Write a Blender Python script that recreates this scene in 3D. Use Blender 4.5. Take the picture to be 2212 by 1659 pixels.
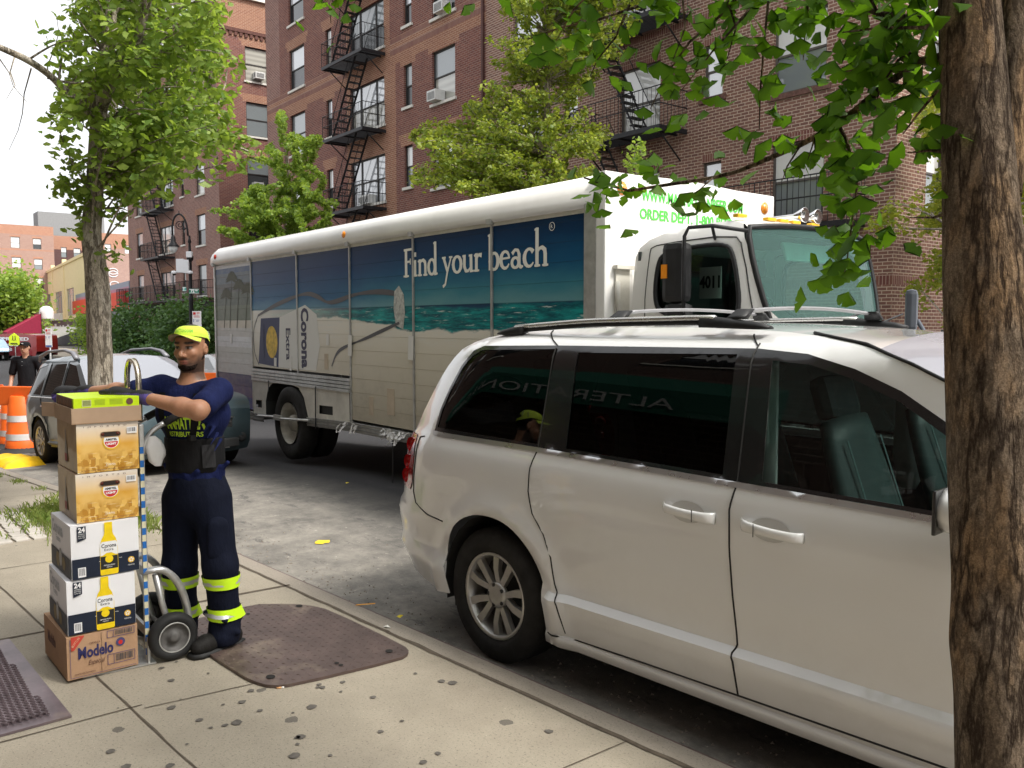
import bpy, bmesh, math, random
import numpy as np
from math import radians, sin, cos, pi, atan2, tan, hypot
from mathutils import Vector, Matrix
from mathutils.geometry import delaunay_2d_cdt
S = bpy.context.scene
for o in list(bpy.data.objects): bpy.data.objects.remove(o)
# ---------------------------------------------------------------- camera, light, exposure
F0 = 3370/4032; PH = radians(4.02); TH = radians(38.4); CZ = 1.78
cd = bpy.data.cameras.new('camera'); cam = bpy.data.objects.new('camera', cd); S.collection.objects.link(cam)
cd.sensor_fit = 'HORIZONTAL'; cd.sensor_width = 36; cd.lens = 36*F0; cd.clip_start = .05; cd.clip_end = 2000
cam.location = (0, 0, CZ); cam.rotation_euler = (radians(90)-PH, 0, pi/2-TH); S.camera = cam
SUN_EL, SUN_AZ = radians(52), radians(62)          # azimuth measured clockwise from +Y
W = bpy.data.worlds.new('World'); S.world = W; W.use_nodes = True
nt = W.node_tree; bg = nt.nodes['Background']
sky = nt.nodes.new('ShaderNodeTexSky'); sky.sky_type = 'NISHITA'; sky.sun_disc = False
sky.sun_elevation = SUN_EL; sky.sun_rotation = SUN_AZ; sky.air_density = 1.0; sky.dust_density = 6.0; sky.ozone_density = 1.0
hs = nt.nodes.new('ShaderNodeHueSaturation'); hs.inputs['Saturation'].default_value = .15; hs.inputs['Value'].default_value = 1.9
nt.links.new(sky.outputs[0], hs.inputs['Color']); mxs = nt.nodes.new('ShaderNodeMix'); mxs.data_type = 'RGBA'; mxs.inputs[0].default_value = .6; mxs.inputs[7].default_value = (6.9, 7.0, 7.2, 1)   # bright overcast veil
nt.links.new(hs.outputs[0], mxs.inputs[6]); nt.links.new(mxs.outputs[2], bg.inputs[0]); bg.inputs[1].default_value = .15
sl = bpy.data.lights.new('sun', 'SUN'); sl.energy = 3.2; sl.angle = radians(11); sl.color = (1, .95, .87)
sun = bpy.data.objects.new('sun', sl); S.collection.objects.link(sun)
sd = Vector((sin(SUN_AZ)*cos(SUN_EL), cos(SUN_AZ)*cos(SUN_EL), sin(SUN_EL)))
sun.rotation_euler = sd.to_track_quat('Z', 'Y').to_euler()
S.view_settings.view_transform = 'Standard'; S.view_settings.look = 'None'; S.view_settings.gamma = 1
S.view_settings.exposure = .42
S.render.engine = 'CYCLES'; S.cycles.use_denoising = True; S.cycles.max_bounces = 7; S.cycles.transparent_max_bounces = 24
S.cycles.sample_clamp_indirect = 6
rnd = random.Random(7); nr = np.random.default_rng(7)
# layout helpers: sight lines of the photograph (2212 px wide) turned into points of the place
FP = 1848.8; fv = Vector((-cos(TH)*cos(PH), sin(TH)*cos(PH), -sin(PH))); rv = Vector((sin(TH), cos(TH), 0)); uv_ = rv.cross(fv)
CAM = Vector((0, 0, CZ))
def ray(x, y): return fv*FP+rv*(x-1106)-uv_*(y-829.5)
def atd(x, y, d): r = ray(x, y); return CAM+r*(d/r.dot(fv))
def atY(x, y, Y): r = ray(x, y); return CAM+r*(Y/r.y)
def atX(x, y, X): r = ray(x, y); return CAM+r*(X/r.x)
def atZ(x, y, z): r = ray(x, y); return CAM+r*((z-CZ)/r.z)
def G(x): return -.055*min(max(0, -x-8.5), 12)      # the road falls away gently to the left
# ---------------------------------------------------------------- materials
MATS = {}
def col4(c): return (c[0], c[1], c[2], 1)
def newmat(name):
    m = bpy.data.materials.new(name); m.use_nodes = True; n = m.node_tree
    b = n.nodes['Principled BSDF']; return m, n, b
def N(n, t, **k):
    x = n.nodes.new(t)
    for a, v in k.items():
        if a.startswith('i_'): x.inputs[int(a[2:]) if a[2:].isdigit() else a[2:].replace('_', ' ')].default_value = v
        else: setattr(x, a, v)
    return x
def mixc(n, fac, a, b, bt='MIX'):
    x = n.nodes.new('ShaderNodeMix'); x.data_type = 'RGBA'; x.blend_type = bt
    for s, v in ((0, fac), (6, a), (7, b)):
        if isinstance(v, bpy.types.NodeSocket): n.links.new(v, x.inputs[s])
        elif s == 0: x.inputs[0].default_value = v
        else: x.inputs[s].default_value = col4(v)
    return x.outputs[2]
def noise(n, vec, scale, detail=4, rough=.55, stretch=None):
    if stretch:
        mp = N(n, 'ShaderNodeMapping'); mp.inputs['Scale'].default_value = stretch; n.links.new(vec, mp.inputs[0]); vec = mp.outputs[0]
    x = N(n, 'ShaderNodeTexNoise'); x.inputs['Scale'].default_value = scale; x.inputs['Detail'].default_value = detail; x.inputs['Roughness'].default_value = rough
    n.links.new(vec, x.inputs['Vector']); return x.outputs['Fac']
def ramp(n, fac, lo, hi, a=(0, 0, 0), b=(1, 1, 1)):
    x = N(n, 'ShaderNodeValToRGB'); x.color_ramp.elements[0].position = lo; x.color_ramp.elements[1].position = hi
    x.color_ramp.elements[0].color = col4(a); x.color_ramp.elements[1].color = col4(b); n.links.new(fac, x.inputs[0]); return x.outputs[0]
def bump(n, b, h, st, dist=.01):
    x = N(n, 'ShaderNodeBump'); x.inputs['Strength'].default_value = st; x.inputs['Distance'].default_value = dist
    n.links.new(h, x.inputs['Height']); n.links.new(x.outputs[0], b.inputs['Normal'])
def M(name, c, r=.6, metal=0, var=.12, vs=6, bp=0, bs=60, coat=0, spec=.28, dirt=0, stretch=None):
    if name in MATS: return MATS[name]
    m, n, b = newmat(name); tc = N(n, 'ShaderNodeTexCoord')
    b.inputs['Roughness'].default_value = r; b.inputs['Metallic'].default_value = metal
    b.inputs['Coat Weight'].default_value = coat; b.inputs['Coat Roughness'].default_value = .04; b.inputs['Specular IOR Level'].default_value = spec
    f = noise(n, tc.outputs['Object'], vs, 5, .6, stretch)
    cc = mixc(n, ramp(n, f, .3, .7), tuple(x*(1-var) for x in c), tuple(min(1, x*(1+var)) for x in c))
    if dirt:
        f2 = noise(n, tc.outputs['Object'], vs*.45, 6, .7)
        dm = N(n, 'ShaderNodeMath', operation='MULTIPLY'); n.links.new(ramp(n, f2, .45, .75), dm.inputs[0]); dm.inputs[1].default_value = dirt
        cc = mixc(n, dm.outputs[0], cc, (.12, .10, .08))
    if isinstance(cc, bpy.types.NodeSocket): n.links.new(cc, b.inputs['Base Color'])
    if bp: bump(n, b, noise(n, tc.outputs['Object'], bs, 4, .6, stretch), bp)
    rr = ramp(n, noise(n, tc.outputs['Object'], vs*2.3, 3), .3, .7, (max(0, r-.06),)*3, (min(1, r+.08),)*3); n.links.new(rr, b.inputs['Roughness'])
    MATS[name] = m; return m
def plain(name, c, r=.5, metal=0, coat=0, emis=0, spec=.5):
    if name in MATS: return MATS[name]
    m, n, b = newmat(name); b.inputs['Base Color'].default_value = col4(c); b.inputs['Roughness'].default_value = r; b.inputs['Metallic'].default_value = metal
    b.inputs['Coat Weight'].default_value = coat; b.inputs['Specular IOR Level'].default_value = spec
    MATS[name] = m; return m
def brick(name, c1, c2, mortar, bw=.215, rh=.075, ms=.009, varc=(.16, .06, .05), soldier=False):
    if name in MATS: return MATS[name]
    m, n, b = newmat(name); uv = N(n, 'ShaderNodeUVMap'); tc = N(n, 'ShaderNodeTexCoord')
    vec = uv.outputs[0]
    bt = N(n, 'ShaderNodeTexBrick'); bt.offset = .5; bt.inputs['Scale'].default_value = 1
    bt.inputs['Brick Width'].default_value = rh if soldier else bw; bt.inputs['Row Height'].default_value = bw if soldier else rh
    bt.inputs['Mortar Size'].default_value = ms; bt.inputs['Mortar Smooth'].default_value = .3; bt.inputs['Bias'].default_value = 0
    if soldier: bt.offset = 0
    bt.inputs['Color1'].default_value = col4(c1); bt.inputs['Color2'].default_value = col4(c2); bt.inputs['Mortar'].default_value = col4(mortar)
    n.links.new(vec, bt.inputs['Vector'])
    f = ramp(n, noise(n, vec, .9, 5, .65), .35, .72)
    fm = N(n, 'ShaderNodeMath', operation='MULTIPLY'); n.links.new(f, fm.inputs[0]); fm.inputs[1].default_value = .35
    cc = mixc(n, fm.outputs[0], bt.outputs['Color'], varc)
    # occasional burnt bricks
    f3 = ramp(n, noise(n, vec, 7, 2, .5, (1, 3, 1)), .6, .7)
    fm3 = N(n, 'ShaderNodeMath', operation='MULTIPLY'); n.links.new(f3, fm3.inputs[0]); fm3.inputs[1].default_value = .35
    cc = mixc(n, fm3.outputs[0], cc, tuple(x*.45 for x in c1))
    n.links.new(cc, b.inputs['Base Color']); b.inputs['Roughness'].default_value = .88; b.inputs['Specular IOR Level'].default_value = .2
    inv = N(n, 'ShaderNodeMath', operation='SUBTRACT'); inv.inputs[0].default_value = 1; n.links.new(bt.outputs['Fac'], inv.inputs[1])
    bump(n, b, inv.outputs[0], .6, .012); MATS[name] = m; return m
def glassy(name, tint=(.02, .025, .03), r=.03, ior=1.8, alpha=None):
    "opaque dark or see-through tinted glazing"
    if name in MATS: return MATS[name]
    m, n, b = newmat(name)
    if alpha is None:
        b.inputs['Base Color'].default_value = col4(tint); b.inputs['Roughness'].default_value = r; b.inputs['IOR'].default_value = ior
    else:
        gl = N(n, 'ShaderNodeBsdfGlossy'); gl.inputs['Roughness'].default_value = r
        tr = N(n, 'ShaderNodeBsdfTransparent'); tr.inputs[0].default_value = col4(tint)
        fr = N(n, 'ShaderNodeFresnel'); fr.inputs['IOR'].default_value = ior
        mx = N(n, 'ShaderNodeMixShader'); n.links.new(fr.outputs[0], mx.inputs[0]); n.links.new(tr.outputs[0], mx.inputs[1]); n.links.new(gl.outputs[0], mx.inputs[2])
        n.links.new(mx.outputs[0], n.nodes['Material Output'].inputs[0])
    MATS[name] = m; return m
def leafmat(name, c1, c2, trans=.45):
    if name in MATS: return MATS[name]
    m, n, b = newmat(name); g = N(n, 'ShaderNodeNewGeometry')
    mid = tuple((a+bb)/2 for a, bb in zip(c1, c2))
    x = N(n, 'ShaderNodeValToRGB'); e = x.color_ramp.elements; e[0].color = col4(c1); e[0].position = .0; e[1].color = col4(c2); e[1].position = 1
    k = e.new(.6); k.color = col4(mid); n.links.new(g.outputs['Random Per Island'], x.inputs[0])
    b.inputs['Roughness'].default_value = .5; n.links.new(x.outputs[0], b.inputs['Base Color']); b.inputs['Specular IOR Level'].default_value = .35
    tl = N(n, 'ShaderNodeBsdfTranslucent'); tcol = mixc(n, .5, x.outputs[0], (c2[0]*1.5, c2[1]*1.5, c2[2]*.5)); n.links.new(tcol, tl.inputs[0])
    mx = N(n, 'ShaderNodeMixShader'); mx.inputs[0].default_value = trans; n.links.new(b.outputs[0], mx.inputs[1]); n.links.new(tl.outputs[0], mx.inputs[2])
    n.links.new(mx.outputs[0], n.nodes['Material Output'].inputs[0]); MATS[name] = m; return m
# ---------------------------------------------------------------- mesh builder
class MB:
    def __init__(s): s.v = []; s.f = []; s.mi = []; s.uv = []; s.sm = []; s.m = 0; s.smooth = False; s.T = None
    def add(s, vs, fs, uvs=None, smooth=None):
        k = len(s.v); sm = s.smooth if smooth is None else smooth
        for p in vs:
            p = Vector(p); s.v.append(tuple(s.T @ p) if s.T is not None else tuple(p))
        for i, f in enumerate(fs):
            s.f.append([a+k for a in f]); s.mi.append(s.m); s.sm.append(sm); s.uv.append(uvs[i] if uvs else None)
        return s
    def quad(s, a, b, c, d, uv=None): return s.add([a, b, c, d], [(0, 1, 2, 3)], [uv] if uv else None)
    def box(s, c, d, rz=0, rx=0, ry=0, bev=0):
        hx, hy, hz = d[0]/2, d[1]/2, d[2]/2; R = Matrix.Rotation(rz, 3, 'Z') @ Matrix.Rotation(ry, 3, 'Y') @ Matrix.Rotation(rx, 3, 'X')
        if bev <= 0:
            vs = [Vector(c)+R @ Vector((x*hx, y*hy, z*hz)) for x in (-1, 1) for y in (-1, 1) for z in (-1, 1)]
            return s.add(vs, [(0, 1, 3, 2), (4, 6, 7, 5), (0, 4, 5, 1), (2, 3, 7, 6), (0, 2, 6, 4), (1, 5, 7, 3)])
        bm = bmesh.new(); bmesh.ops.create_cube(bm, size=1)
        for v in bm.verts: v.co = Vector((v.co.x*d[0], v.co.y*d[1], v.co.z*d[2]))
        bmesh.ops.bevel(bm, geom=bm.edges[:], offset=min(bev, min(d)*.45), segments=2, affect='EDGES', profile=.6)
        vs = [Vector(c)+R @ v.co for v in bm.verts]; bm.verts.index_update(); fs = [[v.index for v in f.verts] for f in bm.faces]; bm.free()
        return s.add(vs, fs, smooth=False)
    def prism(s, poly, z0, z1, ax=2):
        "poly of 2-D points extruded along axis ax (0,1,2)"
        def P(p, z): return (z, p[0], p[1]) if ax == 0 else (p[0], z, p[1]) if ax == 1 else (p[0], p[1], z)
        n = len(poly); vs = [P(p, z0) for p in poly]+[P(p, z1) for p in poly]
        fs = [(i, (i+1) % n, (i+1) % n+n, i+n) for i in range(n)]+[tuple(range(n))[::-1], tuple(range(n, 2*n))]
        return s.add(vs, fs, smooth=False)
    def tube(s, pts, r, seg=8, cap=True, closed=False, flat=None):
        pts = [Vector(p) for p in pts]; n = len(pts); rs = r if isinstance(r, (list, tuple)) else [r]*n
        vs = []; prev = None
        for i, p in enumerate(pts):
            if closed: t = pts[(i+1) % n]-pts[i-1]
            else: t = pts[min(i+1, n-1)]-pts[max(i-1, 0)]
            if t.length < 1e-9: t = Vector((0, 0, 1))
            t.normalize()
            if prev is None: a = Vector((0, 0, 1)) if abs(t.z) < .9 else Vector((1, 0, 0)); u = t.cross(a).normalized()
            else: u = (prev-t*prev.dot(t)); u = u.normalized() if u.length > 1e-6 else t.orthogonal().normalized()
            prev = u; w = t.cross(u)
            for k in range(seg):
                a = 2*pi*k/seg; fl = flat or 1
                vs.append(p+(u*cos(a)+w*sin(a)*fl)*rs[i])
        fs = []
        for i in range(n if closed else n-1):
            j = (i+1) % n
            for k in range(seg): l = (k+1) % seg; fs.append((i*seg+k, i*seg+l, j*seg+l, j*seg+k))
        if cap and not closed: fs += [tuple(range(seg))[::-1], tuple(range((n-1)*seg, n*seg))]
        return s.add(vs, fs, smooth=seg > 4)
    def lathe(s, prof, c=(0, 0, 0), seg=24, R=None):
        "profile [(r,z)] about z, then rotated by R and moved to c"
        R = R or Matrix.Identity(3); vs = []; fs = []; n = len(prof)
        for k in range(seg):
            a = 2*pi*k/seg
            for r, z in prof: vs.append(Vector(c)+R @ Vector((r*cos(a), r*sin(a), z)))
        for k in range(seg):
            l = (k+1) % seg
            for i in range(n-1): fs.append((k*n+i, l*n+i, l*n+i+1, k*n+i+1))
        return s.add(vs, fs, smooth=True)
    def loft(s, rings, cap=True, closed=True):
        n = len(rings[0]); vs = [p for r in rings for p in r]; fs = []
        for i in range(len(rings)-1):
            for k in range(n if closed else n-1): l = (k+1) % n; fs.append((i*n+k, i*n+l, (i+1)*n+l, (i+1)*n+k))
        if cap and closed: fs += [tuple(range(n))[::-1], tuple(range((len(rings)-1)*n, len(rings)*n))]
        return s.add(vs, fs, smooth=True)
    def build(s, name, mats, parent=None, loc=None, rz=0, auto=None, **props):
        me = bpy.data.meshes.new(name); me.from_pydata(s.v, [], s.f)
        for m in (mats if isinstance(mats, (list, tuple)) else [mats]): me.materials.append(m)
        me.polygons.foreach_set('material_index', s.mi); me.polygons.foreach_set('use_smooth', s.sm)
        if any(s.uv):
            ul = me.uv_layers.new(name='UVMap'); i = 0
            for p, u in zip(me.polygons, s.uv):
                for k in range(len(p.vertices)): ul.data[p.loop_start+k].uv = u[k] if u else (0, 0)
        me.update(); o = bpy.data.objects.new(name, me); S.collection.objects.link(o)
        if auto:
            bm = bmesh.new(); bm.from_mesh(me); bmesh.ops.remove_doubles(bm, verts=bm.verts, dist=1e-4); bmesh.ops.recalc_face_normals(bm, faces=bm.faces)
            bm.to_mesh(me); bm.free()
            for e in me.edges: pass
            me.set_sharp_from_angle(angle=radians(auto)); me.polygons.foreach_set('use_smooth', [True]*len(me.polygons))
        if parent is not None: o.parent = parent
        if loc is not None: o.location = loc
        o.rotation_euler.z = rz
        for k, v in props.items(): o[k] = v
        return o
def split(mb, name, mats, parent=None, **k):
    "every separate piece of the builder becomes an object of its own"
    par = list(range(len(mb.v)))
    def f(a):
        while par[a] != a: par[a] = par[par[a]]; a = par[a]
        return a
    for fc in mb.f:
        for q in fc[1:]: par[f(q)] = f(fc[0])
    gr = {}
    for i, fc in enumerate(mb.f): gr.setdefault(f(fc[0]), []).append(i)
    out = []
    for fi in gr.values():
        n = MB(); ids = {}
        for i in fi:
            q = []
            for a in mb.f[i]:
                if a not in ids: ids[a] = len(n.v); n.v.append(mb.v[a])
                q.append(ids[a])
            n.f.append(q); n.mi.append(mb.mi[i]); n.uv.append(mb.uv[i]); n.sm.append(mb.sm[i])
        out.append(n.build(name, mats, parent, **k))
    return out
def thing(name, label, cat, loc=(0, 0, 0), rz=0, group=None):
    o = bpy.data.objects.new(name, None); o.empty_display_size = .2; S.collection.objects.link(o); o.location = loc; o.rotation_euler.z = rz
    o['label'] = label; o['category'] = cat
    if group: o['group'] = group
    return o
def tag(o, label, cat, group=None, kind=None):
    if label: o['label'] = label
    if cat: o['category'] = cat
    if group: o['group'] = group
    if kind: o['kind'] = kind
    return o
def struct(o): o['kind'] = 'structure'; return o
def kids(o): return [c for c in S.collection.objects if c.parent == o]
def dup(o, parent=None, loc=None, rz=None, label=None):
    c = o.copy(); S.collection.objects.link(c); c.parent = parent
    if loc is not None: c.location = loc
    if rz is not None: c.rotation_euler.z = rz
    if label: c['label'] = label
    for k in list(o.children): dup(k, c)
    return c
def meshobj(name, verts, faces, mat, parent=None, smooth=False):
    me = bpy.data.meshes.new(name); me.from_pydata([tuple(v) for v in verts], [], [tuple(int(i) for i in f) for f in faces])
    for m in (mat if isinstance(mat, list) else [mat]): me.materials.append(m)
    if smooth: me.polygons.foreach_set('use_smooth', [True]*len(me.polygons))
    me.update(); o = bpy.data.objects.new(name, me); S.collection.objects.link(o)
    if parent is not None: o.parent = parent
    return o
_fc = {}
def textgeo(txt, size=1, sx=1, shear=0, bold=0, ext=.5, space=1):
    "flat extruded letters: list of verts (x,y,z) and faces, left aligned at the origin, z up out of the letters"
    k = (txt, size, sx, shear, bold, ext, space)
    if k in _fc: return _fc[k]
    c = bpy.data.curves.new('t', 'FONT'); c.body = txt; c.size = size; c.shear = shear; c.offset = bold; c.extrude = ext; c.resolution_u = 3; c.space_character = space
    o = bpy.data.objects.new('t', c); S.collection.objects.link(o); bpy.context.view_layer.update()
    me = o.to_mesh(); vs = [(v.co.x*sx, v.co.y, v.co.z) for v in me.vertices]; fs = [tuple(p.vertices) for p in me.polygons]
    o.to_mesh_clear(); bpy.data.objects.remove(o); bpy.data.curves.remove(c); _fc[k] = (vs, fs); return vs, fs
def write(mb, txt, origin, ux, uy, size, sx=1, shear=0, bold=0, ext=.0008, center=False, width=None, space=1):
    "letters laid on a surface: origin = baseline start, ux = reading direction, uy = up"
    vs, fs = textgeo(txt, size, sx, shear, bold, ext, space); ux = Vector(ux).normalized(); uy = Vector(uy).normalized(); n = ux.cross(uy)
    xs = [v[0] for v in vs]; w = max(xs)-min(xs) if xs else 1; k = (width/w if width else 1); x0 = (min(xs)+max(xs))/2 if center else min(xs)
    mb.add([Vector(origin)+ux*((v[0]-x0)*k)+uy*v[1]+n*(v[2]+ext) for v in vs], fs, smooth=False)
def arc(c, r, a0, a1, n=8): return [(c[0]+r*cos(radians(a0+(a1-a0)*i/n)), c[1]+r*sin(radians(a0+(a1-a0)*i/n))) for i in range(n+1)]
def rrect(x0, y0, x1, y1, r, n=5):
    return arc((x1-r, y0+r), r, -90, 0, n)+arc((x1-r, y1-r), r, 0, 90, n)+arc((x0+r, y1-r), r, 90, 180, n)+arc((x0+r, y0+r), r, 180, 270, n)
# ================================================================ ground, road, kerb, pavements
KP = [(-90, -4), (-30, .2), (-16, 1.48), (-12.83, 1.73), (-10.47, 1.88), (-6.19, 2.26), (-3.23, 2.51), (0, 2.78), (6, 3.2), (40, 5.5)]
def kerbY(x):
    for (a, b), (c, d) in zip(KP, KP[1:]):
        if a <= x <= c: return b+(d-b)*(x-a)/(c-a)
    return KP[-1][1]
def concrete(name, c, joints=True, spots=True):
    m, n, b = newmat(name); tc = N(n, 'ShaderNodeTexCoord'); P = tc.outputs['Object']
    cc = mixc(n, ramp(n, noise(n, P, 1.1, 6, .65), .35, .7), tuple(x*.82 for x in c), tuple(x*1.1 for x in c))
    cc = mixc(n, ramp(n, noise(n, P, 90, 3, .7), .56, .66), cc, tuple(x*.55 for x in c))
    cc = mixc(n, ramp(n, noise(n, P, 150, 2, .7), .66, .72), cc, tuple(min(1, x*1.7) for x in c))
    if spots:      # trodden chewing gum: dark round patches
        v = N(n, 'ShaderNodeTexVoronoi'); v.inputs['Scale'].default_value = 3.3; n.links.new(P, v.inputs['Vector'])
        nz = noise(n, P, 30, 2); ad = N(n, 'ShaderNodeMath', operation='MULTIPLY_ADD'); n.links.new(nz, ad.inputs[0]); ad.inputs[1].default_value = .09; n.links.new(v.outputs['Distance'], ad.inputs[2])
        wn = N(n, 'ShaderNodeSeparateColor'); n.links.new(v.outputs['Color'], wn.inputs[0])
        th = N(n, 'ShaderNodeMath', operation='MULTIPLY_ADD'); n.links.new(wn.outputs[0], th.inputs[0]); th.inputs[1].default_value = .14; th.inputs[2].default_value = .02
        lt = N(n, 'ShaderNodeMath', operation='LESS_THAN'); n.links.new(ad.outputs[0], lt.inputs[0]); n.links.new(th.outputs[0], lt.inputs[1])
        mm = N(n, 'ShaderNodeMath', operation='MULTIPLY'); n.links.new(lt.outputs[0], mm.inputs[0]); mm.inputs[1].default_value = .75
        cc = mixc(n, mm.outputs[0], cc, (.075, .068, .062))
    f = ramp(n, noise(n, P, .7, 5, .75), .52, .8); mm = N(n, 'ShaderNodeMath', operation='MULTIPLY'); n.links.new(f, mm.inputs[0]); mm.inputs[1].default_value = .5
    cc = mixc(n, mm.outputs[0], cc, (.19, .155, .12))
    n.links.new(cc, b.inputs['Base Color']); b.inputs['Roughness'].default_value = .85; b.inputs['Specular IOR Level'].default_value = .25; bump(n, b, noise(n, P, 130, 4, .7), .35, .004); return m
CONC = concrete('sidewalk_concrete', (.34, .30, .235)); KERBM = concrete('kerb_stone', (.33, .29, .24), spots=False)
def asphalt():
    m, n, b = newmat('asphalt'); P = N(n, 'ShaderNodeTexCoord').outputs['Object']
    base = mixc(n, ramp(n, noise(n, P, 120, 3, .7), .4, .65), (.026, .026, .029), (.066, .065, .066))
    # worn and dusty pale area along the kerb; darker patched lane further out
    sp = N(n, 'ShaderNodeSeparateXYZ'); n.links.new(P, sp.inputs[0])
    mr = N(n, 'ShaderNodeMapRange'); mr.inputs[1].default_value = 4.6; mr.inputs[2].default_value = 3.2; n.links.new(sp.outputs[1], mr.inputs[0])
    f1 = N(n, 'ShaderNodeMath', operation='MULTIPLY_ADD'); n.links.new(noise(n, P, 2.6, 9, .78), f1.inputs[0]); f1.inputs[1].default_value = 1.6; f1.inputs[2].default_value = -.32
    f2 = N(n, 'ShaderNodeMath', operation='MULTIPLY'); n.links.new(f1.outputs[0], f2.inputs[0]); n.links.new(mr.outputs[0], f2.inputs[1])
    cc = mixc(n, f2.outputs[0], base, (.40, .37, .32))
    f = ramp(n, noise(n, P, 2.6, 5, .8, (.6, 1.6, 1)), .58, .64); mm = N(n, 'ShaderNodeMath', operation='MULTIPLY'); n.links.new(f, mm.inputs[0]); mm.inputs[1].default_value = .55
    cc = mixc(n, mm.outputs[0], cc, (.06, .057, .06))
    f = ramp(n, noise(n, P, 14, 5, .8), .62, .68); mm = N(n, 'ShaderNodeMath', operation='MULTIPLY'); n.links.new(f, mm.inputs[0]); n.links.new(mr.outputs[0], mm.inputs[1])
    cc = mixc(n, mm.outputs[0], cc, (.5, .46, .40))
    n.links.new(cc, b.inputs['Base Color']); b.inputs['Roughness'].default_value = .86; b.inputs['Specular IOR Level'].default_value = .2; bump(n, b, noise(n, P, 170, 3, .7), .5, .006); return m
def frange(a, b, s):
    out = []; x = a
    while x < b-1e-6: out.append(x); x += s
    return out+[b]
XS = sorted(set([-700, -300, -150]+frange(-90, -30, 10)+frange(-30, -8, 1)+frange(-8, 40, 2)+[p[0] for p in KP]+[120, 400]))
m = MB(); ys = [-500, -60, 0, 6, 13, 60, 500]
for a, b in zip(XS, XS[1:]):
    for c, d in zip(ys, ys[1:]): m.quad((a, c, G(a)-.03), (b, c, G(b)-.03), (b, d, G(b)-.03), (a, d, G(a)-.03))
struct(m.build('ground', M('far_ground', (.16, .15, .14), .9)))
m = MB()
for a, b in zip(XS, XS[1:]):
    if a < -150 or b > 120: continue
    ya, yb = kerbY(a)-.02, kerbY(b)-.02
    m.quad((a, ya, G(a)), (b, yb, G(b)), (b, 12.8, G(b)), (a, 12.8, G(a)))
struct(m.build('road', asphalt()))
m = MB()          # pavement slab (a real 10 cm step) with its joints cut by strips
SX = [x for x in XS if -30 <= x <= 40]; NB = -1.9
for a, b in zip(SX, SX[1:]):
    ya, yb = kerbY(a)-.14, kerbY(b)-.14
    m.quad((a, NB, G(a)+.1), (b, NB, G(b)+.1), (b, yb, G(b)+.1), (a, ya, G(a)+.1))
struct(m.build('sidewalk', CONC))
m = MB(); km = MB()
for a, b in zip(SX, SX[1:]):
    for mb, o1, o2, z in ((m, -.125, -.012, .1), (km, -.012, .0, .098)):
        p = [(a, kerbY(a)+o1, G(a)+z), (b, kerbY(b)+o1, G(b)+z), (b, kerbY(b)+o2, G(b)+z), (a, kerbY(a)+o2, G(a)+z)]
        q = [(x, y, G(x)-.02) for x, y, _ in p]
        mb.add(p+q, [(0, 1, 2, 3), (3, 2, 6, 7), (1, 0, 4, 5)])
struct(m.build('kerb', KERBM)); struct(km.build('kerb_edging', M('rusty_steel_edge', (.14, .095, .09), .6, .3, var=.25, vs=12)))
# joints between the flags
m = MB(); zj = .1035
def joint(p, q, w=.008):
    p, q = Vector(p), Vector(q); d = (q-p).normalized(); nrm = Vector((-d.y, d.x))*w/2; L = (q-p).length; k = max(2, int(L/.12)); ring = []
    for i in range(k+1):
        c = p+d*(L*i/k)+Vector((rnd.uniform(-1, 1), rnd.uniform(-1, 1)))*w*.25; ww = rnd.uniform(.7, 1.3)
        ring.append((c+nrm*ww, c-nrm*ww))
    for (a, b), (c, e) in zip(ring, ring[1:]): m.quad((a.x, a.y, G(a.x)+zj), (c.x, c.y, G(c.x)+zj), (e.x, e.y, G(e.x)+zj), (b.x, b.y, G(b.x)+zj))
ky = lambda x: kerbY(x)-.14
for i in range(len(SX)-1):
    a, b = SX[i], SX[i+1]
    if a > -20: joint((a, ky(a)), (b, ky(b)), .022)
joint((-12, .33), (0, 1.25), .009); joint((-3.87, -1.9), (-3.89, 1.0), .008); joint((-3.85, 1.0), (-3.80, 1.48), .006)
joint((-5.18, .62), (-5.13, 2.24), .022); joint((-5.2, -1.9), (-5.2, .62), .01); joint((-2.35, -1.9), (-2.33, ky(-2.33)), .006); joint((-.8, -1.9), (-.8, ky(-.8)), .008)
for x in (-6.7, -8.3, -9.9, -11.5, -13.1): joint((x, -1.9), (x, ky(x)), .008)
joint((-14, -.9), (2, .0), .008)
struct(m.build('sidewalk_joints', M('joint_dirt', (.10, .08, .06), .95, var=.3, vs=20)))
# far pavement
m = MB()
for a, b in zip(XS, XS[1:]):
    if a < -90 or b > 120: continue
    m.add([(a, 12.6, G(a)-.02), (b, 12.6, G(b)-.02), (b, 12.6, G(b)+.13), (a, 12.6, G(a)+.13), (b, 17.28, G(b)+.13), (a, 17.28, G(a)+.13)], [(0, 1, 2, 3), (3, 2, 4, 5)])
struct(m.build('sidewalk', CONC))
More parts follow.
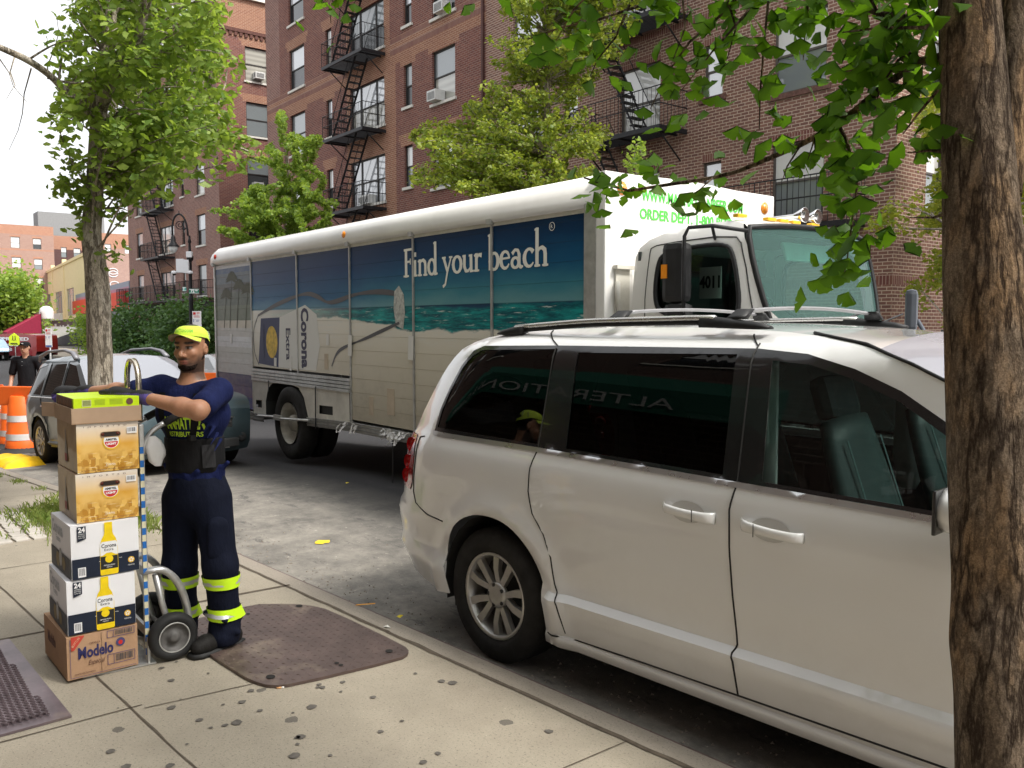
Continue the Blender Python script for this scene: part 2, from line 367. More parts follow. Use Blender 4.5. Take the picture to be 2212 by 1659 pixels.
# paint and litter
def blot(name, c, r, z, mat, label, cat, sx=1):
    m = MB(); n = 14; pts = []
    for i in range(n): a = 2*pi*i/n; rr = r*rnd.uniform(.6, 1.15); pts.append((c[0]+rr*cos(a)*sx, c[1]+rr*sin(a), z))
    m.add(pts, [tuple(range(n))]); return m
YEL = plain('yellow_marking_paint', (.75, .55, .03), .8)
m = blot('x', (-6.35, 3.06), .07, .006, YEL, '', ''); struct(m.build('paint_mark', YEL))
m = MB(); m.add([(-4.51, 2.39, .1045), (-4.50, 2.37, .1045), (-4.45, 2.48, .1045), (-4.465, 2.49, .1045)], [(0, 1, 2, 3)]); struct(m.build('paint_mark', plain('orange_marking_paint', (.75, .33, .03), .8)))
def litter(x, y, z, kind, label):
    m = MB()
    if kind == 'butt': m.tube([(-.022, 0, .004), (.0, 0, .004)], .004, 6); m.m = 1; m.tube([(.0, 0, .004), (.012, 0, .004)], .004, 6); ms = [plain('filter_tan', (.62, .33, .14), .8), plain('cigarette_white', (.8, .78, .74), .8)]
    else: m.add([(-.02, -.012, .002), (.015, -.014, .009), (.024, .008, .002), (-.014, .015, .007), (0, 0, .014)], [(0, 1, 4), (1, 2, 4), (2, 3, 4), (3, 0, 4)]); ms = [plain('paper_scrap' if kind == 'scrap' else 'yellow_leaf_scrap', (.75, .72, .66) if kind == 'scrap' else (.75, .6, .05), .8)]
    tag(m.build('cigarette_butt' if kind == 'butt' else 'litter', ms, loc=(x, y, z), rz=rnd.uniform(0, 3)), label, 'litter')
p = atZ(608, 1487, .1); litter(p.x, p.y, .1, 'butt', 'orange cigarette butt at the front edge of the brown steel plate')
p = atZ(836, 1355, .1); litter(p.x, p.y, .1, 'scrap', 'white paper scrap between the brown steel plate and the kerb')
p = atZ(864, 1333, .1); litter(p.x, p.y, .1, 'yl', 'small yellow scrap on the kerb edge near the van wheel')
p = atZ(750, 1044, 0); litter(p.x, p.y, .0, 'yl', 'brown dry leaf lying alone on the asphalt by the truck')

m = MB(); gr = random.Random(12)               # flattened black gum and stains on the slabs
def spot(x, y, r, sq=1):
    n = 11; z = G(x)+.1042; m.add([(x+r*gr.uniform(.75, 1.2)*cos(2*pi*i/n)*sq, y+r*gr.uniform(.75, 1.2)*sin(2*pi*i/n), z) for i in range(n)], [tuple(range(n))])
for a, b, r in ((830, 478, .028), (1172, 450, .026), (1080, 463, .012), (1090, 563, .02), (1148, 550, .036), (965, 538, .022), (1258, 492, .018), (1508, 474, .034), (1440, 622, .02), (1455, 620, .03), (1425, 712, .035), (1215, 396, .024), (1660, 354, .02), (1805, 428, .022), (1842, 594, .02), (2137, 350, .026), (2190, 358, .034), (2050, 742, .024), (536, 690, .026), (820, 760, .026), (1545, 366, .018), (1560, 380, .022), (1535, 380, .014), (1598, 710, .014), (1945, 543, .014), (2010, 312, .014), (1020, 575, .013), (905, 655, .01), (1440, 655, .014), (1650, 400, .012), (782, 286, .02), (854, 256, .012), (1008, 312, .012), (610, 764, .03), (2120, 700, .02)):
    p = atZ(a*.4464, 1316.6+b*.4464, .1); spot(p.x, p.y, r*.68)
for k in range(70):
    x = gr.uniform(-13, -1); y = gr.uniform(-1.2, kerbY(x)-.2); spot(x, y, gr.choice([.005, .007, .010, .014, .018]))
tag(m.build('gum_spots', M('trodden_gum', (.115, .103, .09), .9, var=.25, vs=30)), 'dark flattened gum spots scattered over the pavement slabs', 'gum spots', kind='stuff')
m = MB(); gr = random.Random(3)                # grit and crumbs in the gutter
for k in range(900):
    x = gr.uniform(-10, -1.5); y = kerbY(x)+abs(gr.gauss(0, .35)); r = gr.uniform(.003, .011); z = G(x)+.001; a = gr.uniform(0, 6)
    m.add([(x+r*cos(a), y+r*sin(a), z), (x+r*cos(a+2), y+r*sin(a+2), z), (x+r*cos(a+4), y+r*sin(a+4), z), (x, y, z+r*.8)], [(0, 1, 3), (1, 2, 3), (2, 0, 3)])
tag(m.build('grit', M('gutter_grit', (.26, .22, .18), .9, var=.5, vs=30)), 'loose grit and crumbs along the gutter', 'grit', kind='stuff')
# ================================================================ buildings
BR_RED = brick('dark_red_brick', (.215, .085, .062), (.135, .052, .044), (.33, .25, .215), varc=(.165, .06, .05))
BR_TAN = brick('orange_brown_brick', (0.305, 0.146, 0.091), (0.232, 0.100, 0.067), (0.488, 0.366, 0.268), varc=(0.268, 0.122, 0.079))
BR_PUR = brick('plum_brick', (.25, .125, .098), (.17, .08, .068), (.46, .37, .32), varc=(.20, .10, .085))
BR_SOL = brick('soldier_course_brick', (0.207, 0.098, 0.073), (0.159, 0.061, 0.055), (0.439, 0.329, 0.268), soldier=True)
BR_BRN = brick('brown_brick', (0.244, 0.128, 0.095), (0.165, 0.085, 0.071), (0.525, 0.415, 0.329), ms=.011, varc=(0.183, 0.104, 0.085))
BR_FAR = brick('pinkish_far_brick', (.38, .235, .185), (.31, .18, .15), (.48, .38, .32), varc=(.33, .20, .16))
BR_ORG = brick('orange_far_brick', (.44, .22, .14), (.37, .17, .11), (.5, .36, .28), varc=(.38, .19, .13))
STONE = M('white_stone_sill', (.62, .60, .55), .7, var=.08); FRAME = M('dark_window_frame', (.035, .032, .03), .5); FRAME2 = M('taupe_window_frame', (.10, .088, .078), .5)
GL_SKY = glassy('sky_toned_reflective_glass', (.50, .52, .55), .06, 3.2); GL_DK = glassy('dark_window_glass', (.018, .022, .025), .07, 1.9)  # reflected sky is partly put into the pale base of GL_SKY
GL_SCR = glassy('screened_window_glass', (.035, .04, .042), .25, 1.7)
def blindmat(name, c, sc=22):
    m, n, b = newmat(name); uv = N(n, 'ShaderNodeTexCoord'); w = N(n, 'ShaderNodeTexWave', wave_type='BANDS', bands_direction='Z'); w.inputs['Scale'].default_value = sc
    n.links.new(uv.outputs['Object'], w.inputs[0]); cc = mixc(n, w.outputs[0], tuple(x*.72 for x in c), c); n.links.new(cc, b.inputs['Base Color'])
    b.inputs['Roughness'].default_value = .35; b.inputs['Coat Weight'].default_value = 1; b.inputs['Coat Roughness'].default_value = .03; b.inputs['Coat IOR'].default_value = 1.9; return m
BLIND = blindmat('white_blind_behind_glass', (.78, .78, .77)); BLIND_C = blindmat('curtain_behind_glass', (.40, .39, .34), 1.2); BLIND_G = blindmat('grey_blind_behind_glass', (.20, .23, .24))
IRON = M('black_painted_iron', (.022, .022, .025), .45, .2, var=.3, vs=9)
class Wall:
    def __init__(s, p0, d, parent):
        s.p = Vector((p0[0], p0[1], 0)); s.d = Vector((d[0], d[1], 0)).normalized(); s.n = Vector((s.d.y, -s.d.x, 0)); s.par = parent; s.off = parent.location.copy()
    def P(s, u, z, o=0): return s.p+s.d*u+s.n*o+Vector((0, 0, z))-s.off
    def bx(s, mb, u0, u1, z0, z1, o0, o1):
        vs = [s.P(u, z, o) for u in (u0, u1) for o in (o0, o1) for z in (z0, z1)]
        mb.add(vs, [(0, 1, 3, 2), (4, 6, 7, 5), (0, 4, 5, 1), (2, 3, 7, 6), (0, 2, 6, 4), (1, 5, 7, 3)], smooth=False)
    def wall(s, L, z0, z1, ops, rects, mats, name='wall', dep=.14, z0s=()):
        us = sorted({0, L}|{round(o[0], 3) for o in ops}|{round(o[1], 3) for o in ops}|{r[0] for r in rects if 0 < r[0] < L}|{r[1] for r in rects if 0 < r[1] < L})
        zs = sorted({z0, z1}|{round(o[2], 3) for o in ops}|{round(o[3], 3) for o in ops}|{r[2] for r in rects if z0 < r[2] < z1}|{r[3] for r in rects if z0 < r[3] < z1})
        m = MB()
        for a, b in zip(us, us[1:]):
            for c, d in zip(zs, zs[1:]):
                uc, zc = (a+b)/2, (c+d)/2
                if any(o[0] < uc < o[1] and o[2] < zc < o[3] for o in ops): continue
                m.m = 0
                for r in rects:
                    if r[0] < uc < r[1] and r[2] < zc < r[3]: m.m = r[4]
                m.quad(s.P(a, c), s.P(b, c), s.P(b, d), s.P(a, d), [(a, c), (b, c), (b, d), (a, d)])
        m.m = 0
        for o in ops:
            a, b, c, d = o[:4]
            for q, r in (((a, c), (a, d)), ((b, d), (b, c)), ((a, d), (b, d)), ((b, c), (a, c))):
                m.quad(s.P(*q), s.P(*r), s.P(*r, -dep), s.P(*q, -dep), [q, r, (r[0]+dep, r[1]), (q[0]+dep, q[1])])
        return m.build(name, mats, s.par)
    def window(s, a, b, c, d, kind='dh', up=None, lo=None, fr=None, sill=None, rev=.09, split=.5):
        fr = fr or FRAME; m = MB(); t = .055; w = b-a; h = d-c
        for u0, u1, z0, z1 in ((a, a+t, c, d), (b-t, b, c, d), (a+t, b-t, d-t, d), (a+t, b-t, c, c+t)): s.bx(m, u0, u1, z0, z1, -rev-.07, -rev)
        zc = c+h*split
        if kind in ('dh', 'triple'): s.bx(m, a+t, b-t, zc-.025, zc+.025, -rev-.055, -rev-.01)
        if kind == 'triple':
            for k in (.27, .73): s.bx(m, a+w*k-.04, a+w*k+.04, c+t, d-t, -rev-.06, -rev+.004)
        f = m.build('window', fr, s.par)
        for nm, z0, z1, mt, o in (('upper_pane', zc, d-t, up or GL_SKY, -rev-.028), ('lower_pane', c+t, zc, lo or GL_DK, -rev-.045)):
            p = MB(); p.quad(s.P(a+t, z0, o), s.P(b-t, z0, o), s.P(b-t, z1, o), s.P(a+t, z1, o)); p.build(nm, mt, f)
        if sill is not None: q = MB(); s.bx(q, a-.09, b+.09, c-.10, c, -.12, .07); q.build('sill', sill, f)
        return f
def fire_escape(w, u0, u1, z, dep=1.05, stair=None, rail=.95, long_rail=None, extra=None):
    "one landing with grating, railing and the flight down to the next landing"
    m = MB(); s = w
    s.bx(m, u0, u1, z-.12, z, dep-.05, dep); s.bx(m, u0, u0+.05, z-.12, z, 0, dep-.05); s.bx(m, u1-.05, u1, z-.12, z, 0, dep-.05)
    n = int((dep-.05)/.075)
    for i in range(n): o = .03+i*.075; s.bx(m, u0+.05, u1-.05, z-.05, z-.02, o, o+.03)
    for u in (u0+.35, (u0+u1)/2, u1-.35): s.bx(m, u-.025, u+.025, z-.11, z-.055, 0, dep-.05)
    for u in (u0+.2, u1-.2): m.tube([s.P(u, z-.12, dep-.25), s.P(u, z-.75, .02)], .022, 6)
    plat = m.build('fire_escape', IRON, s.par)
    r = MB()
    for h in (rail, rail*.55): r.tube([s.P(u0, z+h, .02), s.P(u0, z+h, dep-.02), s.P(u1, z+h, dep-.02), s.P(u1, z+h, .02)], .016, 5)
    k = int((u1-u0)/.14)
    for i in range(k+1): u = u0+(u1-u0)*i/k; r.tube([s.P(u, z, dep-.02), s.P(u, z+rail, dep-.02)], .0085 if i % 6 else .016, 4)
    for i in range(int(dep/.14)):
        for u in (u0, u1): r.tube([s.P(u, z, .05+i*.14), s.P(u, z+rail, .05+i*.14)], .0085, 4)
    r.build('railing', IRON, plat)
    if stair:
        ua, ub, zb = stair; t = MB()
        for o in (dep-.28, dep-.80):
            t.tube([s.P(ua, z+.02, o), s.P(ub, zb+.02, o)], .045, 4, flat=.4)
        nn = 13
        for i in range(1, nn): f = i/nn; u = ua+(ub-ua)*f; zz = z+(zb-z)*f; vs = s.P(u, zz, 0); s.bx(t, u-.10, u+.10, zz-.012, zz+.012, dep-.80, dep-.28)
        for o in (dep-.28, dep-.80): t.tube([s.P(ua, z+.8, o), s.P(ub, zb+.8, o)], .015, 4)
        for i in (3, 8, 12): f = i/nn; u = ua+(ub-ua)*f; zz = z+(zb-z)*f; t.tube([s.P(u, zz, dep-.28), s.P(u, zz+.8, dep-.28)], .012, 4)
        t.build('stair', IRON, plat)
    return plat
def lintel(a, b, d, mi=1): return [(a-.22, b+.22, d, d+.24, mi), (a-.33, b+.33, d+.24, d+.48, mi)]
ACW = M('white_ac_casing', (.62, .62, .60), .45); ACG = M('ac_grille', (.22, .22, .22), .6)
def ac(w, u, z, label, out=.32, wd=.55, h=.36):
    p = w.P(u, z, 0)+w.off; e = thing('air_conditioner', label, 'air conditioner', p, group='air conditioners in the apartment windows')
    ww = Wall((w.p.x, w.p.y), (w.d.x, w.d.y), e); m = MB(); ww.bx(m, u-wd/2, u+wd/2, z, z+h, -.1, out); m.build('casing', ACW, e)
    g = MB()
    for i in range(7): zz = z+.05+i*(h-.1)/7; ww.bx(g, u-wd/2+.05, u+wd/2-.05, zz, zz+.02, out, out+.008)
    g.build('grille', ACG, e)
    g = MB()
    for i in range(5): o = .06+i*.045; ww.bx(g, u-wd/2-.006, u-wd/2, z+.08, z+h-.08, o, o+.025)
    g.build('side_vent', ACG, e)
def shell(par, x0, x1, y0, y1, h, mat, coping=True):
    "rear, sides and roof of a block"
    m = MB(); o = par.location
    def q(a, b):
        L = hypot(b[0]-a[0], b[1]-a[1]); m.quad((a[0]-o.x, a[1]-o.y, -1-o.z), (b[0]-o.x, b[1]-o.y, -1-o.z), (b[0]-o.x, b[1]-o.y, h-o.z), (a[0]-o.x, a[1]-o.y, h-o.z), [(0, -1), (L, -1), (L, h), (0, h)])
    q((x1, y1), (x0, y1)); q((x0, y1), (x0, y0)); return m, q
def roof(par, x0, x1, y0, y1, h):
    o = par.location; m = MB(); m.box(((x0+x1)/2-o.x, (y0+y1)/2-o.y, h-.5-o.z), (x1-x0-.2, y1-y0-.2, .2)); m.build('roof', M('roof_felt', (.08, .08, .08), .9), par)
    m = MB()
    for a, b in (((x0, y0), (x1, y0)), ((x1, y0), (x1, y1)), ((x1, y1), (x0, y1)), ((x0, y1), (x0, y0))):
        c = ((a[0]+b[0])/2-o.x, (a[1]+b[1])/2-o.y, h+.05-o.z); m.box(c, (abs(b[0]-a[0])+.36, abs(b[1]-a[1])+.36 if a[0] == b[0] else .36, .1) if a[1] == b[1] else (.36, abs(b[1]-a[1])-.37, .1))
    m.build('coping', STONE, par)
FY = 17.3
# ---- B: dark red block with the fire escape
x0, x1 = -41.3, -23.2; L = x1-x0
B = thing('apartment_building', 'dark red brick block with white sills and the tall zigzag fire escape behind the truck', 'building', (x0, FY, 0))
w = Wall((x0, FY), (1, 0), B); U = lambda x: x-x0
ops = []; wl = []
for fl in range(-1, 5):
    z = 9.65+2.98*fl-2.98
    if z < 2: z = 3.7; 
    for k, (a, b, zb, zt) in enumerate([(-38.6, -37.0, z, z+1.85), (-34.87, -34.3, z+.22, z+1.82), (-32.65, -29.85, z-.05, z+1.8), (-28.4, -27.82, z+.27, z+1.82), (-26.45, -25.0, z, z+1.83)]):
        ops.append((U(a), U(b), zb, zt)); wl.append((k, fl))
belts = [12.05, 18.0]; rects = [(0, 1.6, 0, 20, 2)]
for bz in belts: rects += [(0, L, bz-.35, bz+.62, 1), (0, L, bz, bz+.22, 3), (0, L, bz+.42, bz+.60, 3)]
for o, (k, fl) in zip(ops, wl):
    rects += [(o[0]-.25, o[1]+.25, o[3], o[3]+.22, 1), (o[0]-.4, o[1]+.4, o[3]+.22, o[3]+.46, 1)]
rects += [(U(-29.7), U(-29.0), 0, 12, 1)]
for o, (k, fl) in zip(ops, wl):
    if k == 2: rects.append((o[0]-.3, o[1]+.45, o[2]-1.0, o[3]+1.0, 1))
w.wall(L, -1, 20, ops, rects, [BR_RED, BR_TAN, BR_PUR, BR_SOL])
ups = {(0, 3): GL_SKY, (0, 1): BLIND_G, (4, 1): BLIND_G, (4, 0): GL_SKY, (2, 1): GL_SKY, (2, 0): GL_SKY}
for i, (o, (k, fl)) in enumerate(zip(ops, wl)):
    up = ups.get((k, fl), [GL_SKY, BLIND, GL_SKY, BLIND, BLIND_G][(k+fl) % 5]); lo = [GL_DK, BLIND_G, GL_SCR, GL_DK, BLIND_C][(k*2+fl) % 5]
    if k == 2: lo = [GL_SKY, BLIND_C, GL_SCR][fl % 3]
    w.window(*o, kind='triple' if k == 2 else 'dh', up=up, lo=lo, sill=STONE)
for z, zb in ((15.3, 12.3), (12.3, 9.35), (9.35, 6.35), (6.35, 3.6)):
    fire_escape(w, U(-33.15), U(-29.75), z, 1.05, (U(-30.7), U(-32.8), zb))
m, q = shell(B, x0, x1, FY, 34, 20, None); m.build('rear_wall', BR_RED, B); roof(B, x0, x1, FY, 34, 20)
m = MB(); m.tube([w.P(L-.12, -1, .06), w.P(L-.12, 19.8, .06)], .05, 8); m.build('drain_pipe', M('rusty_pipe', (.07, .03, .025), .6), B)
ac(w, U(-26.05), 9.68, 'white air conditioner in the wide window between the fire escape and the yellowing tree')
ac(w, U(-31.2), 6.62, 'small white air conditioner in the window behind the lowest visible fire escape landing', out=.2, wd=.8)
ac(w, U(-25.6), 12.62, 'white air conditioner in the wide window at the top edge of the photo')
# ---- C: brown block on the right
x0, x1 = -23.2, -9.1; L = x1-x0
Cb = thing('apartment_building', 'brown brick block with brick sills and black balconies behind the truck cab', 'building', (x0, FY, 0))
w = Wall((x0, FY), (1, 0), Cb); ops = []; wl = []
for fl in range(-1, 5):
    z = 7.03+2.85*fl
    if fl == -1: z = 4.18
    for k, (a, b, zb, zt) in enumerate([(-21.75, -20.3, z, z+1.68), (-19.3, -18.75, z+.3, z+1.62), (-17.02, -15.56, z-.3 if fl >= 0 else z, z+1.65), (-14.13, -13.55, z+.34, z+1.62), (-12.1, -10.75, z, z+1.73)]):
        ops.append((U(a), U(b), zb, zt)); wl.append((k, fl))
rects = []
for o in ops: rects += [(o[0]-.13, o[1]+.13, o[2]-.11, o[2], 2), (o[0]-.02, o[1]+.02, o[3], o[3]+.20, 2)]
for bz in (2.6, 9.3): rects.append((0, L, bz, bz+.21, 2))
w.wall(L, -1, 18.5, ops, rects, [BR_BRN, BR_TAN, BR_SOL], dep=.16)
for i, (o, (k, fl)) in enumerate(zip(ops, wl)):
    up = BLIND if k in (2, 4) else GL_SKY; lo = BLIND_G if k == 4 else (BLIND_C if k == 2 else GL_SKY if k == 3 else GL_DK)
    w.window(*o, up=up, lo=lo, fr=FRAME2, rev=.07)
    sm = MB(); w.bx(sm, o[0]-.13, o[1]+.13, o[2]-.12, o[2]-.002, 0, .045)
    for j in range(int((o[1]-o[0]+.2)/.075)): u = o[0]-.12+j*.075; w.bx(sm, u, u+.06, o[2]-.115, o[2]+.002, .045, .05)
    sm.build('window_sill', M('dark_brick_sill', (.14, .075, .06), .85, var=.3, vs=14), Cb)
fire_escape(w, U(-17.8), U(-14.64), 9.56, 1.05, (U(-17.3), U(-15.7), 6.72)); fire_escape(w, U(-17.8), U(-14.64), 6.72, 1.05, (U(-17.3), U(-15.7), 3.9))
fire_escape(w, U(-17.8), U(-14.64), 12.4, 1.05, (U(-17.3), U(-15.7), 9.56))
fire_escape(w, U(-14.6), U(-9.75), 3.95, .75, None, 1.02)
w2 = Wall((x1, FY), (0, 1), Cb); ops = [(1.27, 2.1, z, z+1.7) for z in (4.2, 7.05, 9.9, 12.75, 15.6)]
w2.wall(16, -1, 18.5, ops, [(o[0]-.1, o[1]+.1, o[2]-.11, o[2], 1) for o in ops]+[(0, 16, 2.6, 2.81, 1)], [BR_BRN, BR_SOL], 'side_wall')
for o in ops: w2.window(*o, up=BLIND, lo=BLIND_G, fr=FRAME2)
m, q = shell(Cb, x0, x1, FY, FY+16, 18.5, None); m.build('rear_wall', BR_BRN, Cb); roof(Cb, x0, x1, FY, FY+16, 18.5)
# ---- A: left block across the court
x0, x1 = -67.1, -48.2; L = x1-x0
A = thing('apartment_building', 'dark red brick apartment block left of the courtyard gap, behind the street lamp', 'building', (x0, FY, 0))
w = Wall((x0, FY), (1, 0), A); ops = []; wl = []
for fl in range(-1, 5):
    z = 6.42+2.95*fl
    for k, (a, b, zb, zt) in enumerate([(-64.95, -63.45, z, z+1.75), (-59.45, -56.4, z-.05, z+1.68), (-54.92, -54.3, z+.25, z+1.75), (-52.1, -50.6, z, z+1.8)]):
        ops.append((U(a), U(b), zb, zt)); wl.append((k, fl))
rects = [(L-2, L, 0, 20, 2)]
for bz in (11.75, 17.7): rects += [(0, L, bz-.2, bz+.6, 1), (0, L, bz, bz+.22, 3)]
for o in ops: rects += [(o[0]-.25, o[1]+.25, o[3], o[3]+.35, 1)]
rects.append((0, 1.4, 0, 20, 2))
w.wall(L, -1.5, 20, ops, rects, [BR_PUR, BR_TAN, BR_PUR, BR_SOL])
for i, (o, (k, fl)) in enumerate(zip(ops, wl)):
    w.window(*o, kind='triple' if k == 1 else 'dh', up=[GL_SKY, BLIND, BLIND_G, GL_SKY][(k+fl) % 4], lo=[GL_DK, BLIND_C, GL_SCR][(k+fl) % 3], sill=STONE)
for z in (15.0, 12.0, 9.05, 6.05): fire_escape(w, U(-60.3), U(-56.35), z, 1.05, (U(-59.7), U(-57.6), z-2.97))
fire_escape(w, U(-66.5), U(-48.3), 3.25, 1.1, None, 1.0)
m = MB()                                      # storefront behind the shrubs
w.bx(m, 1, L-1, 2.5, 3.1, .0, .12); m.build('store_fascia', M('dark_store_fascia', (.05, .045, .045), .6), A)
m = MB()
for k in range(7): u = 1.4+k*2.35; w.bx(m, u, u+1.9, -.4, 2.35, .0, .05)
m.build('shop_window', GL_DK, A)
w2 = Wall((x1, FY), (0, 1), A); ops = [(1.65, 3.0, 9.4+3.07*k, 11.3+3.07*k) for k in (-2, -1, 0, 1, 2)]
rects = [(0, 14, 17.85, 18.6, 1), (0, 14, 18.6, 20, 1)]
for o in ops: rects += [(o[0]-.2, o[1]+.2, o[3], o[3]+.22, 1), (o[0]-.35, o[1]+.35, o[3]+.22, o[3]+.44, 1)]
w2.wall(14, -1.5, 20, ops, rects, [BR_RED, BR_TAN], 'side_wall')
for i, o in enumerate(ops): w2.window(*o, up=[GL_DK, BLIND_G, BLIND_G, BLIND_G, BLIND_C][i], lo=[GL_DK, GL_DK, GL_SCR, BLIND_G, BLIND_C][i], sill=STONE)
ac(w2, 2.4, 15.7, 'white air conditioner in the top courtyard window between the two dark red blocks')
ac(w2, 2.2, 9.5, 'white air conditioner in the lower courtyard window half hidden by the small tree')
m = MB()                                      # corbel table below the parapet
for k in range(46): u = .15+k*.3; w2.bx(m, u, u+.16, 17.9, 18.12, 0, .07)
w2.bx(m, 0, 14, 18.12, 18.3, 0, .09); m.build('corbel_band', M('dark_brick_corbel', (.11, .05, .04), .85, var=.3, vs=12), A)
m, q = shell(A, x0, x1, FY, FY+14, 20, None); m.build('rear_wall', BR_RED, A); roof(A, x0, x1, FY, FY+14, 20)
# courtyard back wall
Cy = thing('courtyard_wall', 'shaded brick wall at the back of the court between the two dark red blocks', 'wall', (-48.2, 29, 0))
wy = Wall((-48.2, 29), (1, 0), Cy); wy.wall(6.9, -1.5, 19.5, [], [], [BR_RED])
# ---- far buildings beyond the cross street
def dir2(deg): return Vector((cos(radians(deg)), sin(radians(deg))))
# far brick block, faces the street along X = const
F = thing('apartment_building', 'pinkish far brick block with white windows at the left edge behind the maroon awning', 'building', (-150, 10, -.6))
w = Wall((-150, -12), (0, 1), F); pu = lambda x, y=600: atX(x, y, -150).y+12; pz = lambda x, y: atX(x, y, -150).z
ops = [(pu(a), pu(b), pz(a, d), pz(a, c)) for a, b, c, d in [(26, 46, 511, 535), (74, 92, 515, 538), (27, 47, 555, 578), (75, 93, 559, 582), (28, 48, 598, 622), (76, 94, 600, 624), (-22, -4, 507, 531), (-22, -4, 552, 575)]]
Lf = pu(119); top = pz(60, 487)
w.wall(Lf, -3, top, ops, [(0, Lf, top-1.4, top, 1), (0, Lf, pz(60, 540)-.1, pz(60, 540)+.1, 1)]+[(o[0]-.1, o[1]+.1, o[3], o[3]+.3, 1) for o in ops], [BR_FAR, BR_ORG])
for i, o in enumerate(ops): w.window(*o, up=BLIND, lo=[BLIND, GL_DK, BLIND, BLIND_G][i % 4], fr=FRAME2, split=.45)
m, q = shell(F, -180, -150, -12, pu(119)-12, top, None); m.build('rear_wall', BR_FAR, F)
m = MB(); m.quad((0, pu(119)-22, -3), (-30, pu(119)-22, -3), (-30, pu(119)-22, top+.6), (0, pu(119)-22, top+.6), [(0, 0), (30, 0), (30, 14), (0, 14)]); m.build('side_wall', BR_FAR, F)
F2 = thing('apartment_building', 'dark recessed brick wing behind the tan two-storey building', 'building', (-156, 22, -.6))
w = Wall((-156, 12), (0, 1), F2); pu2 = lambda x: atX(x, 600, -156).y-12; pz2 = lambda x, y: atX(x, y, -156).z
ops = [(pu2(a), pu2(b), pz2(a, d), pz2(a, c)) for a, b, c, d in [(134, 146, 534, 556), (161, 176, 536, 556)]]; top = pz2(140, 510)
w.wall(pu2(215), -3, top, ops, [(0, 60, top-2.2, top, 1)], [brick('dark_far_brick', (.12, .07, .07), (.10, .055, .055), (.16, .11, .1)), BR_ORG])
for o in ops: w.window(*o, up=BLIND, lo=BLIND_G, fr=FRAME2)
m, q = shell(F2, -185, -156, 12, 12+pu2(215), top, None); m.build('rear_wall', BR_FAR, F2)
m = MB()
m.box((-4, atX(150, 490, -160).y-22, pz2(150, 498)+.6), (4, 10, 6)); m.build('stair_bulkhead', M('grey_bulkhead', (.25, .25, .25), .8), F2)
F3 = thing('apartment_building', 'pale far brick block seen right of the near tree trunk above the red shop fascia', 'building', (-152, 30, -.6))
w = Wall((-152, 12), (0, 1), F3); pu3 = lambda x: atX(x, 600, -152).y-12; pz3 = lambda x, y: atX(x, y, -152).z
ops = [(pu3(a), pu3(b), pz3(a, d), pz3(a, c)) for a, b, c, d in [(228, 242, 527, 545), (271, 284, 530, 548), (228, 242, 565, 583), (271, 284, 567, 585)]]; top = pz3(250, 505)
w = Wall((-152, 12+pu3(208)), (0, 1), F3); k0 = pu3(208); ops = [(a-k0, b-k0, c, d) for a, b, c, d in ops]
w.wall(pu3(330)-k0, -3, top, ops, [(0, 60, top-2.4, top, 1)], [BR_FAR, BR_ORG])
for o in ops: w.window(*o, up=BLIND, lo=BLIND, fr=FRAME2)
m, q = shell(F3, -180, -152, 12+k0, 12+pu3(330), top, None); m.build('rear_wall', BR_FAR, F3)
# tan two-storey corner building
pr_ = atd(190, 640, 98); dr = dir2(180-4.7); az = lambda x: atan2(ray(x, 640).y, ray(x, 640).x)
def hit(p, d, x):    # point on the ground line p+d*t seen at image column x
    r = ray(x, 640); den = d.x*(-r.y)+d.y*r.x; t = (p.x*r.y-p.y*r.x)/den; return Vector((p.x+d.x*t, p.y+d.y*t))
pr2 = Vector((pr_.x, pr_.y)); pl = hit(pr2, dr, 88); Lt = (pr2-pl).length; TAN = M('tan_brick_front', (.78, .64, .38), .8, var=.06, vs=3, bp=.3, bs=8)
T = thing('commercial_building', 'tan two-storey brick building with three tall grey windows on the far corner', 'building', (pl.x, pl.y, -.6)); w = Wall((pl.x, pl.y), ((pr2-pl).x, (pr2-pl).y), T)
uat = lambda x: (hit(pr2, dr, x)-pl).length; depth_at = lambda x: Vector((hit(pr2, dr, x).x, hit(pr2, dr, x).y, 0)).dot(Vector((fv.x, fv.y, 0)))
def zat(x, y): p = hit(pr2, dr, x); r = ray(x, y); return CZ+r.z*(hypot(p.x, p.y)/hypot(r.x, r.y))
ztop = zat(139, 574); ops = [(uat(a), uat(b), zat(b, d)-.2, zat(b, c)-.2) for a, b, c, d in [(97, 109, 632, 674), (120, 134, 625, 678), (145, 160, 617, 678)]]
zf = zat(140, 690)
w.wall(Lt, -3, ztop, ops, [(0, Lt, -3, zf, 1)], [TAN, M('dark_plum_fascia', (.10, .075, .09), .6)])
for o in ops: w.window(*o, kind='triple', up=BLIND_G, lo=BLIND_C, fr=M('grey_metal_frame', (.3, .32, .34), .5), split=.78)
m = MB()
for k in range(4):
    u = [0, uat(115), uat(140), Lt][k]; w.bx(m, u-.35+(.35 if k == 0 else 0), u+.35-(.35 if k == 3 else 0), zf, ztop+.1, 0, .12); w.bx(m, max(0, u-.45), min(Lt, u+.45), ztop+.1, ztop+.8, -.3, .2)
w.bx(m, 0, Lt, ztop, ztop+.35, -.3, .16); m.build('pilaster', TAN, T)
m = MB(); w.bx(m, uat(96), uat(134), zf-.1, zf+.9, 0, .35); m.build('air_conditioner_row', ACW, T)
m = MB()
for k, (a, b, h) in enumerate([(117, 120, 1.8), (121, 123, 1.4), (124, 127, 1.1), (128, 129.5, 1.6), (131, 133, 1.1), (134, 136, 1.6), (137, 139.5, 1.1), (141, 143, 1.5), (144, 147, 1.7)]): w.bx(m, uat(a), uat(b), zf-2.4, zf-2.4+h, 0, .08)
m.build('shop_sign_letters', plain('sign_white', (.75, .75, .75), .6), T)
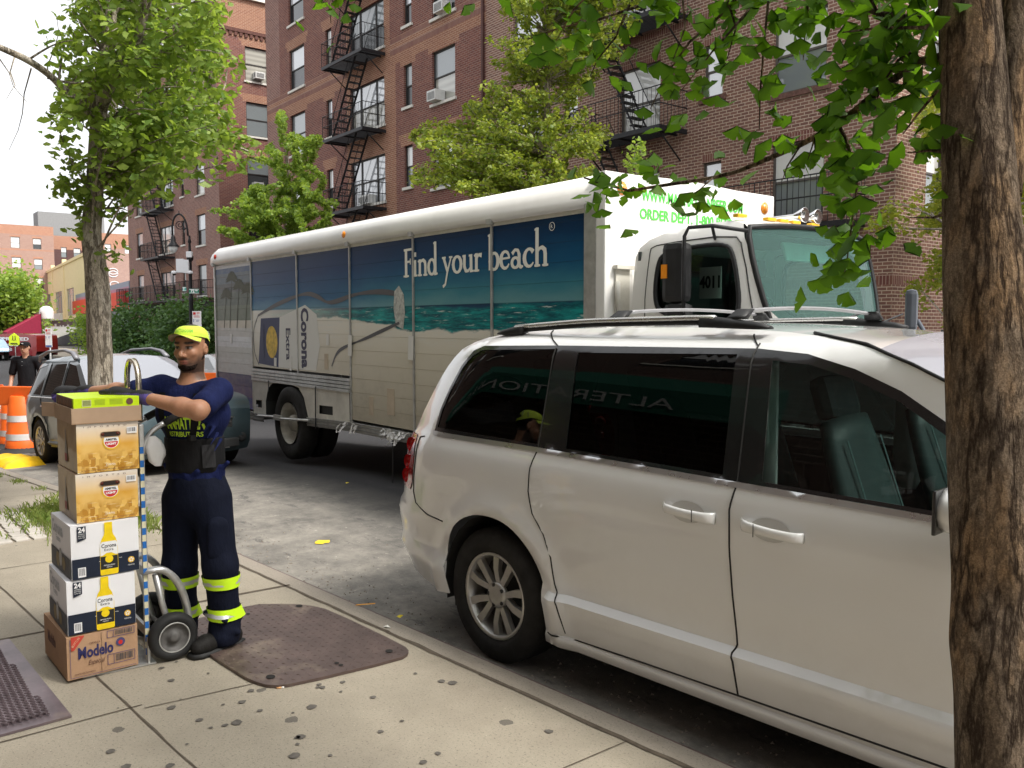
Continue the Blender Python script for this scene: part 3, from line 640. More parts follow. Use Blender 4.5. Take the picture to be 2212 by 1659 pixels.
m = MB(); m.tube([w.P(uat(114), zf-1.6, .04), w.P(uat(114), zf-1.6, .12)], .8, 16); m.build('shop_sign_roundel', plain('sign_orange', (.8, .45, .08), .6), T)
m = MB(); w.bx(m, .5, Lt-.3, -2.6, zf-3.4, .0, .04); m.build('shop_window', GL_DK, T)
def awning(par, wl, u0, u1, zt, zb, dep, mt, ms, val=.35):
    m = MB(); m.quad(wl.P(u0, zb, dep), wl.P(u1, zb, dep), wl.P(u1, zt, .02), wl.P(u0, zt, .02)); m.quad(wl.P(u0, zb-val, dep+.01), wl.P(u1, zb-val, dep+.01), wl.P(u1, zb, dep+.01), wl.P(u0, zb, dep+.01)); m.build('awning', mt, par)
    m = MB()
    for u in (u0, u1): m.add([wl.P(u, zb-val, dep), wl.P(u, zb-val, .02), wl.P(u, zt, .02), wl.P(u, zb, dep)], [(0, 1, 2, 3)])
    split(m, 'awning_end', ms, par)
awning(T, w, uat(99), Lt-.2, zat(160, 706), zat(166, 731), 3.9, M('white_awning_canvas', (.75, .74, .70), .8), M('grey_awning_canvas', (.13, .13, .14), .8), .6)
# brick party wall of the tan building, running back
sw = Wall((pr2.x, pr2.y), (-(w.n.x), -(w.n.y)), T); ps = Vector((pr2.x, pr2.y)); dd = Vector((-w.n.x, -w.n.y)); 
sw.wall(16, -3, ztop+.2, [], [(0, .7, -3, ztop+.2, 1)], [BR_FAR, TAN], 'side_wall')
m = MB()
for k in range(9):
    a = rnd.uniform(1.2, 3.2); z = ztop-1.8-k*.3; m.tube([sw.P(a+.5*cos(t), z+.35*sin(t), .03) for t in np.linspace(0, 6, 9)], .05, 4)
m.build('graffiti', plain('graffiti_white', (.7, .68, .68), .8), T)
m = MB(); m.quad(w.P(0, -3, -16), w.P(0, -3, 0), w.P(0, ztop, 0), w.P(0, ztop, -16)); m.quad(w.P(0, ztop, 0), w.P(Lt, ztop, 0), w.P(Lt, ztop, -16), w.P(0, ztop, -16)); m.build('roof', M('roof_felt', (.08, .08, .08)), T)
# grey and red shop front
pr_ = atd(279, 640, 66); pr3 = Vector((pr_.x, pr_.y)); dr = dir2(180-6); pr2 = pr3; pl = hit(pr3, dr, 163); Lr = (pr3-pl).length
R_ = thing('shop_building', 'single-storey shop with a grey fascia and a wide red band beside the tan building', 'building', (pl.x, pl.y, -.6)); w = Wall((pl.x, pl.y), ((pr3-pl).x, (pr3-pl).y), R_)
def zat(x, y): p = hit(pr3, dr, x); r = ray(x, y); return CZ+r.z*(hypot(p.x, p.y)/hypot(r.x, r.y))
zt = zat(220, 622); z1 = zat(220, 640); z2 = zat(220, 674)
w.wall(Lr, -3, zt, [], [(0, Lr, z1, z1+.35, 1)], [M('blue_grey_panel', (.27, .31, .38), .6), M('mauve_stripe', (.42, .22, .30), .6)])
m = MB(); w.bx(m, 0, Lr-.25, z2, z1, 0, .35); m.build('red_fascia', M('red_fascia_panel', (.72, .06, .035), .5, var=.05), R_)
m = MB(); w.bx(m, 1, Lr-1, -2.4, .6, 0, .05); m.build('shop_window', GL_DK, R_)
m = MB(); m.quad(w.P(Lr, -3, 0), w.P(Lr, -3, -15), w.P(Lr, zt, -15), w.P(Lr, zt, 0)); m.quad(w.P(0, zt, 0), w.P(Lr, zt, 0), w.P(Lr, zt, -15), w.P(0, zt, -15)); m.build('side_wall', M('blue_grey_panel', (.27, .31, .38)), R_)
# maroon awning restaurant
pr_ = atd(91, 720, 90); pr3 = Vector((pr_.x, pr_.y)); pr2 = pr3; dr = dir2(180-4); pl = hit(pr3, dr, -60); Lm = (pr3-pl).length
Rm = thing('restaurant', 'low restaurant front with a large maroon awning at the left edge', 'building', (pl.x, pl.y, -.6)); w = Wall((pl.x, pl.y), ((pr3-pl).x, (pr3-pl).y), Rm)
def zat(x, y): p = hit(pr3, dr, x); r = ray(x, y); return CZ+r.z*(hypot(p.x, p.y)/hypot(r.x, r.y))
zr = zat(85, 678); w.wall(Lm, -3, zr+.2, [], [], [BR_FAR]); MAR = M('maroon_awning_canvas', (.30, .02, .055), .75, var=.06)
zb_ = zat(88, 717); awning(Rm, w, -1, Lm-.1, zr, zb_, 3.2, MAR, M('maroon_awning_shaded_side', (.22, .015, .04), .75), .5)  # end panels are the same maroon with shade put into the colour
m = MB(); ux = w.d; sl_ = (w.P(0, zr, .02)-w.P(0, zb_, 3.2)).normalized(); uu = (hit(pr3, dr, 10)-pl).length
write(m, 'ELAIDE', w.P(uu+.2, zb_, 3.25)+sl_*1.0, ux, sl_, .8, bold=.02, width=2.6); m.build('awning_lettering', plain('sign_white', (.75, .75, .75)), Rm)
m = MB()
for k in range(14): u = Lm-1-k*1.1; w.bx(m, u, u+.5, -2.2, -.6, .3, .36)
m.build('shop_window', GL_DK, Rm)
m = MB(); m.lathe([(.7, -.5), (.7, .3), (.6, .6), (.3, .8), (.01, .85)], w.P(Lm-1.2, zr, -.6), 16); m.build('roof_ventilator', M('pale_ventilator', (.6, .58, .57), .5), Rm)
# ---- the block across the side street, out of the frame to the right, mirrored in the windscreens
x0, x1 = 1.5, 42; Db = thing('apartment_building', 'brown brick block beyond the right edge of the photo, mirrored in the truck windscreen', 'building', (x0, FY, 0)); w = Wall((x0, FY), (1, 0), Db)
ops = [(2+4*k, 3.5+4*k, 1.6+2.9*f, 3.3+2.9*f) for k in range(9) for f in range(5)]; w.wall(x1-x0, -1, 17, ops, [], [BR_BRN])
for o in ops: w.window(*o, up=BLIND_G, lo=GL_DK, fr=FRAME2)
m, q = shell(Db, x0, x1, FY, 32, 17, None); m.build('rear_wall', BR_BRN, Db); roof(Db, x0, x1, FY, 32, 17)
# ---- near-side shop row behind the photographer: shades and mirrors in the van's glass
Nb = thing('shop_building', 'brick shop building with a green awning on the near pavement, mirrored in the van windows', 'building', (-20, NB, 0))
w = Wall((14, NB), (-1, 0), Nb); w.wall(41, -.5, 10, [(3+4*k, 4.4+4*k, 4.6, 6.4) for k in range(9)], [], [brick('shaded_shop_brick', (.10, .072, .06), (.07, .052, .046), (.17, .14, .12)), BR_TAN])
for k in range(9): w.window(3+4*k, 4.4+4*k, 4.6, 6.4, up=BLIND, lo=GL_DK, sill=STONE)
GRN = M('green_awning_canvas', (.008, .07, .045), .7, var=.05); awning(Nb, w, 18.3, 26.5, 3.5, 3.15, .55, GRN, GRN, .28)
m = MB(); write(m, 'RESTAURANT', w.P(15.1, 2.62, .07), w.d, Vector((0, 0, 1)), .26, bold=.004, width=2.1); write(m, 'DINING', w.P(13.6, 2.95, .07), w.d, Vector((0, 0, 1)), .6, bold=.01, width=3.2); write(m, 'ALTERATIONS & CLEANERS', w.P(19.2, 2.93, .57), w.d, Vector((0, 0, 1)), .17, width=6); m.build('awning_lettering', plain('dull_sign_white', (.34, .34, .33)), Nb)
m = MB()
for k in range(5): w.bx(m, 9.6+k*2.1, 11.4+k*2.1, .5, 2.3, 0, .03)
m.build('shop_window', GL_DK, Nb); m = MB(); m.quad((34, 0, 10), (-7, 0, 10), (-7, -12, 10), (34, -12, 10)); m.quad((-7, 0, -1.5), (-7, -12, -1.5), (-7, -12, 10), (-7, 0, 10)); m.build('roof', M('roof_felt', (.08, .08, .08)), Nb)
# ================================================================ vehicles: shared builders
def inpoly(p, poly):
    x, y = p; c = False; j = len(poly)-1
    for i in range(len(poly)):
        xi, yi = poly[i]; xj, yj = poly[j]
        if (yi > y) != (yj > y) and x < (xj-xi)*(y-yi)/(yj-yi)+xi: c = not c
        j = i
    return c
def dense(poly, st, closed=True):
    out = []; n = len(poly)
    for i in range(n if closed else n-1):
        a, b = Vector(poly[i]), Vector(poly[(i+1) % n]); k = max(1, int((b-a).length/st))
        for j in range(k): out.append(tuple(a+(b-a)*j/k))
    if not closed: out.append(tuple(poly[-1]))
    return out
def smoothpoly(pts, it=2, closed=True):
    for _ in range(it):
        n = len(pts); q = []
        for i in range(n if closed else n-1):
            a, b = pts[i], pts[(i+1) % n]; q += [(a[0]*.75+b[0]*.25, a[1]*.75+b[1]*.25), (a[0]*.25+b[0]*.75, a[1]*.25+b[1]*.75)]
        if not closed: q = [pts[0]]+q[1:-1]+[pts[-1]]
        pts = q
    return pts
def side_patch(outline, regions, step):
    "2-D constrained triangulation of a body side: {region: (points, triangles)}"
    vs = []; ed = []
    for pl in [outline]+[r[1] for r in regions]:
        d = dense(pl, step); k = len(vs); vs += d; ed += [(k+i, k+(i+1) % len(d)) for i in range(len(d))]
    xs = [p[0] for p in outline]; zs = [p[1] for p in outline]; x = min(xs)+step/2
    while x < max(xs):
        z = min(zs)+step/2
        while z < max(zs):
            if inpoly((x, z), outline): vs.append((x+rnd.uniform(-.05, .05)*step, z+rnd.uniform(-.05, .05)*step))
            z += step
        x += step
    V, E_, Fc, *_r = delaunay_2d_cdt([Vector(v) for v in vs], ed, [], 0, 1e-5)
    out = {}
    for f in Fc:
        c = (sum(V[i].x for i in f)/3, sum(V[i].y for i in f)/3)
        if not inpoly(c, outline): continue
        nm = 'body'
        for r in regions:
            if inpoly(c, r[1]): nm = r[0]
        out.setdefault(nm, []).append(tuple(f))
    return V, out
def emit_side(V, tris, yf, sgn, name, mat, parent, off=0, smooth=True):
    ids = {}; vs = []; fs = []
    for t in tris:
        q = []
        for i in t:
            if i not in ids:
                ids[i] = len(vs); x, z = V[i]; vs.append((x, sgn*(yf(x, z)+off), z))
            q.append(ids[i])
        a, b, c = (Vector(vs[k]) for k in q); nrm = (b-a).cross(c-a)
        if nrm.y*sgn < 0: q = q[::-1]
        fs.append(q)
    return meshobj(name, vs, fs, mat, parent, smooth)
def seam(m, pts, yf, sgn, r=.004, off=.0005):
    m.tube([(x, sgn*(yf(x, z)+off), z) for x, z in dense(pts, .012, False)], r, 4)
def strip_over(path, segs, yf, crown, parent, nx=12):
    "skin across the car between both sides; segs = [(i0,i1,name,material)] along the path"
    out = []
    for i0, i1, nm, mt in segs:
        P = path[i0:i1+1]; vs = []; fs = []
        for k, (x, z) in enumerate(P):
            a = path[max(i0+k-1, 0)]; b = path[min(i0+k+1, len(path)-1)]; t = Vector((b[0]-a[0], b[1]-a[1])).normalized(); nr_ = Vector((-t.y, t.x)); e = yf(x, z)
            cr = crown(i0+k) if callable(crown) else crown
            for j in range(nx+1): s = -1+2*j/nx; h = cr*(1-abs(s)**2.4); vs.append((x+nr_.x*h, s*e, z+nr_.y*h))
        for k in range(len(P)-1):
            for j in range(nx): a = k*(nx+1)+j; fs.append((a, a+nx+1, a+nx+2, a+1))
        out.append(meshobj(nm, vs, fs, mt, parent, True))
    return out
RUB = M('tyre_rubber', (.022, .021, .02), .85, var=.3, vs=10, bp=.2, bs=80); RIM = M('alloy_rim', (.50, .49, .47), .35, .75, var=.12, vs=15); DARKM = plain('wheel_shadow_metal', (.03, .03, .03), .7)
def wheel(parent, pos, R=.35, wd=.22, rr=.225, sp=10, sgn=-1, twin=True, rimm=None, tyrem=None):
    "sgn: side of the outer face along y"
    Rm = Matrix.Rotation(radians(90)*(-sgn), 3, 'X'); hw = wd/2
    m = MB(); m.lathe([(rr-.01, -hw+.03), (rr+.01, -hw), (R-.03, -hw), (R, -hw+.03), (R, hw-.03), (R-.035, hw), (rr+.035, hw+.004), (rr+.006, hw-.006), (rr-.004, hw-.03), (rr-.01, -hw+.03)], pos, 40, Rm)
    for k in range(3): zz = -.05+.05*k; m.lathe([(R+.001, zz-.004), (R+.001, zz+.004)], pos, 24, Rm)
    t = m.build('wheel', tyrem or RUB, parent)
    m = MB(); L = lambda r, a, z: Vector(pos)+Rm @ Vector((r*cos(a), r*sin(a), z)); zf = hw-.025
    m.lathe([(rr, zf+.012), (rr-.008, zf+.018), (rr-.022, zf+.006), (rr-.03, zf-.06), (rr-.035, -hw+.04)], pos, 36, Rm)
    n = sp//2 if twin else sp
    for k in range(n):
        for q in ((-.17, -.055), (.17, .055)) if twin else ((0, 0),):
            a0 = 2*pi*k/n; ao = a0+q[0]*1.55; ai = a0+q[1]*3
            w0, w1 = (.10, .26) if twin else (.10, .3)
            pts = []
            for r_, a_, hw_, z_ in ((rr-.016, ao, w0, zf+.004), (rr*.62, a0+q[0]*1.7, .125, zf+.002), (rr*.27, ai, w1, zf-.012)): pts.append((r_, a_, hw_, z_))
            for (r1, a1, h1, z1), (r2, a2, h2, z2) in zip(pts, pts[1:]):
                A, B_, C_, D_ = L(r1, a1-h1, z1), L(r1, a1+h1, z1), L(r2, a2+h2, z2), L(r2, a2-h2, z2); dn = Rm @ Vector((0, 0, -.03))
                m.add([A, B_, C_, D_, A+dn, B_+dn, C_+dn, D_+dn], [(0, 1, 2, 3), (0, 4, 5, 1), (1, 5, 6, 2), (2, 6, 7, 3), (3, 7, 4, 0)], smooth=False)
    m.lathe([(rr*.30, zf-.03), (rr*.30, zf-.008), (rr*.2, zf+.002), (rr*.17, zf-.002), (.001, zf+.004)], pos, 20, Rm)
    for k in range(5): a = 2*pi*(k+.5)/5; m.m = 1; m.lathe([(.011, zf-.006), (.011, zf+.001), (.001, zf+.002)], L(rr*.235, a, 0), 8, Rm); m.m = 0
    m.build('rim', [rimm or RIM, DARKM], t)
    m = MB(); m.lathe([(rr-.03, -.02), (.001, -.02)], pos, 24, Rm); m.build('brake_disc', DARKM, t)
    return t
RC = [0]
def ribbon(m, pts, ws, P0):
    n = len(pts)
    for i in range(n-1):
        RC[0] += 1; P = lambda v, k=(RC[0] % 29)*5e-5: P0(v)-Vector((0, k, 0))    # overlapping strokes never share a plane
        a, b = Vector(pts[i]), Vector(pts[i+1]); t = (b-a); t = t.normalized() if t.length > 0 else Vector((1, 0)); q = Vector((-t.y, t.x)); w0, w1 = ws[i]*BOLD/2, ws[min(i+1, len(ws)-1)]*BOLD/2; e = t*min(w0, w1)*.35
        m.add([P(a-e+q*w0), P(a-e-q*w0), P(b+e-q*w1), P(b+e+q*w1)], [(0, 1, 2, 3)], smooth=False)
BOLD = 1
def ribbon2(m, pts, ws, P):
    ribbon(m, pts, [w*1.25+.03 for w in ws], P)
def ell(cx, cy, rx, ry, a0=0, a1=360, n=14): return [(cx+rx*cos(radians(a0+(a1-a0)*i/n)), cy+ry*sin(radians(a0+(a1-a0)*i/n))) for i in range(n+1)]
def ew(n, hi=.2, lo=.08): return [lo+(hi-lo)*abs(cos(2*pi*i/n)) for i in range(n+1)]
GLY = {'F': (1.1, [([(.3, 0), (.3, 1.72)], [.2, .2]), ([(.08, 1.7), (1.0, 1.72)], [.1]*2), ([(1.0, 1.76), (1.02, 1.38)], [.1, .04]), ([(.3, .93), (.78, .95)], [.09]*2), ([(.78, 1.12), (.78, .78)], [.06]*2), ([(.02, .03), (.6, .03)], [.07]*2)]),
'i': (.52, [([(.22, 0), (.22, .95)], [.19, .17]), ([(.02, .03), (.44, .03)], [.07]*2), ([(.02, .86), (.25, .94)], [.08, .1]), ([(.17, 1.35), (.3, 1.35)], [.2]*2)]),
'n': (1.08, [([(.22, 0), (.22, .97)], [.18]*2), ([(.03, .88), (.24, .95)], [.08]*2), ([(.22, .72), (.4, .92), (.6, .95), (.78, .82), (.82, .6), (.82, 0)], [.06, .1, .15, .18, .18, .18]), ([(.02, .03), (.42, .03)], [.07]*2), ([(.62, .03), (1.02, .03)], [.07]*2)]),
'd': (1.05, [(ell(.42, .48, .34, .46), ew(14)), ([(.78, 1.95), (.79, 0)], [.18]*2), ([(.6, 1.9), (.8, 1.95)], [.06, .1]), ([(.79, .03), (1.0, .05)], [.07]*2)]),
' ': (.45, []),
'y': (1.0, [([(.15, .95), (.52, .12)], [.17, .15]), ([(.88, .95), (.52, .1), (.3, -.65), (.08, -.78)], [.08, .11, .1, .13]), ([(0, .95), (.34, .95)], [.07]*2), ([(.7, .95), (1.0, .95)], [.07]*2)]),
'o': (.98, [(ell(.48, .48, .38, .47), ew(14))]),
'u': (1.08, [([(.2, .95), (.2, .3), (.32, .06), (.55, .05), (.8, .3)], [.18, .18, .15, .1, .05]), ([(.8, .95), (.82, 0)], [.18]*2), ([(.02, .92), (.25, .93)], [.07]*2), ([(.62, .92), (.84, .93)], [.07]*2), ([(.8, .03), (1.04, .03)], [.07]*2)]),
'r': (.8, [([(.22, 0), (.22, .97)], [.18]*2), ([(.22, .66), (.42, .92), (.68, .88)], [.06, .1, .2]), ([(.02, .03), (.46, .03)], [.07]*2), ([(.03, .88), (.24, .95)], [.08]*2)]),
'b': (1.02, [([(.2, 1.95), (.2, .02)], [.18]*2), ([(.02, 1.9), (.22, 1.95)], [.06, .1]), (ell(.54, .46, .34, .46), ew(14))]),
'e': (.92, [(ell(.46, .48, .36, .46, 10, 330), [.08, .1, .12, .1, .1, .14, .18, .2, .2, .18, .14, .12, .1, .08, .05]), ([(.12, .55), (.8, .58)], [.07]*2)]),
'a': (1.0, [(ell(.38, .28, .28, .27), ew(14, .16)), ([(.14, .78), (.35, .97), (.58, .93), (.68, .7), (.68, .15), (.82, .02), (.98, .06)], [.16, .1, .12, .17, .17, .14, .05])]),
'c': (.88, [(ell(.48, .48, .38, .46, 42, 325), [.2, .14, .1, .1, .12, .16, .19, .2, .2, .18, .14, .1, .1, .08, .05])]),
'h': (1.08, [([(.2, 1.95), (.2, 0)], [.18]*2), ([(.02, 1.9), (.22, 1.95)], [.06, .1]), ([(.22, .7), (.4, .92), (.6, .95), (.78, .82), (.82, .6), (.82, 0)], [.06, .1, .15, .18, .18, .18]), ([(.02, .03), (.42, .03)], [.07]*2), ([(.62, .03), (1.02, .03)], [.07]*2)])}
# ================================================================ the beer truck
TR = thing('box_truck', 'long white beverage truck with a beach picture on its side and a white cab', 'truck', (-5.1, 4.9, 0))
WHT = M('truck_white_paint', (.80, .79, .76), .35, var=.03, vs=2, coat=.4, dirt=.12); WHT2 = M('dirty_white_metal', (.60, .58, .52), .5, var=.12, vs=5, dirt=.35)
ALU = M('dull_aluminium', (.50, .50, .48), .42, .6, var=.2, vs=8, dirt=.3); BLK = M('black_plastic', (.02, .02, .021), .5, var=.2)
def graphic():
    m, n, b = newmat('beach_picture_print'); P = N(n, 'ShaderNodeTexCoord').outputs['Object']; sp = N(n, 'ShaderNodeSeparateXYZ'); n.links.new(P, sp.inputs[0]); X, Z = sp.outputs[0], sp.outputs[2]
    nz = noise(n, P, 1.4, 5, .6, (1, 1, 3.5))
    zz = N(n, 'ShaderNodeMath', operation='MULTIPLY_ADD'); n.links.new(nz, zz.inputs[0]); zz.inputs[1].default_value = .22
    z2 = N(n, 'ShaderNodeMath', operation='ADD'); n.links.new(Z, z2.inputs[0]); z2.inputs[1].default_value = -.11; n.links.new(z2.outputs[0], zz.inputs[2])
    def R(sock, lo, hi, stops):
        mr = N(n, 'ShaderNodeMapRange'); mr.inputs[1].default_value = lo; mr.inputs[2].default_value = hi; n.links.new(sock, mr.inputs[0]); r = N(n, 'ShaderNodeValToRGB'); e = r.color_ramp.elements
        e[0].position = stops[0][0]; e[0].color = col4(stops[0][1]); e[1].position = stops[-1][0]; e[1].color = col4(stops[-1][1])
        for p, c in stops[1:-1]: k = e.new(p); k.color = col4(c)
        n.links.new(mr.outputs[0], r.inputs[0]); return r.outputs[0]
    def mask(sock, lo, hi):
        mr = N(n, 'ShaderNodeMapRange'); mr.inputs[1].default_value = lo; mr.inputs[2].default_value = hi; n.links.new(sock, mr.inputs[0]); return mr.outputs[0]
    skyR = R(zz.outputs[0], 1.9, 2.75, [(0, (.16, .33, .34)), (.25, (.045, .21, .27)), (.5, (.005, .085, .19)), (.75, (.001, .038, .11)), (1, (.0008, .016, .058))])
    skyL = R(zz.outputs[0], 1.7, 2.75, [(0, (.40, .50, .48)), (.2, (.15, .31, .39)), (.4, (.012, .10, .22)), (.7, (.003, .035, .12)), (1, (.003, .016, .065))])
    mX = mask(X, -4.6, -2.9); sky_ = mixc(n, mX, skyL, skyR)
    wav = noise(n, P, 3, 6, .7, (.8, 1, 7)); seaC = mixc(n, ramp(n, wav, .42, .62), (.002, .085, .11), (.010, .32, .31)); seaC = mixc(n, ramp(n, noise(n, P, 4, 6, .75, (.7, 1, 9)), .58, .66), seaC, (.62, .70, .66))
    seaD = mixc(n, mask(zz.outputs[0], 1.93, 1.98), seaC, (.008, .05, .11))
    sand = R(zz.outputs[0], .5, 1.75, [(0, (.42, .38, .30)), (.4, (.52, .48, .39)), (.75, (.62, .58, .48)), (1, (.72, .69, .61))])
    foam = ramp(n, noise(n, P, 5, 5, .7, (.6, 1, 8)), .5, .62); sand2 = mixc(n, foam, sand, (.68, .68, .62)); lowmask = mask(Z, 1.5, 1.7); sandf = mixc(n, lowmask, sand, sand2)
    def step(sock, edge, soft=.006): return mask(sock, edge-soft, edge+soft)
    hz = step(Z, 1.975); seaB = N(n, 'ShaderNodeMath', operation='MULTIPLY_ADD'); n.links.new(mX, seaB.inputs[0]); seaB.inputs[1].default_value = -.14; seaB.inputs[2].default_value = 1.86
    sb = N(n, 'ShaderNodeMath', operation='SUBTRACT'); n.links.new(zz.outputs[0], sb.inputs[0]); n.links.new(seaB.outputs[0], sb.inputs[1])
    c = mixc(n, step(sb.outputs[0], 0, .012), sandf, seaD)
    # on the left the sea fades into pale sand
    mL = mask(X, -7.2, -4.0); c = mixc(n, mL, sandf, c)
    c = mixc(n, hz, c, sky_)
    g = ramp(n, noise(n, P, 2.2, 7, .75, (1, 1, 1.5)), .5, .75); lm = mask(Z, 1.5, .8); mm = N(n, 'ShaderNodeMath', operation='MULTIPLY'); n.links.new(g, mm.inputs[0]); n.links.new(lm, mm.inputs[1]); m2 = N(n, 'ShaderNodeMath', operation='MULTIPLY'); n.links.new(mm.outputs[0], m2.inputs[0]); m2.inputs[1].default_value = .55
    c = mixc(n, m2.outputs[0], c, (.22, .19, .14))
    n.links.new(c, b.inputs['Base Color']); b.inputs['Roughness'].default_value = .35; b.inputs['Specular IOR Level'].default_value = .2; return m
GRA = graphic()
def reargraphic():
    m, n, b = newmat('rear_bay_print'); P = N(n, 'ShaderNodeTexCoord').outputs['Object']; sp = N(n, 'ShaderNodeSeparateXYZ'); n.links.new(P, sp.inputs[0]); Z = sp.outputs[2]
    mr = N(n, 'ShaderNodeMapRange'); mr.inputs[1].default_value = .45; mr.inputs[2].default_value = 2.75; n.links.new(Z, mr.inputs[0]); r = N(n, 'ShaderNodeValToRGB'); r.color_ramp.interpolation = 'CONSTANT'; e = r.color_ramp.elements
    st = [(0, (.02, .05, .22)), (.09, (.05, .05, .16)), (.16, (.02, .03, .12)), (.24, (.56, .56, .54)), (.34, (.5, .5, .47)), (.42, (.60, .61, .62)), (.49, (.5, .49, .46)), (.55, (.50, .46, .37)), (.60, (.10, .13, .08)), (.70, (.06, .085, .06)), (.79, (.05, .055, .055)), (.85, (.07, .10, .13)), (.92, (.02, .06, .15)), (.955, (.5, .5, .5))]
    e[0].position = 0; e[0].color = col4(st[0][1]); e[1].position = st[1][0]; e[1].color = col4(st[1][1])
    for p, c in st[2:]: k = e.new(p); k.color = col4(c)
    n.links.new(mr.outputs[0], r.inputs[0]); c = mixc(n, ramp(n, noise(n, P, 6, 5, .7, (1, 1, 2)), .45, .7), r.outputs[0], (.25, .24, .2)); mx = mixc(n, .3, r.outputs[0], c)
    n.links.new(mx, b.inputs['Base Color']); b.inputs['Roughness'].default_value = .4; return m
LX = -8.9; W_T = 2.28
# body box: roof with rounded long edge, frame posts, doors recessed
prof = [(0, 2.73), (-.03, 2.76), (-.035, 2.80), (-.03, 2.86), (0, 2.93), (.06, 2.99), (.16, 3.02), (W_T/2, 3.05), (W_T-.16, 3.02), (W_T-.06, 2.99), (W_T, 2.93), (W_T+.03, 2.8), (W_T, 2.73)]
m = MB(); m.loft([[(x, y, z-(.03 if i == 0 else 0)) for y, z in prof] for i, x in enumerate([LX-.04, LX+.1, -4, .02])]); m.build('roof', WHT, TR)
m = MB(); m.box((.06, W_T/2, 1.78), (.12, W_T, 2.46), bev=.02); m.box((LX, W_T/2, 1.65), (.08, W_T-.02, 2.2), bev=.01)
m.box(((LX)/2, W_T-.02, 1.7), (-LX-.1, .03, 2.1)); m.build('box_body', WHT, TR)
m = MB(); m.box((LX/2, .03, 2.745), (-LX, .05, .05)); m.box((LX/2+.2, .02, 2.71), (-LX-.4, .02, .03)); m.build('door_header', WHT2, TR)
dv = [LX+.04, -7.34, -5.74, -4.24, -2.8, -1.4, -.05]; bots = [.47, 1.13, 1.13, .6, .6, .6]
m = MB()
for i, x in enumerate(dv):
    zb = .5 if i not in (2,) else 1.1
    m.box((x, .012, (zb+2.74)/2), (.024, .026, 2.74-zb))
    m.box((x, -.012, 2.735), (.07, .05, .05))
m.box((-.05, .01, 1.65), (.14, .03, 2.2)); split(m, 'door_post', ALU, TR)
for i in range(6):
    a, b = dv[i]+.018, dv[i+1]-.018; z = bots[i]+.02; m = MB()
    if i == 5: b = -.12
    while z < 2.70:
        h = min(.165, 2.71-z); m.add([(a, .012, z), (b, .012, z), (b, .0145, z+h), (a, .0145, z+h)], [(0, 1, 2, 3)]); m.add([(a, .0145, z+h), (b, .0145, z+h), (b, .012, z+h+.004), (a, .012, z+h+.004)], [(0, 1, 2, 3)]); z += h+.004
    m.build('roll_up_door', GRA if i else reargraphic(), TR)
m = MB()                                        # pleated panel and wheel housing below the two short doors
for k in range(4): m.box(((dv[1]+dv[3])/2, -.004, 1.10-k*.045), (dv[3]-dv[1], .03, .036))
m.build('ribbed_panel', ALU, TR)
arch_o = [(-7.32, .45), (-4.27, .52), (-4.27, .95), (-7.32, .93)]
arch = [(-6.82, .3)]+[(-6.82, .5), (-6.82, .72), (-6.74, .93), (-6.62, 1.01), (-6.45, 1.04)]+[(-5.95, 1.04), (-5.75, 1.0), (-5.58, .88), (-5.46, .65), (-5.40, .3)]
V, T_ = side_patch([(-7.32, .45), (-4.27, .56), (-4.27, .955), (-7.32, .955)], [('hole', [(-6.85, .3), (-6.85, .66), (-6.76, .85), (-6.6, .93), (-6.4, .945), (-5.95, .945), (-5.72, .92), (-5.56, .8), (-5.44, .55), (-5.42, .3)]), ('slot', [(-7.22, .54), (-7.0, .55), (-7.0, .66), (-7.22, .65)]), ('slot', [(-5.1, .62), (-4.72, .63), (-4.72, .74), (-5.1, .73)])], .12)
emit_side(V, T_['body'], lambda x, z: .0, -1, 'skirt_panel', WHT2, TR); m = MB(); m.add([(V[i].x, .03, V[i].y) for i in range(len(V))], T_['slot']); split(m, 'skirt_opening', DARKM, TR)
m = MB(); ap = [(-6.85, .45), (-6.85, .66), (-6.76, .85), (-6.6, .93), (-6.4, .945), (-5.95, .945), (-5.72, .92), (-5.56, .8), (-5.44, .55)]
for p, q in zip(ap, ap[1:]): m.quad((p[0], 0, p[1]), (q[0], 0, q[1]), (q[0], .9, q[1]), (p[0], .9, p[1]))
m.quad((-7, .9, .3), (-5.2, .9, .3), (-5.2, .9, 1), (-7, .9, 1)); m.build('wheel_housing', DARKM, TR)
m = MB()                                        # lower rail, two grooves
for x0_, x1_, za, zb in ((-4.27, -.05, .585, .60), (LX+.1, -7.32, .45, .46), (-7.32, -6.9, .45, .46), (-5.45, -4.27, .545, .585)):
    for k in range(3): m.add([(x0_, -.02, za-.04*k), (x1_, -.02, zb-.04*k), (x1_, -.01, zb-.04*k-.034), (x0_, -.01, za-.04*k-.034), (x0_, .2, za-.04*k), (x1_, .2, zb-.04*k)], [(3, 2, 1, 0), (0, 1, 5, 4)])
split(m, 'side_rail', ALU, TR)
m = MB(); m.tube([(-7.0, -.05, .44), (-6.4, -.07, .475), (-6.1, -.07, .47), (-5.32, -.05, .515)], .03, 8, flat=.6); m.box((-6.25, -.08, .475), (.25, .03, .07)); m.build('bumper_bar', ALU, TR)
m = MB(); m.box((-4.2, W_T/2, .62), (9, .8, .12)); m.box((-3.2, W_T/2, .42), (1.2, 1.6, .3)); m.box((-8.8, W_T/2, .5), (.12, 2.2, .12)); m.build('chassis', DARKM, TR)
RIMT = M('dirty_steel_wheel', (.42, .40, .35), .6, .2, var=.25, vs=9, dirt=.3)
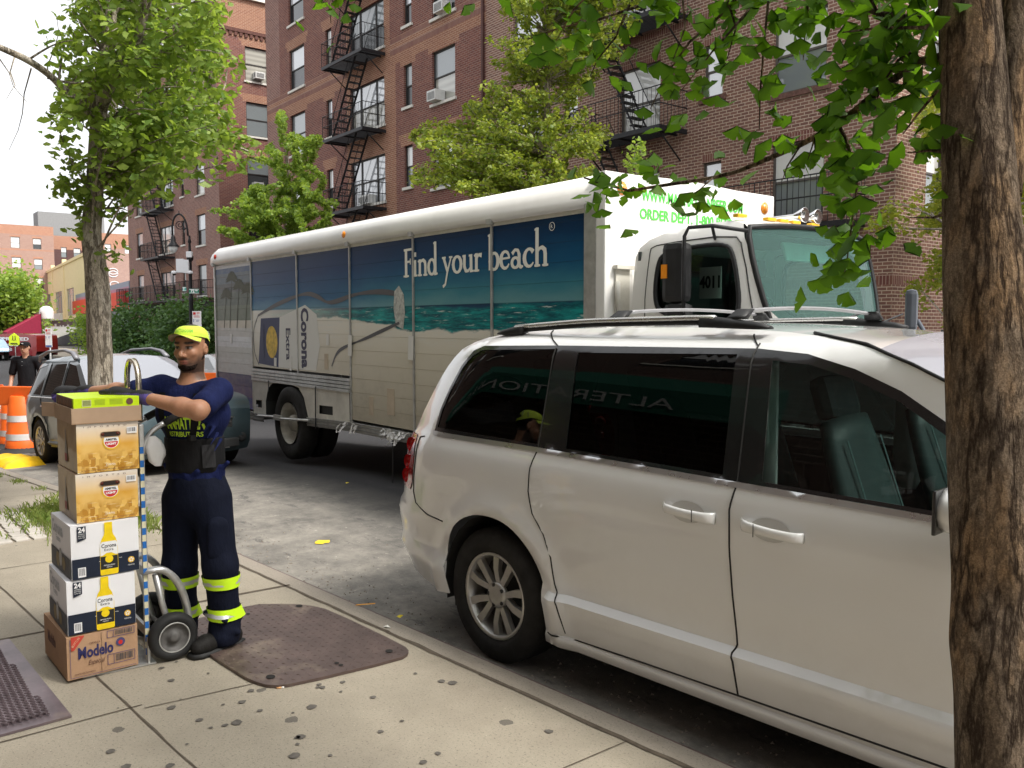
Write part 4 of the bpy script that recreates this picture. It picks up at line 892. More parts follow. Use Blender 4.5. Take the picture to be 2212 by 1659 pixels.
def truckwheel(x, y, sgn, deep=True):
    R = .50; pos = (x, y, .42 if x < 0 else .5); Rm = Matrix.Rotation(radians(90)*(-sgn), 3, 'X'); m = MB()
    for dz in (.14, -.16): m.lathe([(.29, -.1+dz), (R-.04, -.12+dz), (R, -.09+dz), (R, .09+dz), (R-.05, .12+dz), (.30, .10+dz), (.285, .05+dz), (.285, -.1+dz)], pos, 40, Rm)
    t = m.build('wheel', RUB, TR); m = MB(); m.lathe([(.285, .25), (.27, .24), (.255, .1), (.2, .07), (.12, .06), (.11, .2), (.06, .22), (.001, .22)], pos, 32, Rm)
    for k in range(8): a = 2*pi*k/8; m.lathe([(.018, .05), (.018, .11), (.001, .115)], Vector(pos)+Rm @ Vector((.165*cos(a), .165*sin(a), 0)), 8, Rm)
    m.build('rim', RIMT, t)
truckwheel(-5.95, .2, -1); truckwheel(-5.95, W_T-.2, 1); truckwheel(2.6, .25, -1); truckwheel(2.6, W_T-.15, 1)
m = MB()                                        # straps, drips and paper stickers on the doors
for (x, z, l) in ((-6.67, .97, .16), (-5.15, .97, .55), (-3.2, .52, .55)): m.box((x, -.03, z-l/2), (.022, .006, l), ry=.02)
split(m, 'black_strap', BLK, TR)
m = MB()
for (x, z, a, b) in ((-4.85, 1.58, .07, .14), (-4.22, 1.52, .09, .25), (-2.83, 1.52, .1, .26), (-8.2, 1.55, .08, .14), (-6.5, 1.24, .08, .12), (-5.98, 1.24, .07, .2)): m.box((x, -.012 if (x in (-4.22, -2.83)) else .007, z), (a, .004, b), ry=.05)
split(m, 'paper_sticker', plain('paper_white', (.7, .69, .66), .8), TR)
m = MB()
for (x, z, a, b) in ((-3.75, .82, .1, .22), (-3.3, .9, .16, .3), (-4.9, 1.3, .1, .2)): m.box((x, .010, z), (a, .004, b))
split(m, 'tape_patch', M('tan_tape', (.5, .42, .32), .7), TR)
# printed lettering and the bottle
FT = lambda v: Vector((v[0], .004, v[1]))
m = MB(); k = .165
tot = sum(GLY[c][0] for c in 'Find your beach'); sc_ = 2.42/(tot*k*.94)
x0w = -3.0; acc = 0
for c in 'Find your beach':
    ad, st = GLY[c]; base = acc; q = lambda v: Vector((x0w+(base+v[0])*k*.94*sc_, .0105, 2.29+v[1]*k*1.02))
    for pts, ws in st: ribbon2(m, pts, ws if len(ws) >= 2 else ws*2, q)
    acc += ad
m.tube([(x0w+2.46+.035*cos(a), .0105, 2.62+.035*sin(a)) for a in np.linspace(0, 2*pi, 14)], .003, 4); write(m, 'R', (x0w+2.445, .0105, 2.605), (1, 0, 0), (0, 0, 1), .045)
m.build('slogan_lettering', plain('cream_print', (.84, .83, .76), .6), TR)
GREY = plain('bottle_outline_grey', (.07, .07, .075), .4); m = MB()
B1 = smoothpoly([(-7.1, 1.90), (-6.6, 2.02), (-6.0, 2.12), (-5.45, 2.19), (-5.1, 2.13), (-4.85, 2.04), (-4.55, 2.06), (-4.1, 2.14), (-3.5, 2.15), (-3.12, 2.11)], 2, False)
B2 = smoothpoly([(-4.75, 1.25), (-4.62, 1.42), (-4.4, 1.50), (-3.9, 1.60), (-3.4, 1.72), (-3.1, 1.79)], 2, False)
for bb, wd in ((B1, .062), (B2, .045)): ribbon(m, bb, [wd*(.5+.5*abs(sin(i*.35))) for i in range(len(bb))], lambda v: Vector((v[0], .0108, v[1])))
ribbon(m, smoothpoly([(-7.1, 1.9), (-7.3, 1.7), (-7.28, 1.35), (-7.1, 1.18)], 2, False), [.02]*14, lambda v: Vector((v[0], .0108, v[1])))
split(m, 'bottle_outline', GREY, TR)
m = MB(); cap = [(-3.17, 1.76), (-3.02, 1.72), (-2.98, 1.9), (-3.0, 2.1), (-3.1, 2.2), (-3.2, 2.14), (-3.22, 1.95)]; m.add([(a, .0104, b) for a, b in cap], [tuple(range(7))]); m.build('bottle_cap_print', M('cap_silver_print', (.45, .46, .43), .4, var=.4, vs=30), TR)
m = MB(); m.add([(a, .0110, b) for a, b in ((-7.12, 1.2), (-6.4, 1.17), (-6.33, 1.87), (-7.0, 1.86))], [(0, 1, 2, 3)]); m.m = 1
m.add([(a, .0110, b) for a, b in ((-6.4, 1.17), (-5.2, 1.17), (-5.08, 1.5), (-5.16, 1.9), (-5.5, 2.03), (-6.33, 1.87))], [(0, 1, 2, 3, 4, 5)]); m.build('bottle_label_print', [plain('label_navy', (.015, .025, .09), .5), plain('label_white', (.66, .66, .62), .5)], TR)
m = MB(); m.add([(-6.62+.2*cos(a), .0106, 1.52+.23*sin(a)) for a in np.linspace(0, 2*pi, 24)[:-1]], [tuple(range(23))]); m.build('label_roundel_print', M('label_gold', (.62, .42, .06), .5, var=.35, vs=14), TR)
m = MB(); write(m, 'Corona', (-5.62, .0100, 1.99), (0, 0, -1), (1, 0, 0), .30, bold=.012, width=.80); m.build('label_lettering', plain('label_navy_ink', (.02, .02, .06), .5), TR); m = MB(); write(m, 'Extra', (-6.12, .0100, 1.72), (0, 0, -1), (1, 0, 0), .2, bold=.004, width=.44); m.build('label_lettering', plain('label_navy_ink', (.02, .02, .06), .5), TR); m = MB(); write(m, 'LA CERVEZA MAS FINA', (-6.92, .0100, 1.78), (0, 0, -1), (1, 0, 0), .06, width=.5)
m.build('label_lettering', plain('label_navy_ink', (.02, .02, .06), .5), TR)
m = MB()                                        # printed palms on the rear bay
for px_, h in ((-8.25, .75), (-7.95, .62), (-7.6, .55), (-8.5, .5)):
    tx = px_+.12; ribbon(m, [(px_, 1.72), (px_+.05, 1.72+h*.5), (tx, 1.72+h)], [.03, .02, .015], lambda v: Vector((v[0], .0108, v[1])))
    for a in range(-30, 220, 28): ribbon(m, [(tx, 1.72+h), (tx+.14*cos(radians(a)), 1.74+h+.10*sin(radians(a))), (tx+.26*cos(radians(a)), 1.70+h+.06*sin(radians(a)))], [.02, .05, .008], lambda v: Vector((v[0], .0108, v[1])))
m.build('palm_print', plain('palm_print_ink', (.05, .055, .025), .5), TR)
# front of the box: web address, lamps, latch
m = MB(); GRN_INK = plain('green_lettering', (.10, .55, .08), .5); fx = .123
write(m, 'WWW.MANHATTANBEER.COM', (fx, .42, 2.805), (0, 1, .0), (0, 0, 1), .13, bold=.003, width=1.36); m.build('web_address', GRN_INK, TR); m = MB(); write(m, 'ORDER DEPT. 1-800-BEER-INC', (fx, .40, 2.655), (0, 1, .0), (0, 0, 1), .12, bold=.003, width=1.46); m.build('order_line', GRN_INK, TR)
AMB = plain('amber_lens', (.85, .28, .02), .25, coat=.5); REDL = plain('red_lens', (.55, .04, .02), .25, coat=.5)
for y in (.19, W_T-.16): m = MB(); m.lathe([(.045, 0), (.042, .012), (.001, .02)], (fx-.003, y, 2.88), 14, Matrix.Rotation(pi/2, 3, 'Y')); m.lathe([(.056, 0), (.056, .006), (.045, .008)], (fx-.003, y, 2.88), 14, Matrix.Rotation(pi/2, 3, 'Y')); m.build('marker_lamp', AMB, TR)
for x, mt in ((-4.3, AMB), (-8.72, REDL)): m = MB(); m.lathe([(.045, 0), (.035, .015), (.001, .022)], (x, -.03, 2.85), 12, Matrix.Rotation(pi/2, 3, 'X')); m.build('marker_lamp', mt, TR)
m = MB(); m.box((.13, .19, 2.0), (.02, .16, .5)); m.box((.15, .19, 2.24), (.05, .2, .03)); m.tube([(.15, .12, 2.12), (.17, .1, 2.02), (.17, .13, 1.85), (.15, .2, 1.76)], .022, 6); m.build('door_latch', WHT2, TR)
m = MB()
for k in range(22): z = 2.26-k*.034; m.tube([(.16+.006*cos(t), .33+.01*cos(t)*(k % 2), z+.018*sin(t)) for t in np.linspace(0, 2*pi, 7)], .004, 4)
m.build('chain', M('galvanised_chain', (.45, .44, .42), .4, .7), TR)
# cab
CW = 1.70; CY0 = .13
def cy(x, z):
    e = CW/2; e -= .05*max(0, (z-1.9)/.6)**2
    if z > 2.32: e -= .6*(z-2.32)**2/.12*.35
    if x > 1.25: e -= .15*((x-1.25)/.3)**2 if x < 1.6 else .15+.04*(x-1.6)
    return e
out = smoothpoly([(.30, .62), (.30, 2.27), (.36, 2.42), (.6, 2.50), (1.15, 2.54), (1.33, 2.48), (1.53, 1.72), (2.0, 1.66), (3.1, 1.5), (3.35, 1.4), (3.4, .62)], 1)
win = smoothpoly([(.56, 2.26), (.54, 1.98), (.60, 1.86), (.95, 1.80), (1.30, 1.78), (1.34, 1.95), (1.27, 2.29), (1.17, 2.36), (.8, 2.35), (.62, 2.32)], 2)
door = smoothpoly([(.44, 2.36), (.44, .8), (1.45, .8), (1.45, 1.7), (1.34, 2.33), (1.25, 2.42), (.55, 2.40)], 1)
V, T_ = side_patch(out, [('glass', win), ('arch', [(2.05, .4), (2.05, .7), (2.2, .95), (2.45, 1.08), (2.8, 1.08), (3.05, .95), (3.15, .7), (3.15, .4)])], .09)
CB = bpy.data.objects.new('cab', None); S.collection.objects.link(CB); CB.parent = TR; CB.location = (0, CY0+CW/2, 0)
TG = glassy('truck_window_glass', (.36, .42, .40), .02, 1.4, alpha=1)
for sg in (-1, 1):
    emit_side(V, T_['body'], cy, sg, 'cab_side', WHT, CB); emit_side(V, T_['glass'], cy, sg, 'side_window', TG, CB, -.01)
    m = MB(); m.tube([(x, sg*(cy(x, z)+.002), z) for x, z in dense(win, .05)], .018, 6, closed=True); m.build('window_seal', BLK, CB)
    m = MB(); seam(m, door+[door[0]], cy, sg, .005); m.build('door_gap', DARKM, CB)
ip = [i for i, p in enumerate(out)]
path = dense(smoothpoly([(.30, .62), (.30, 2.27), (.36, 2.42), (.6, 2.50), (1.15, 2.54), (1.30, 2.49)], 1, False), .08, False); n1 = len(path)
path += dense([(1.34, 2.455), (1.525, 1.74)], .08, False); n2 = len(path); path += dense(smoothpoly([(1.56, 1.70), (2.0, 1.66), (3.1, 1.5), (3.35, 1.4), (3.4, .62)], 1, False), .1, False)
WSG, n, b = newmat('truck_windscreen_glass'); b.inputs['Base Color'].default_value = (.17, .30, .28, 1); b.inputs['Roughness'].default_value = .03; tr = N(n, 'ShaderNodeBsdfTransparent'); tr.inputs[0].default_value = (.5, .85, .76, 1); mx = N(n, 'ShaderNodeMixShader'); mx.inputs[0].default_value = .33; n.links.new(tr.outputs[0], mx.inputs[1]); n.links.new(b.outputs[0], mx.inputs[2]); n.links.new(mx.outputs[0], n.nodes['Material Output'].inputs[0])  # pale teal sky glare mixed into the glass as colour
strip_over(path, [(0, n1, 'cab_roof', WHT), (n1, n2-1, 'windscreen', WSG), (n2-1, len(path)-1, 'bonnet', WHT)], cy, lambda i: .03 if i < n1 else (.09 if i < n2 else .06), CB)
m = MB(); fr_ = [(x, -cy(x, z)*.985, z) for x, z in ((1.335, 2.51), (1.62, 1.74))]; wsl = lambda s, x, z: (x+.09*(1-abs(s)**2.4)*.95+.004, s*cy(x, z), z+.03*(1-abs(s)**2.4))
edge = [wsl(s, 1.335, 2.465) for s in np.linspace(-.99, .99, 12)]+[wsl(.99, 1.335+.19*t, 2.465-.725*t) for t in np.linspace(.1, 1, 6)]+[wsl(s, 1.525, 1.74) for s in np.linspace(.9, -.99, 10)]+[wsl(-.99, 1.335+.19*t, 2.465-.725*t) for t in np.linspace(.9, .1, 5)]
m.tube(edge, .022, 6, closed=True); m.build('windscreen_seal', BLK, CB)
for y in (-.66, -.30, -.14, .02, .28): m = MB(); m.box((1.19, y, 2.565), (.05, .11, .026), bev=.008); m.build('roof_marker_lamp', plain('yellow_lens', (.85, .48, .03), .3, coat=.5), CB)
for y in (.12, .30): m = MB(); m.lathe([(.015, -.3), (.02, -.1), (.06, 0), (.055, .002), (.001, -.04)], (1.22, y, 2.63), 14, Matrix.Rotation(pi/2, 3, 'Y')); m.build('roof_horn', M('chrome', (.75, .75, .75), .12, 1, var=.02), CB)
m = MB(); m.box((.36, 0, 1.65), (.03, 1.66, 1.4)); m.box((.85, 0, 2.44), (.8, 1.3, .02)); m.box((.82, 0, 1.2), (.9, 1.66, .5)); m.box((.5, -.45, 1.75), (.16, .5, .9), bev=.06); m.box((.5, .45, 1.75), (.16, .5, .9), bev=.06); m.box((1.45, 0, 1.66), (.4, 1.5, .14), bev=.04); m.build('cab_interior', plain('grey_trim', (.06, .07, .068), .8), CB)
m = MB(); m.tube([(1.2+.06*cos(a), -.45+.2*sin(a), 1.84+.13*cos(a)) for a in np.linspace(0, 2*pi, 20)], .014, 6); m.build('steering_wheel', BLK, CB)
m = MB(); m.box((1.24, .12, 2.33), (.03, .62, .15), ry=-.3, bev=.02); m.build('sun_visor', M('pale_green_visor', (.35, .48, .43), .7), CB)
m = MB(); p = Vector((1.0, -cy(.98, 2.1)+.02, 2.0)); m.box(p+Vector((.06, 0, .08)), (.20, .003, .23)); m.build('number_card', plain('paper_white', (.7, .69, .66), .8), CB)
m = MB(); write(m, '4011', p+Vector((-.035, -.004, .045)), (1, 0, 0), (0, 0, 1), .12, sx=.8, bold=.004, width=.185); m.build('card_number', plain('black_ink', (.01, .01, .01), .6), CB)
mr = MB(); mr.box((.93, -cy(1, 2.1)-.20, 2.15), (.20, .13, .44), bev=.05); mr.build('door_mirror', BLK, CB); mr = MB(); mr.box((.96, -cy(1, 2.1)-.21, 1.84), (.20, .13, .18), bev=.05); mr.build('wide_mirror', BLK, CB)
m = MB(); m.tube([(1.06, -cy(1, 2)-.27, 1.76), (1.06, -cy(1, 2)-.27, 2.40), (1.08, -cy(1, 2)-.25, 2.46), (1.2, -cy(1, 2)-.14, 2.47), (1.38, -cy(1.3, 2.4)-.02, 2.43)], .014, 6); m.tube([(1.2, -cy(1, 2)-.14, 2.465), (1.08, -cy(1.1, 2.4)-.0, 2.40)], .012, 6); m.tube([(1.06, -cy(1, 2)-.27, 1.8), (1.25, -cy(1.2, 1.8)+.02, 1.74)], .014, 6); m.build('mirror_bracket', BLK, CB)
m = MB(); m.box((.87, -cy(1, 2.1)-.267, 2.16), (.055, .008, .10)); m.box((.87, -cy(1, 2.1)-.27, 2.16), (.055, .006, .10)); m.build('mirror_lamp', AMB, CB)
m = MB(); m.box((2.46, -.62, 1.86), (.07, .34, .26), rz=.45, bev=.06); m.tube([(2.5, -.62, 1.8), (2.75, -.75, 1.5)], .014, 6); m.build('bonnet_mirror', M('grey_mirror_shell', (.10, .11, .13), .4), CB)
m = MB()
for y in (-.2, .45): m.tube([(1.72, y-.1, 1.78), (1.60, y+.5, 1.86)], .008, 5)
split(m, 'wiper', BLK, CB)
m = MB(); m.box((3.45, 0, .7), (.15, 2.2, .3), bev=.05); m.build('bumper', WHT2, CB)
for y in (-.75, .75): m = MB(); m.lathe([(.1, 0), (.09, .04), (.001, .05)], (3.38, y, 1.05), 16, Matrix.Rotation(pi/2, 3, 'Y')); m.build('headlamp', plain('lamp_glass', (.7, .72, .74), .1, coat=1), CB)
# torn plastic film caught on the rail
m = MB(); wr = random.Random(3)
PLS = M('thin_white_plastic', (.75, .75, .74), .3, var=.05)
for (cx_, n_, lb) in ((-3.15, 27, 'large tuft of torn plastic film on the truck rail just left of the van'), (-8.2, 12, 'torn plastic film hanging from the rear end of the truck rail'), (-4.1, 6, 'small wisp of plastic film on the middle of the truck rail')):
    m = MB()
    for k in range(n_):
        x = cx_+wr.gauss(0, .13); p = [(x, -.03, .56)]; 
        for j in range(3): p.append((p[-1][0]+wr.gauss(-.02, .035), p[-1][1]-wr.uniform(0, .03), p[-1][2]-wr.uniform(.0, .07)+(.05 if j == 0 else 0)))
        for a, b in zip(p, p[1:]): w0 = wr.uniform(.008, .025); m.quad((a[0]-w0, a[1], a[2]), (a[0]+w0, a[1]-.008, a[2]), (b[0]+w0, b[1], b[2]), (b[0]-w0, b[1]-.01, b[2]))
    tag(m.build('plastic_film', PLS, loc=(-5.1, 4.9, 0)), lb, 'plastic film')
# ================================================================ passenger cars
def interp(t, x):
    if x <= t[0][0]: return t[0][1]
    for (a, b), (c, d) in zip(t, t[1:]):
        if x <= c: return b+(d-b)*(x-a)/(c-a)
    return t[-1][1]
def paint(name, c, rough=.28, coat=1.0, metal=0):
    m, n, b = newmat(name); P = N(n, 'ShaderNodeTexCoord').outputs['Object']
    f = ramp(n, noise(n, P, 2.2, 6, .7), .45, .8); mm = N(n, 'ShaderNodeMath', operation='MULTIPLY'); n.links.new(f, mm.inputs[0]); mm.inputs[1].default_value = .22
    sp = N(n, 'ShaderNodeSeparateXYZ'); n.links.new(P, sp.inputs[0]); mr = N(n, 'ShaderNodeMapRange'); mr.inputs[1].default_value = .9; mr.inputs[2].default_value = .2; n.links.new(sp.outputs[2], mr.inputs[0])
    m2 = N(n, 'ShaderNodeMath', operation='MULTIPLY'); n.links.new(mm.outputs[0], m2.inputs[0]); n.links.new(mr.outputs[0], m2.inputs[1])
    n.links.new(mixc(n, m2.outputs[0], c, (.25, .22, .18)), b.inputs['Base Color']); b.inputs['Roughness'].default_value = rough; b.inputs['Coat Weight'].default_value = coat; b.inputs['Coat Roughness'].default_value = .03; b.inputs['Metallic'].default_value = metal; return m
CHR = M('belt_chrome', (.6, .6, .6), .3, 1, var=.02); BLKG = plain('gloss_black_trim', (.012, .012, .013), .22, coat=.4); GAP = plain('panel_gap_dark', (.012, .011, .01), .8)
VWS, n, b = newmat('van_windscreen_glass'); b.inputs['Base Color'].default_value = (.62, .61, .68, 1); b.inputs['Roughness'].default_value = .04; tr = N(n, 'ShaderNodeBsdfTransparent'); mx = N(n, 'ShaderNodeMixShader'); mx.inputs[0].default_value = .5; n.links.new(tr.outputs[0], mx.inputs[1]); n.links.new(b.outputs[0], mx.inputs[2]); n.links.new(mx.outputs[0], n.nodes['Material Output'].inputs[0])   # pale sky reflection mixed into the glass as colour
# ---- the white minivan
VN = thing('minivan', 'white minivan with dark tinted windows and roof rails parked at the kerb in the foreground', 'van', (-3.5936, 3.6169, 0), radians(4.6))
VW = paint('van_white_paint', (.76, .757, .75), .3); TINT = glassy('privacy_glass', (.03, .035, .035), .01, 1.5, alpha=1); FGL = glassy('clear_green_glass', (.42, .60, .55), .01, 1.5, alpha=1)
sil = [(.2, -.62), (.33, -.66), (.48, -.76), (.66, -.79), (.73, -.725), (.82, -.705), (1.12, -.645), (1.25, -.61), (1.38, -.55), (1.46, -.51), (1.56, -.455), (1.64, -.39), (1.69, -.31), (1.73, -.17)]
YP = [(.15, .88), (.22, .945), (.30, .965), (.43, .986), (.457, .990), (.488, .953), (.54, .955), (.7, .975), (.9, .985), (1.04, .980), (1.07, .975), (1.11, .962), (1.15, .943), (1.17, .935), (1.62, .822), (1.66, .80), (1.70, .75), (1.73, .69), (1.755, .60), (1.78, .5)]
def archb(x, z, cx, r0=.41):
    d = hypot(x-cx, z-.36); return .034*math.exp(-((d-r0-.045)/.05)**2) if z < .95 else 0
def yv(x, z):
    y = interp(YP, z); x0 = interp(sil, z)+.30
    if x < x0: y -= .51*(x0-x)**2
    if z < 1.0: y += archb(x, z, .02)+archb(x, z, 3.08)
    if x > 3.3: y -= .30*(x-3.3)**1.8
    elif x > 2.2 and z > 1.15: y -= 0
    # pressed crease of the doors fades into the arches
    return y
bot = [(.60, .225), (2.5, .235), (2.62, .24), (2.66, .5), (2.75, .66), (2.9, .76), (3.08, .78), (3.27, .76), (3.42, .66), (3.5, .5), (3.52, .26), (3.95, .24), (4.04, .40), (4.05, .62)]
top = [(3.95, .82), (3.5, .98), (2.98, 1.09), (2.8, 1.18), (2.4, 1.45), (2.22, 1.56), (2.05, 1.635), (1.86, 1.70), (1.6, 1.74), (1.1, 1.765), (.4, 1.76), (-.05, 1.745), (-.33, 1.715), (-.50, 1.66), (-.64, 1.56), (-.74, 1.44)]
rear = [(-.86, 1.2), (-.92, 1.1), (-.98, .82), (-1.0, .745), (-1.055, .70), (-1.07, .62), (-1.05, .5), (-.98, .37), (-.88, .30)]
arch_r = smoothpoly([(-.352, .29), (-.378, .42), (-.355, .57), (-.27, .70), (-.13, .775), (.03, .79), (.18, .76), (.305, .65), (.378, .49), (.398, .32), (.40, .225)], 2, False)
outline = bot+smoothpoly(top, 1, False)+rear+[(-.5, .29), (-.36, .285)]+arch_r
q_ = [(-.532, 1.195), (-.525, 1.29), (-.488, 1.40), (-.425, 1.527), (-.355, 1.60), (-.267, 1.637), (.315, 1.655), (.296, 1.185)]
d_ = [(.496, 1.185), (.46, 1.64), (1.342, 1.655), (1.368, 1.172)]; f_ = [(1.546, 1.168), (1.51, 1.635), (1.684, 1.622), (1.858, 1.575), (2.035, 1.503), (2.212, 1.395), (2.45, 1.22), (2.52, 1.155), (2.3, 1.155)]
band = [(-.555, 1.175), (-.55, 1.29), (-.51, 1.41), (-.44, 1.545), (-.36, 1.63), (-.27, 1.66), (.3, 1.672), (1.42, 1.68), (1.65, 1.664), (1.853, 1.614), (2.031, 1.543), (2.207, 1.44), (2.48, 1.235), (2.68, 1.135), (1.6, 1.152), (.3, 1.172)]
chrome = [(-.555, 1.15), (-.565, 1.175), (.3, 1.172), (1.6, 1.152), (2.68, 1.135), (2.68, 1.115), (1.6, 1.130), (.3, 1.150)]
lamp = [(-.78, 1.125), (-.93, 1.125), (-1.02, .80), (-.80, .80), (-.76, .85), (-.755, 1.0)]
V, T_ = side_patch(outline, [('band', band), ('glass_q', q_), ('glass_d', d_), ('glass_f', f_), ('chrome', chrome), ('lamp', lamp), ('crease', [(.42, .455), (2.48, .465), (2.48, .492), (.42, .484)])], .05)
dr1 = [(.30, 1.66), (.31, 1.16), (.292, 1.072), (.288, .956), (.316, .846), (.39, .757), (.44, .651), (.47, .529), (.505, .44), (.535, .30)]
drB = [(1.415, 1.70), (1.44, 1.13), (1.43, 1.046), (1.438, .862), (1.451, .677), (1.462, .50), (1.452, .47), (1.462, .44), (1.477, .295)]
drF = [(2.62, 1.13), (2.66, .9), (2.58, .7), (2.5, .5), (2.46, .295)]
sil_ = [(.42, .275), (1.0, .29), (1.6, .30), (2.47, .31)]; rs = [(-.66, 1.13), (-.72, 1.12), (-.74, .80), (-.70, .74), (-.55, .70), (-.40, .685)]
for sg in (-1, 1):
    emit_side(V, T_['body'], yv, sg, 'side_body', VW, VN); emit_side(V, T_['crease'], yv, sg, 'body_crease', VW, VN); emit_side(V, T_['band'], yv, sg, 'window_surround', BLKG, VN, .001)
    emit_side(V, T_['chrome'], yv, sg, 'chrome_strip', CHR, VN, .006)
    for nm in ('glass_q', 'glass_d'): emit_side(V, T_[nm], yv, sg, 'rear_side_window', TINT, VN, -.004)
    emit_side(V, T_['glass_f'], yv, sg, 'front_window', FGL, VN, -.004)
    emit_side(V, T_['lamp'], yv, sg, 'tail_lamp', plain('red_lamp_lens', (.42, .008, .008), .12, coat=1), VN, .006)
    for nm, s_ in (('door_gap', dr1), ('door_gap', drB), ('door_gap', drF), ('sill_gap', sil_), ('bumper_gap', rs), ('roof_gap', [(1.415, 1.69), (1.34, 1.735)]), ('roof_gap', [(.30, 1.67), (.12, 1.745)])):
        m = MB(); seam(m, s_, yv, sg, .0042, .0008); m.build(nm, GAP, VN)
    m = MB()                                # rounded ribs of the lamp
    for k, z in enumerate((1.06, .955, .87)): m.lathe([(.001, .035), (.03, .025), (.045, 0), (.045, -.02)], (-.845-.02*k, sg*(yv(-.84-.02*k, z)-.015), z), 14, Matrix.Rotation(radians(-90)*(-sg), 3, 'X') @ Matrix.Identity(3))
    m.build('lamp_lens_rib', plain('red_lamp_lens', (.42, .008, .008), .12, coat=1), VN)
    for x0_, x1_, zz, cap in ((1.118, 1.37, 1.0, 1), (1.492, 1.753, .99, 0)):
        m = MB(); L = x1_-x0_; y0 = yv(x0_, zz); rg = []
        for t in np.linspace(0, 1, 13):
            x = x0_+L*t; o = .012+.030*sin(pi*t)**.35 if 0 < t < 1 else .008; hh = .021+.004*(t if cap else 1-t)-.004*sin(pi*t); c = Vector((x, sg*(yv(x, zz)+o), zz+.012*(1-t)))
            rg.append([c+Vector((0, sg*.010*cos(a), hh*sin(a))) for a in np.linspace(0, 2*pi, 11)[:-1]])
        m.loft(rg); hd = m.build('door_handle', VW, VN)
        m = MB(); kx = x0_+L*(.68 if cap else .3); m.tube([(kx, sg*(yv(kx, zz)+.053), zz+.03), (kx, sg*(yv(kx, zz)+.053), zz-.02)], .002, 4); m.build('handle_split', GAP, hd)
        m = MB(); cx_ = (x0_+x1_)/2-.01; R3 = [(cx_+.085*cos(a), zz+.005+.045*sin(a)) for a in np.linspace(0, 2*pi, 20)[:-1]]
        m.add([(cx_, sg*(yv(cx_, zz)+.0015), zz)]+[(x, sg*(yv(x, z)+.0025), z) for x, z in R3], [(0, 1+i, 1+(i+1) % 19) for i in range(19)]); m.build('handle_recess', M('recess_shade_paint', (.52, .505, .48), .45, var=.03), VN)  # flat disc; the hollow's shade is put into its darker paint
    m = MB(); rg = []                       # lower sill moulding
    for x in np.linspace(.40, 2.6, 24):
        y = yv(x, .26); rg.append([(x, sg*(y-.06), .285), (x, sg*(y+.006), .283), (x, sg*(y+.012), .262), (x, sg*(y+.006), .225), (x, sg*(y-.03), .205), (x, sg*(y-.08), .2)])
    m.loft(rg, closed=True); m.build('sill_moulding', VW, VN)
    # inner arch
    for cx_ in (.02, 3.08):
        m = MB(); pts = [(cx_+.425*cos(radians(a)), .36+.425*sin(radians(a))) for a in range(-15, 196, 15)]
        for p, q in zip(pts, pts[1:]): m.quad((p[0], sg*.955, p[1]), (q[0], sg*.955, q[1]), (q[0], sg*.6, q[1]), (p[0], sg*.6, p[1]))
        m.add([(p[0], sg*.6, p[1]) for p in pts], [tuple(range(len(pts)))]); m.build('wheel_housing', DARKM, VN)
        wheel(VN, (cx_-.02, sg*.86, .352), .355, .215, .232, 10, sg)
    # roof rail with end caps
    m = MB(); ry = .66; zr = lambda x: interp([(-.2, 1.735), (.4, 1.772), (1.1, 1.785), (1.4, 1.772)], x)
    m.tube([(x, sg*(ry+.02), zr(x)+.022) for x in np.linspace(-.12, 1.15, 12)], .017, 8, flat=.8); r_ = m.build('roof_rail', M('brushed_rail', (.55, .54, .52), .25, .8, var=.05), VN)
    for x0_, x1_ in ((-.25, -.05), (1.42, 1.08)): m = MB(); m.loft([[(x0_+(x1_-x0_)*t+0, sg*(ry+.02+.026*cos(a)), zr(x0_+(x1_-x0_)*t)-.012+(.012+.034*t**.5)*max(-.2, sin(a))) for a in np.linspace(0, 2*pi, 11)[:-1]] for t in (0, .2, .5, .8, 1)]); m.build('rail_end_cap', BLK, r_)
    m = MB(); m.tube([(x, sg*(ry+.02), zr(x)+.002) for x in np.linspace(-.1, 1.15, 8)], .012, 6); m.build('rail_base', BLK, r_)
for x in (.58, 1.25):                        # cross bars
    m = MB(); m.tube([(x-.01, s*.60, 1.835+.02*(1-s*s)) for s in np.linspace(-1, 1, 13)], .014, 6, flat=.7); cb = m.build('cross_bar', M('grey_bar', (.30, .30, .31), .4, .3), VN)
    for sg in (-1, 1): m = MB(); m.loft([[(x-.045*(1-t*.5)+dx*(1-t*.3), sg*(.67-.06*t)+dy, 1.80+.045*t) for dx, dy in ((0, -.02), (.09, -.02), (.09, .02), (0, .02))] for t in (0, .4, 1)]); m.build('bar_foot', BLK, cb)
tp = smoothpoly(top, 1, False)[::-1]; pth = rear[::-1]+[(p[0], p[1]) for p in tp]+[(4.05, .62), (4.04, .40), (3.95, .24)]; pth = dense(pth, .09, False)
ix = lambda x, z: min(range(len(pth)), key=lambda i: hypot(pth[i][0]-x, pth[i][1]-z))
i1, i2, i3, i4, i5 = ix(-.9, 1.14), ix(-.45, 1.68), ix(1.86, 1.70), ix(2.95, 1.10), ix(4.0, .75)
strip_over(pth, [(0, i1, 'rear_body', VW), (i1, i2, 'rear_window', TINT), (i2, i3, 'roof', VW), (i3, i4, 'windscreen', VWS), (i4, i5, 'bonnet', VW), (i5, len(pth)-1, 'front_bumper', VW)], yv, lambda i: .04 if i < i1 else .05 if i < i2 else .022 if i < i3 else .07 if i < i4 else .05, VN, 16)
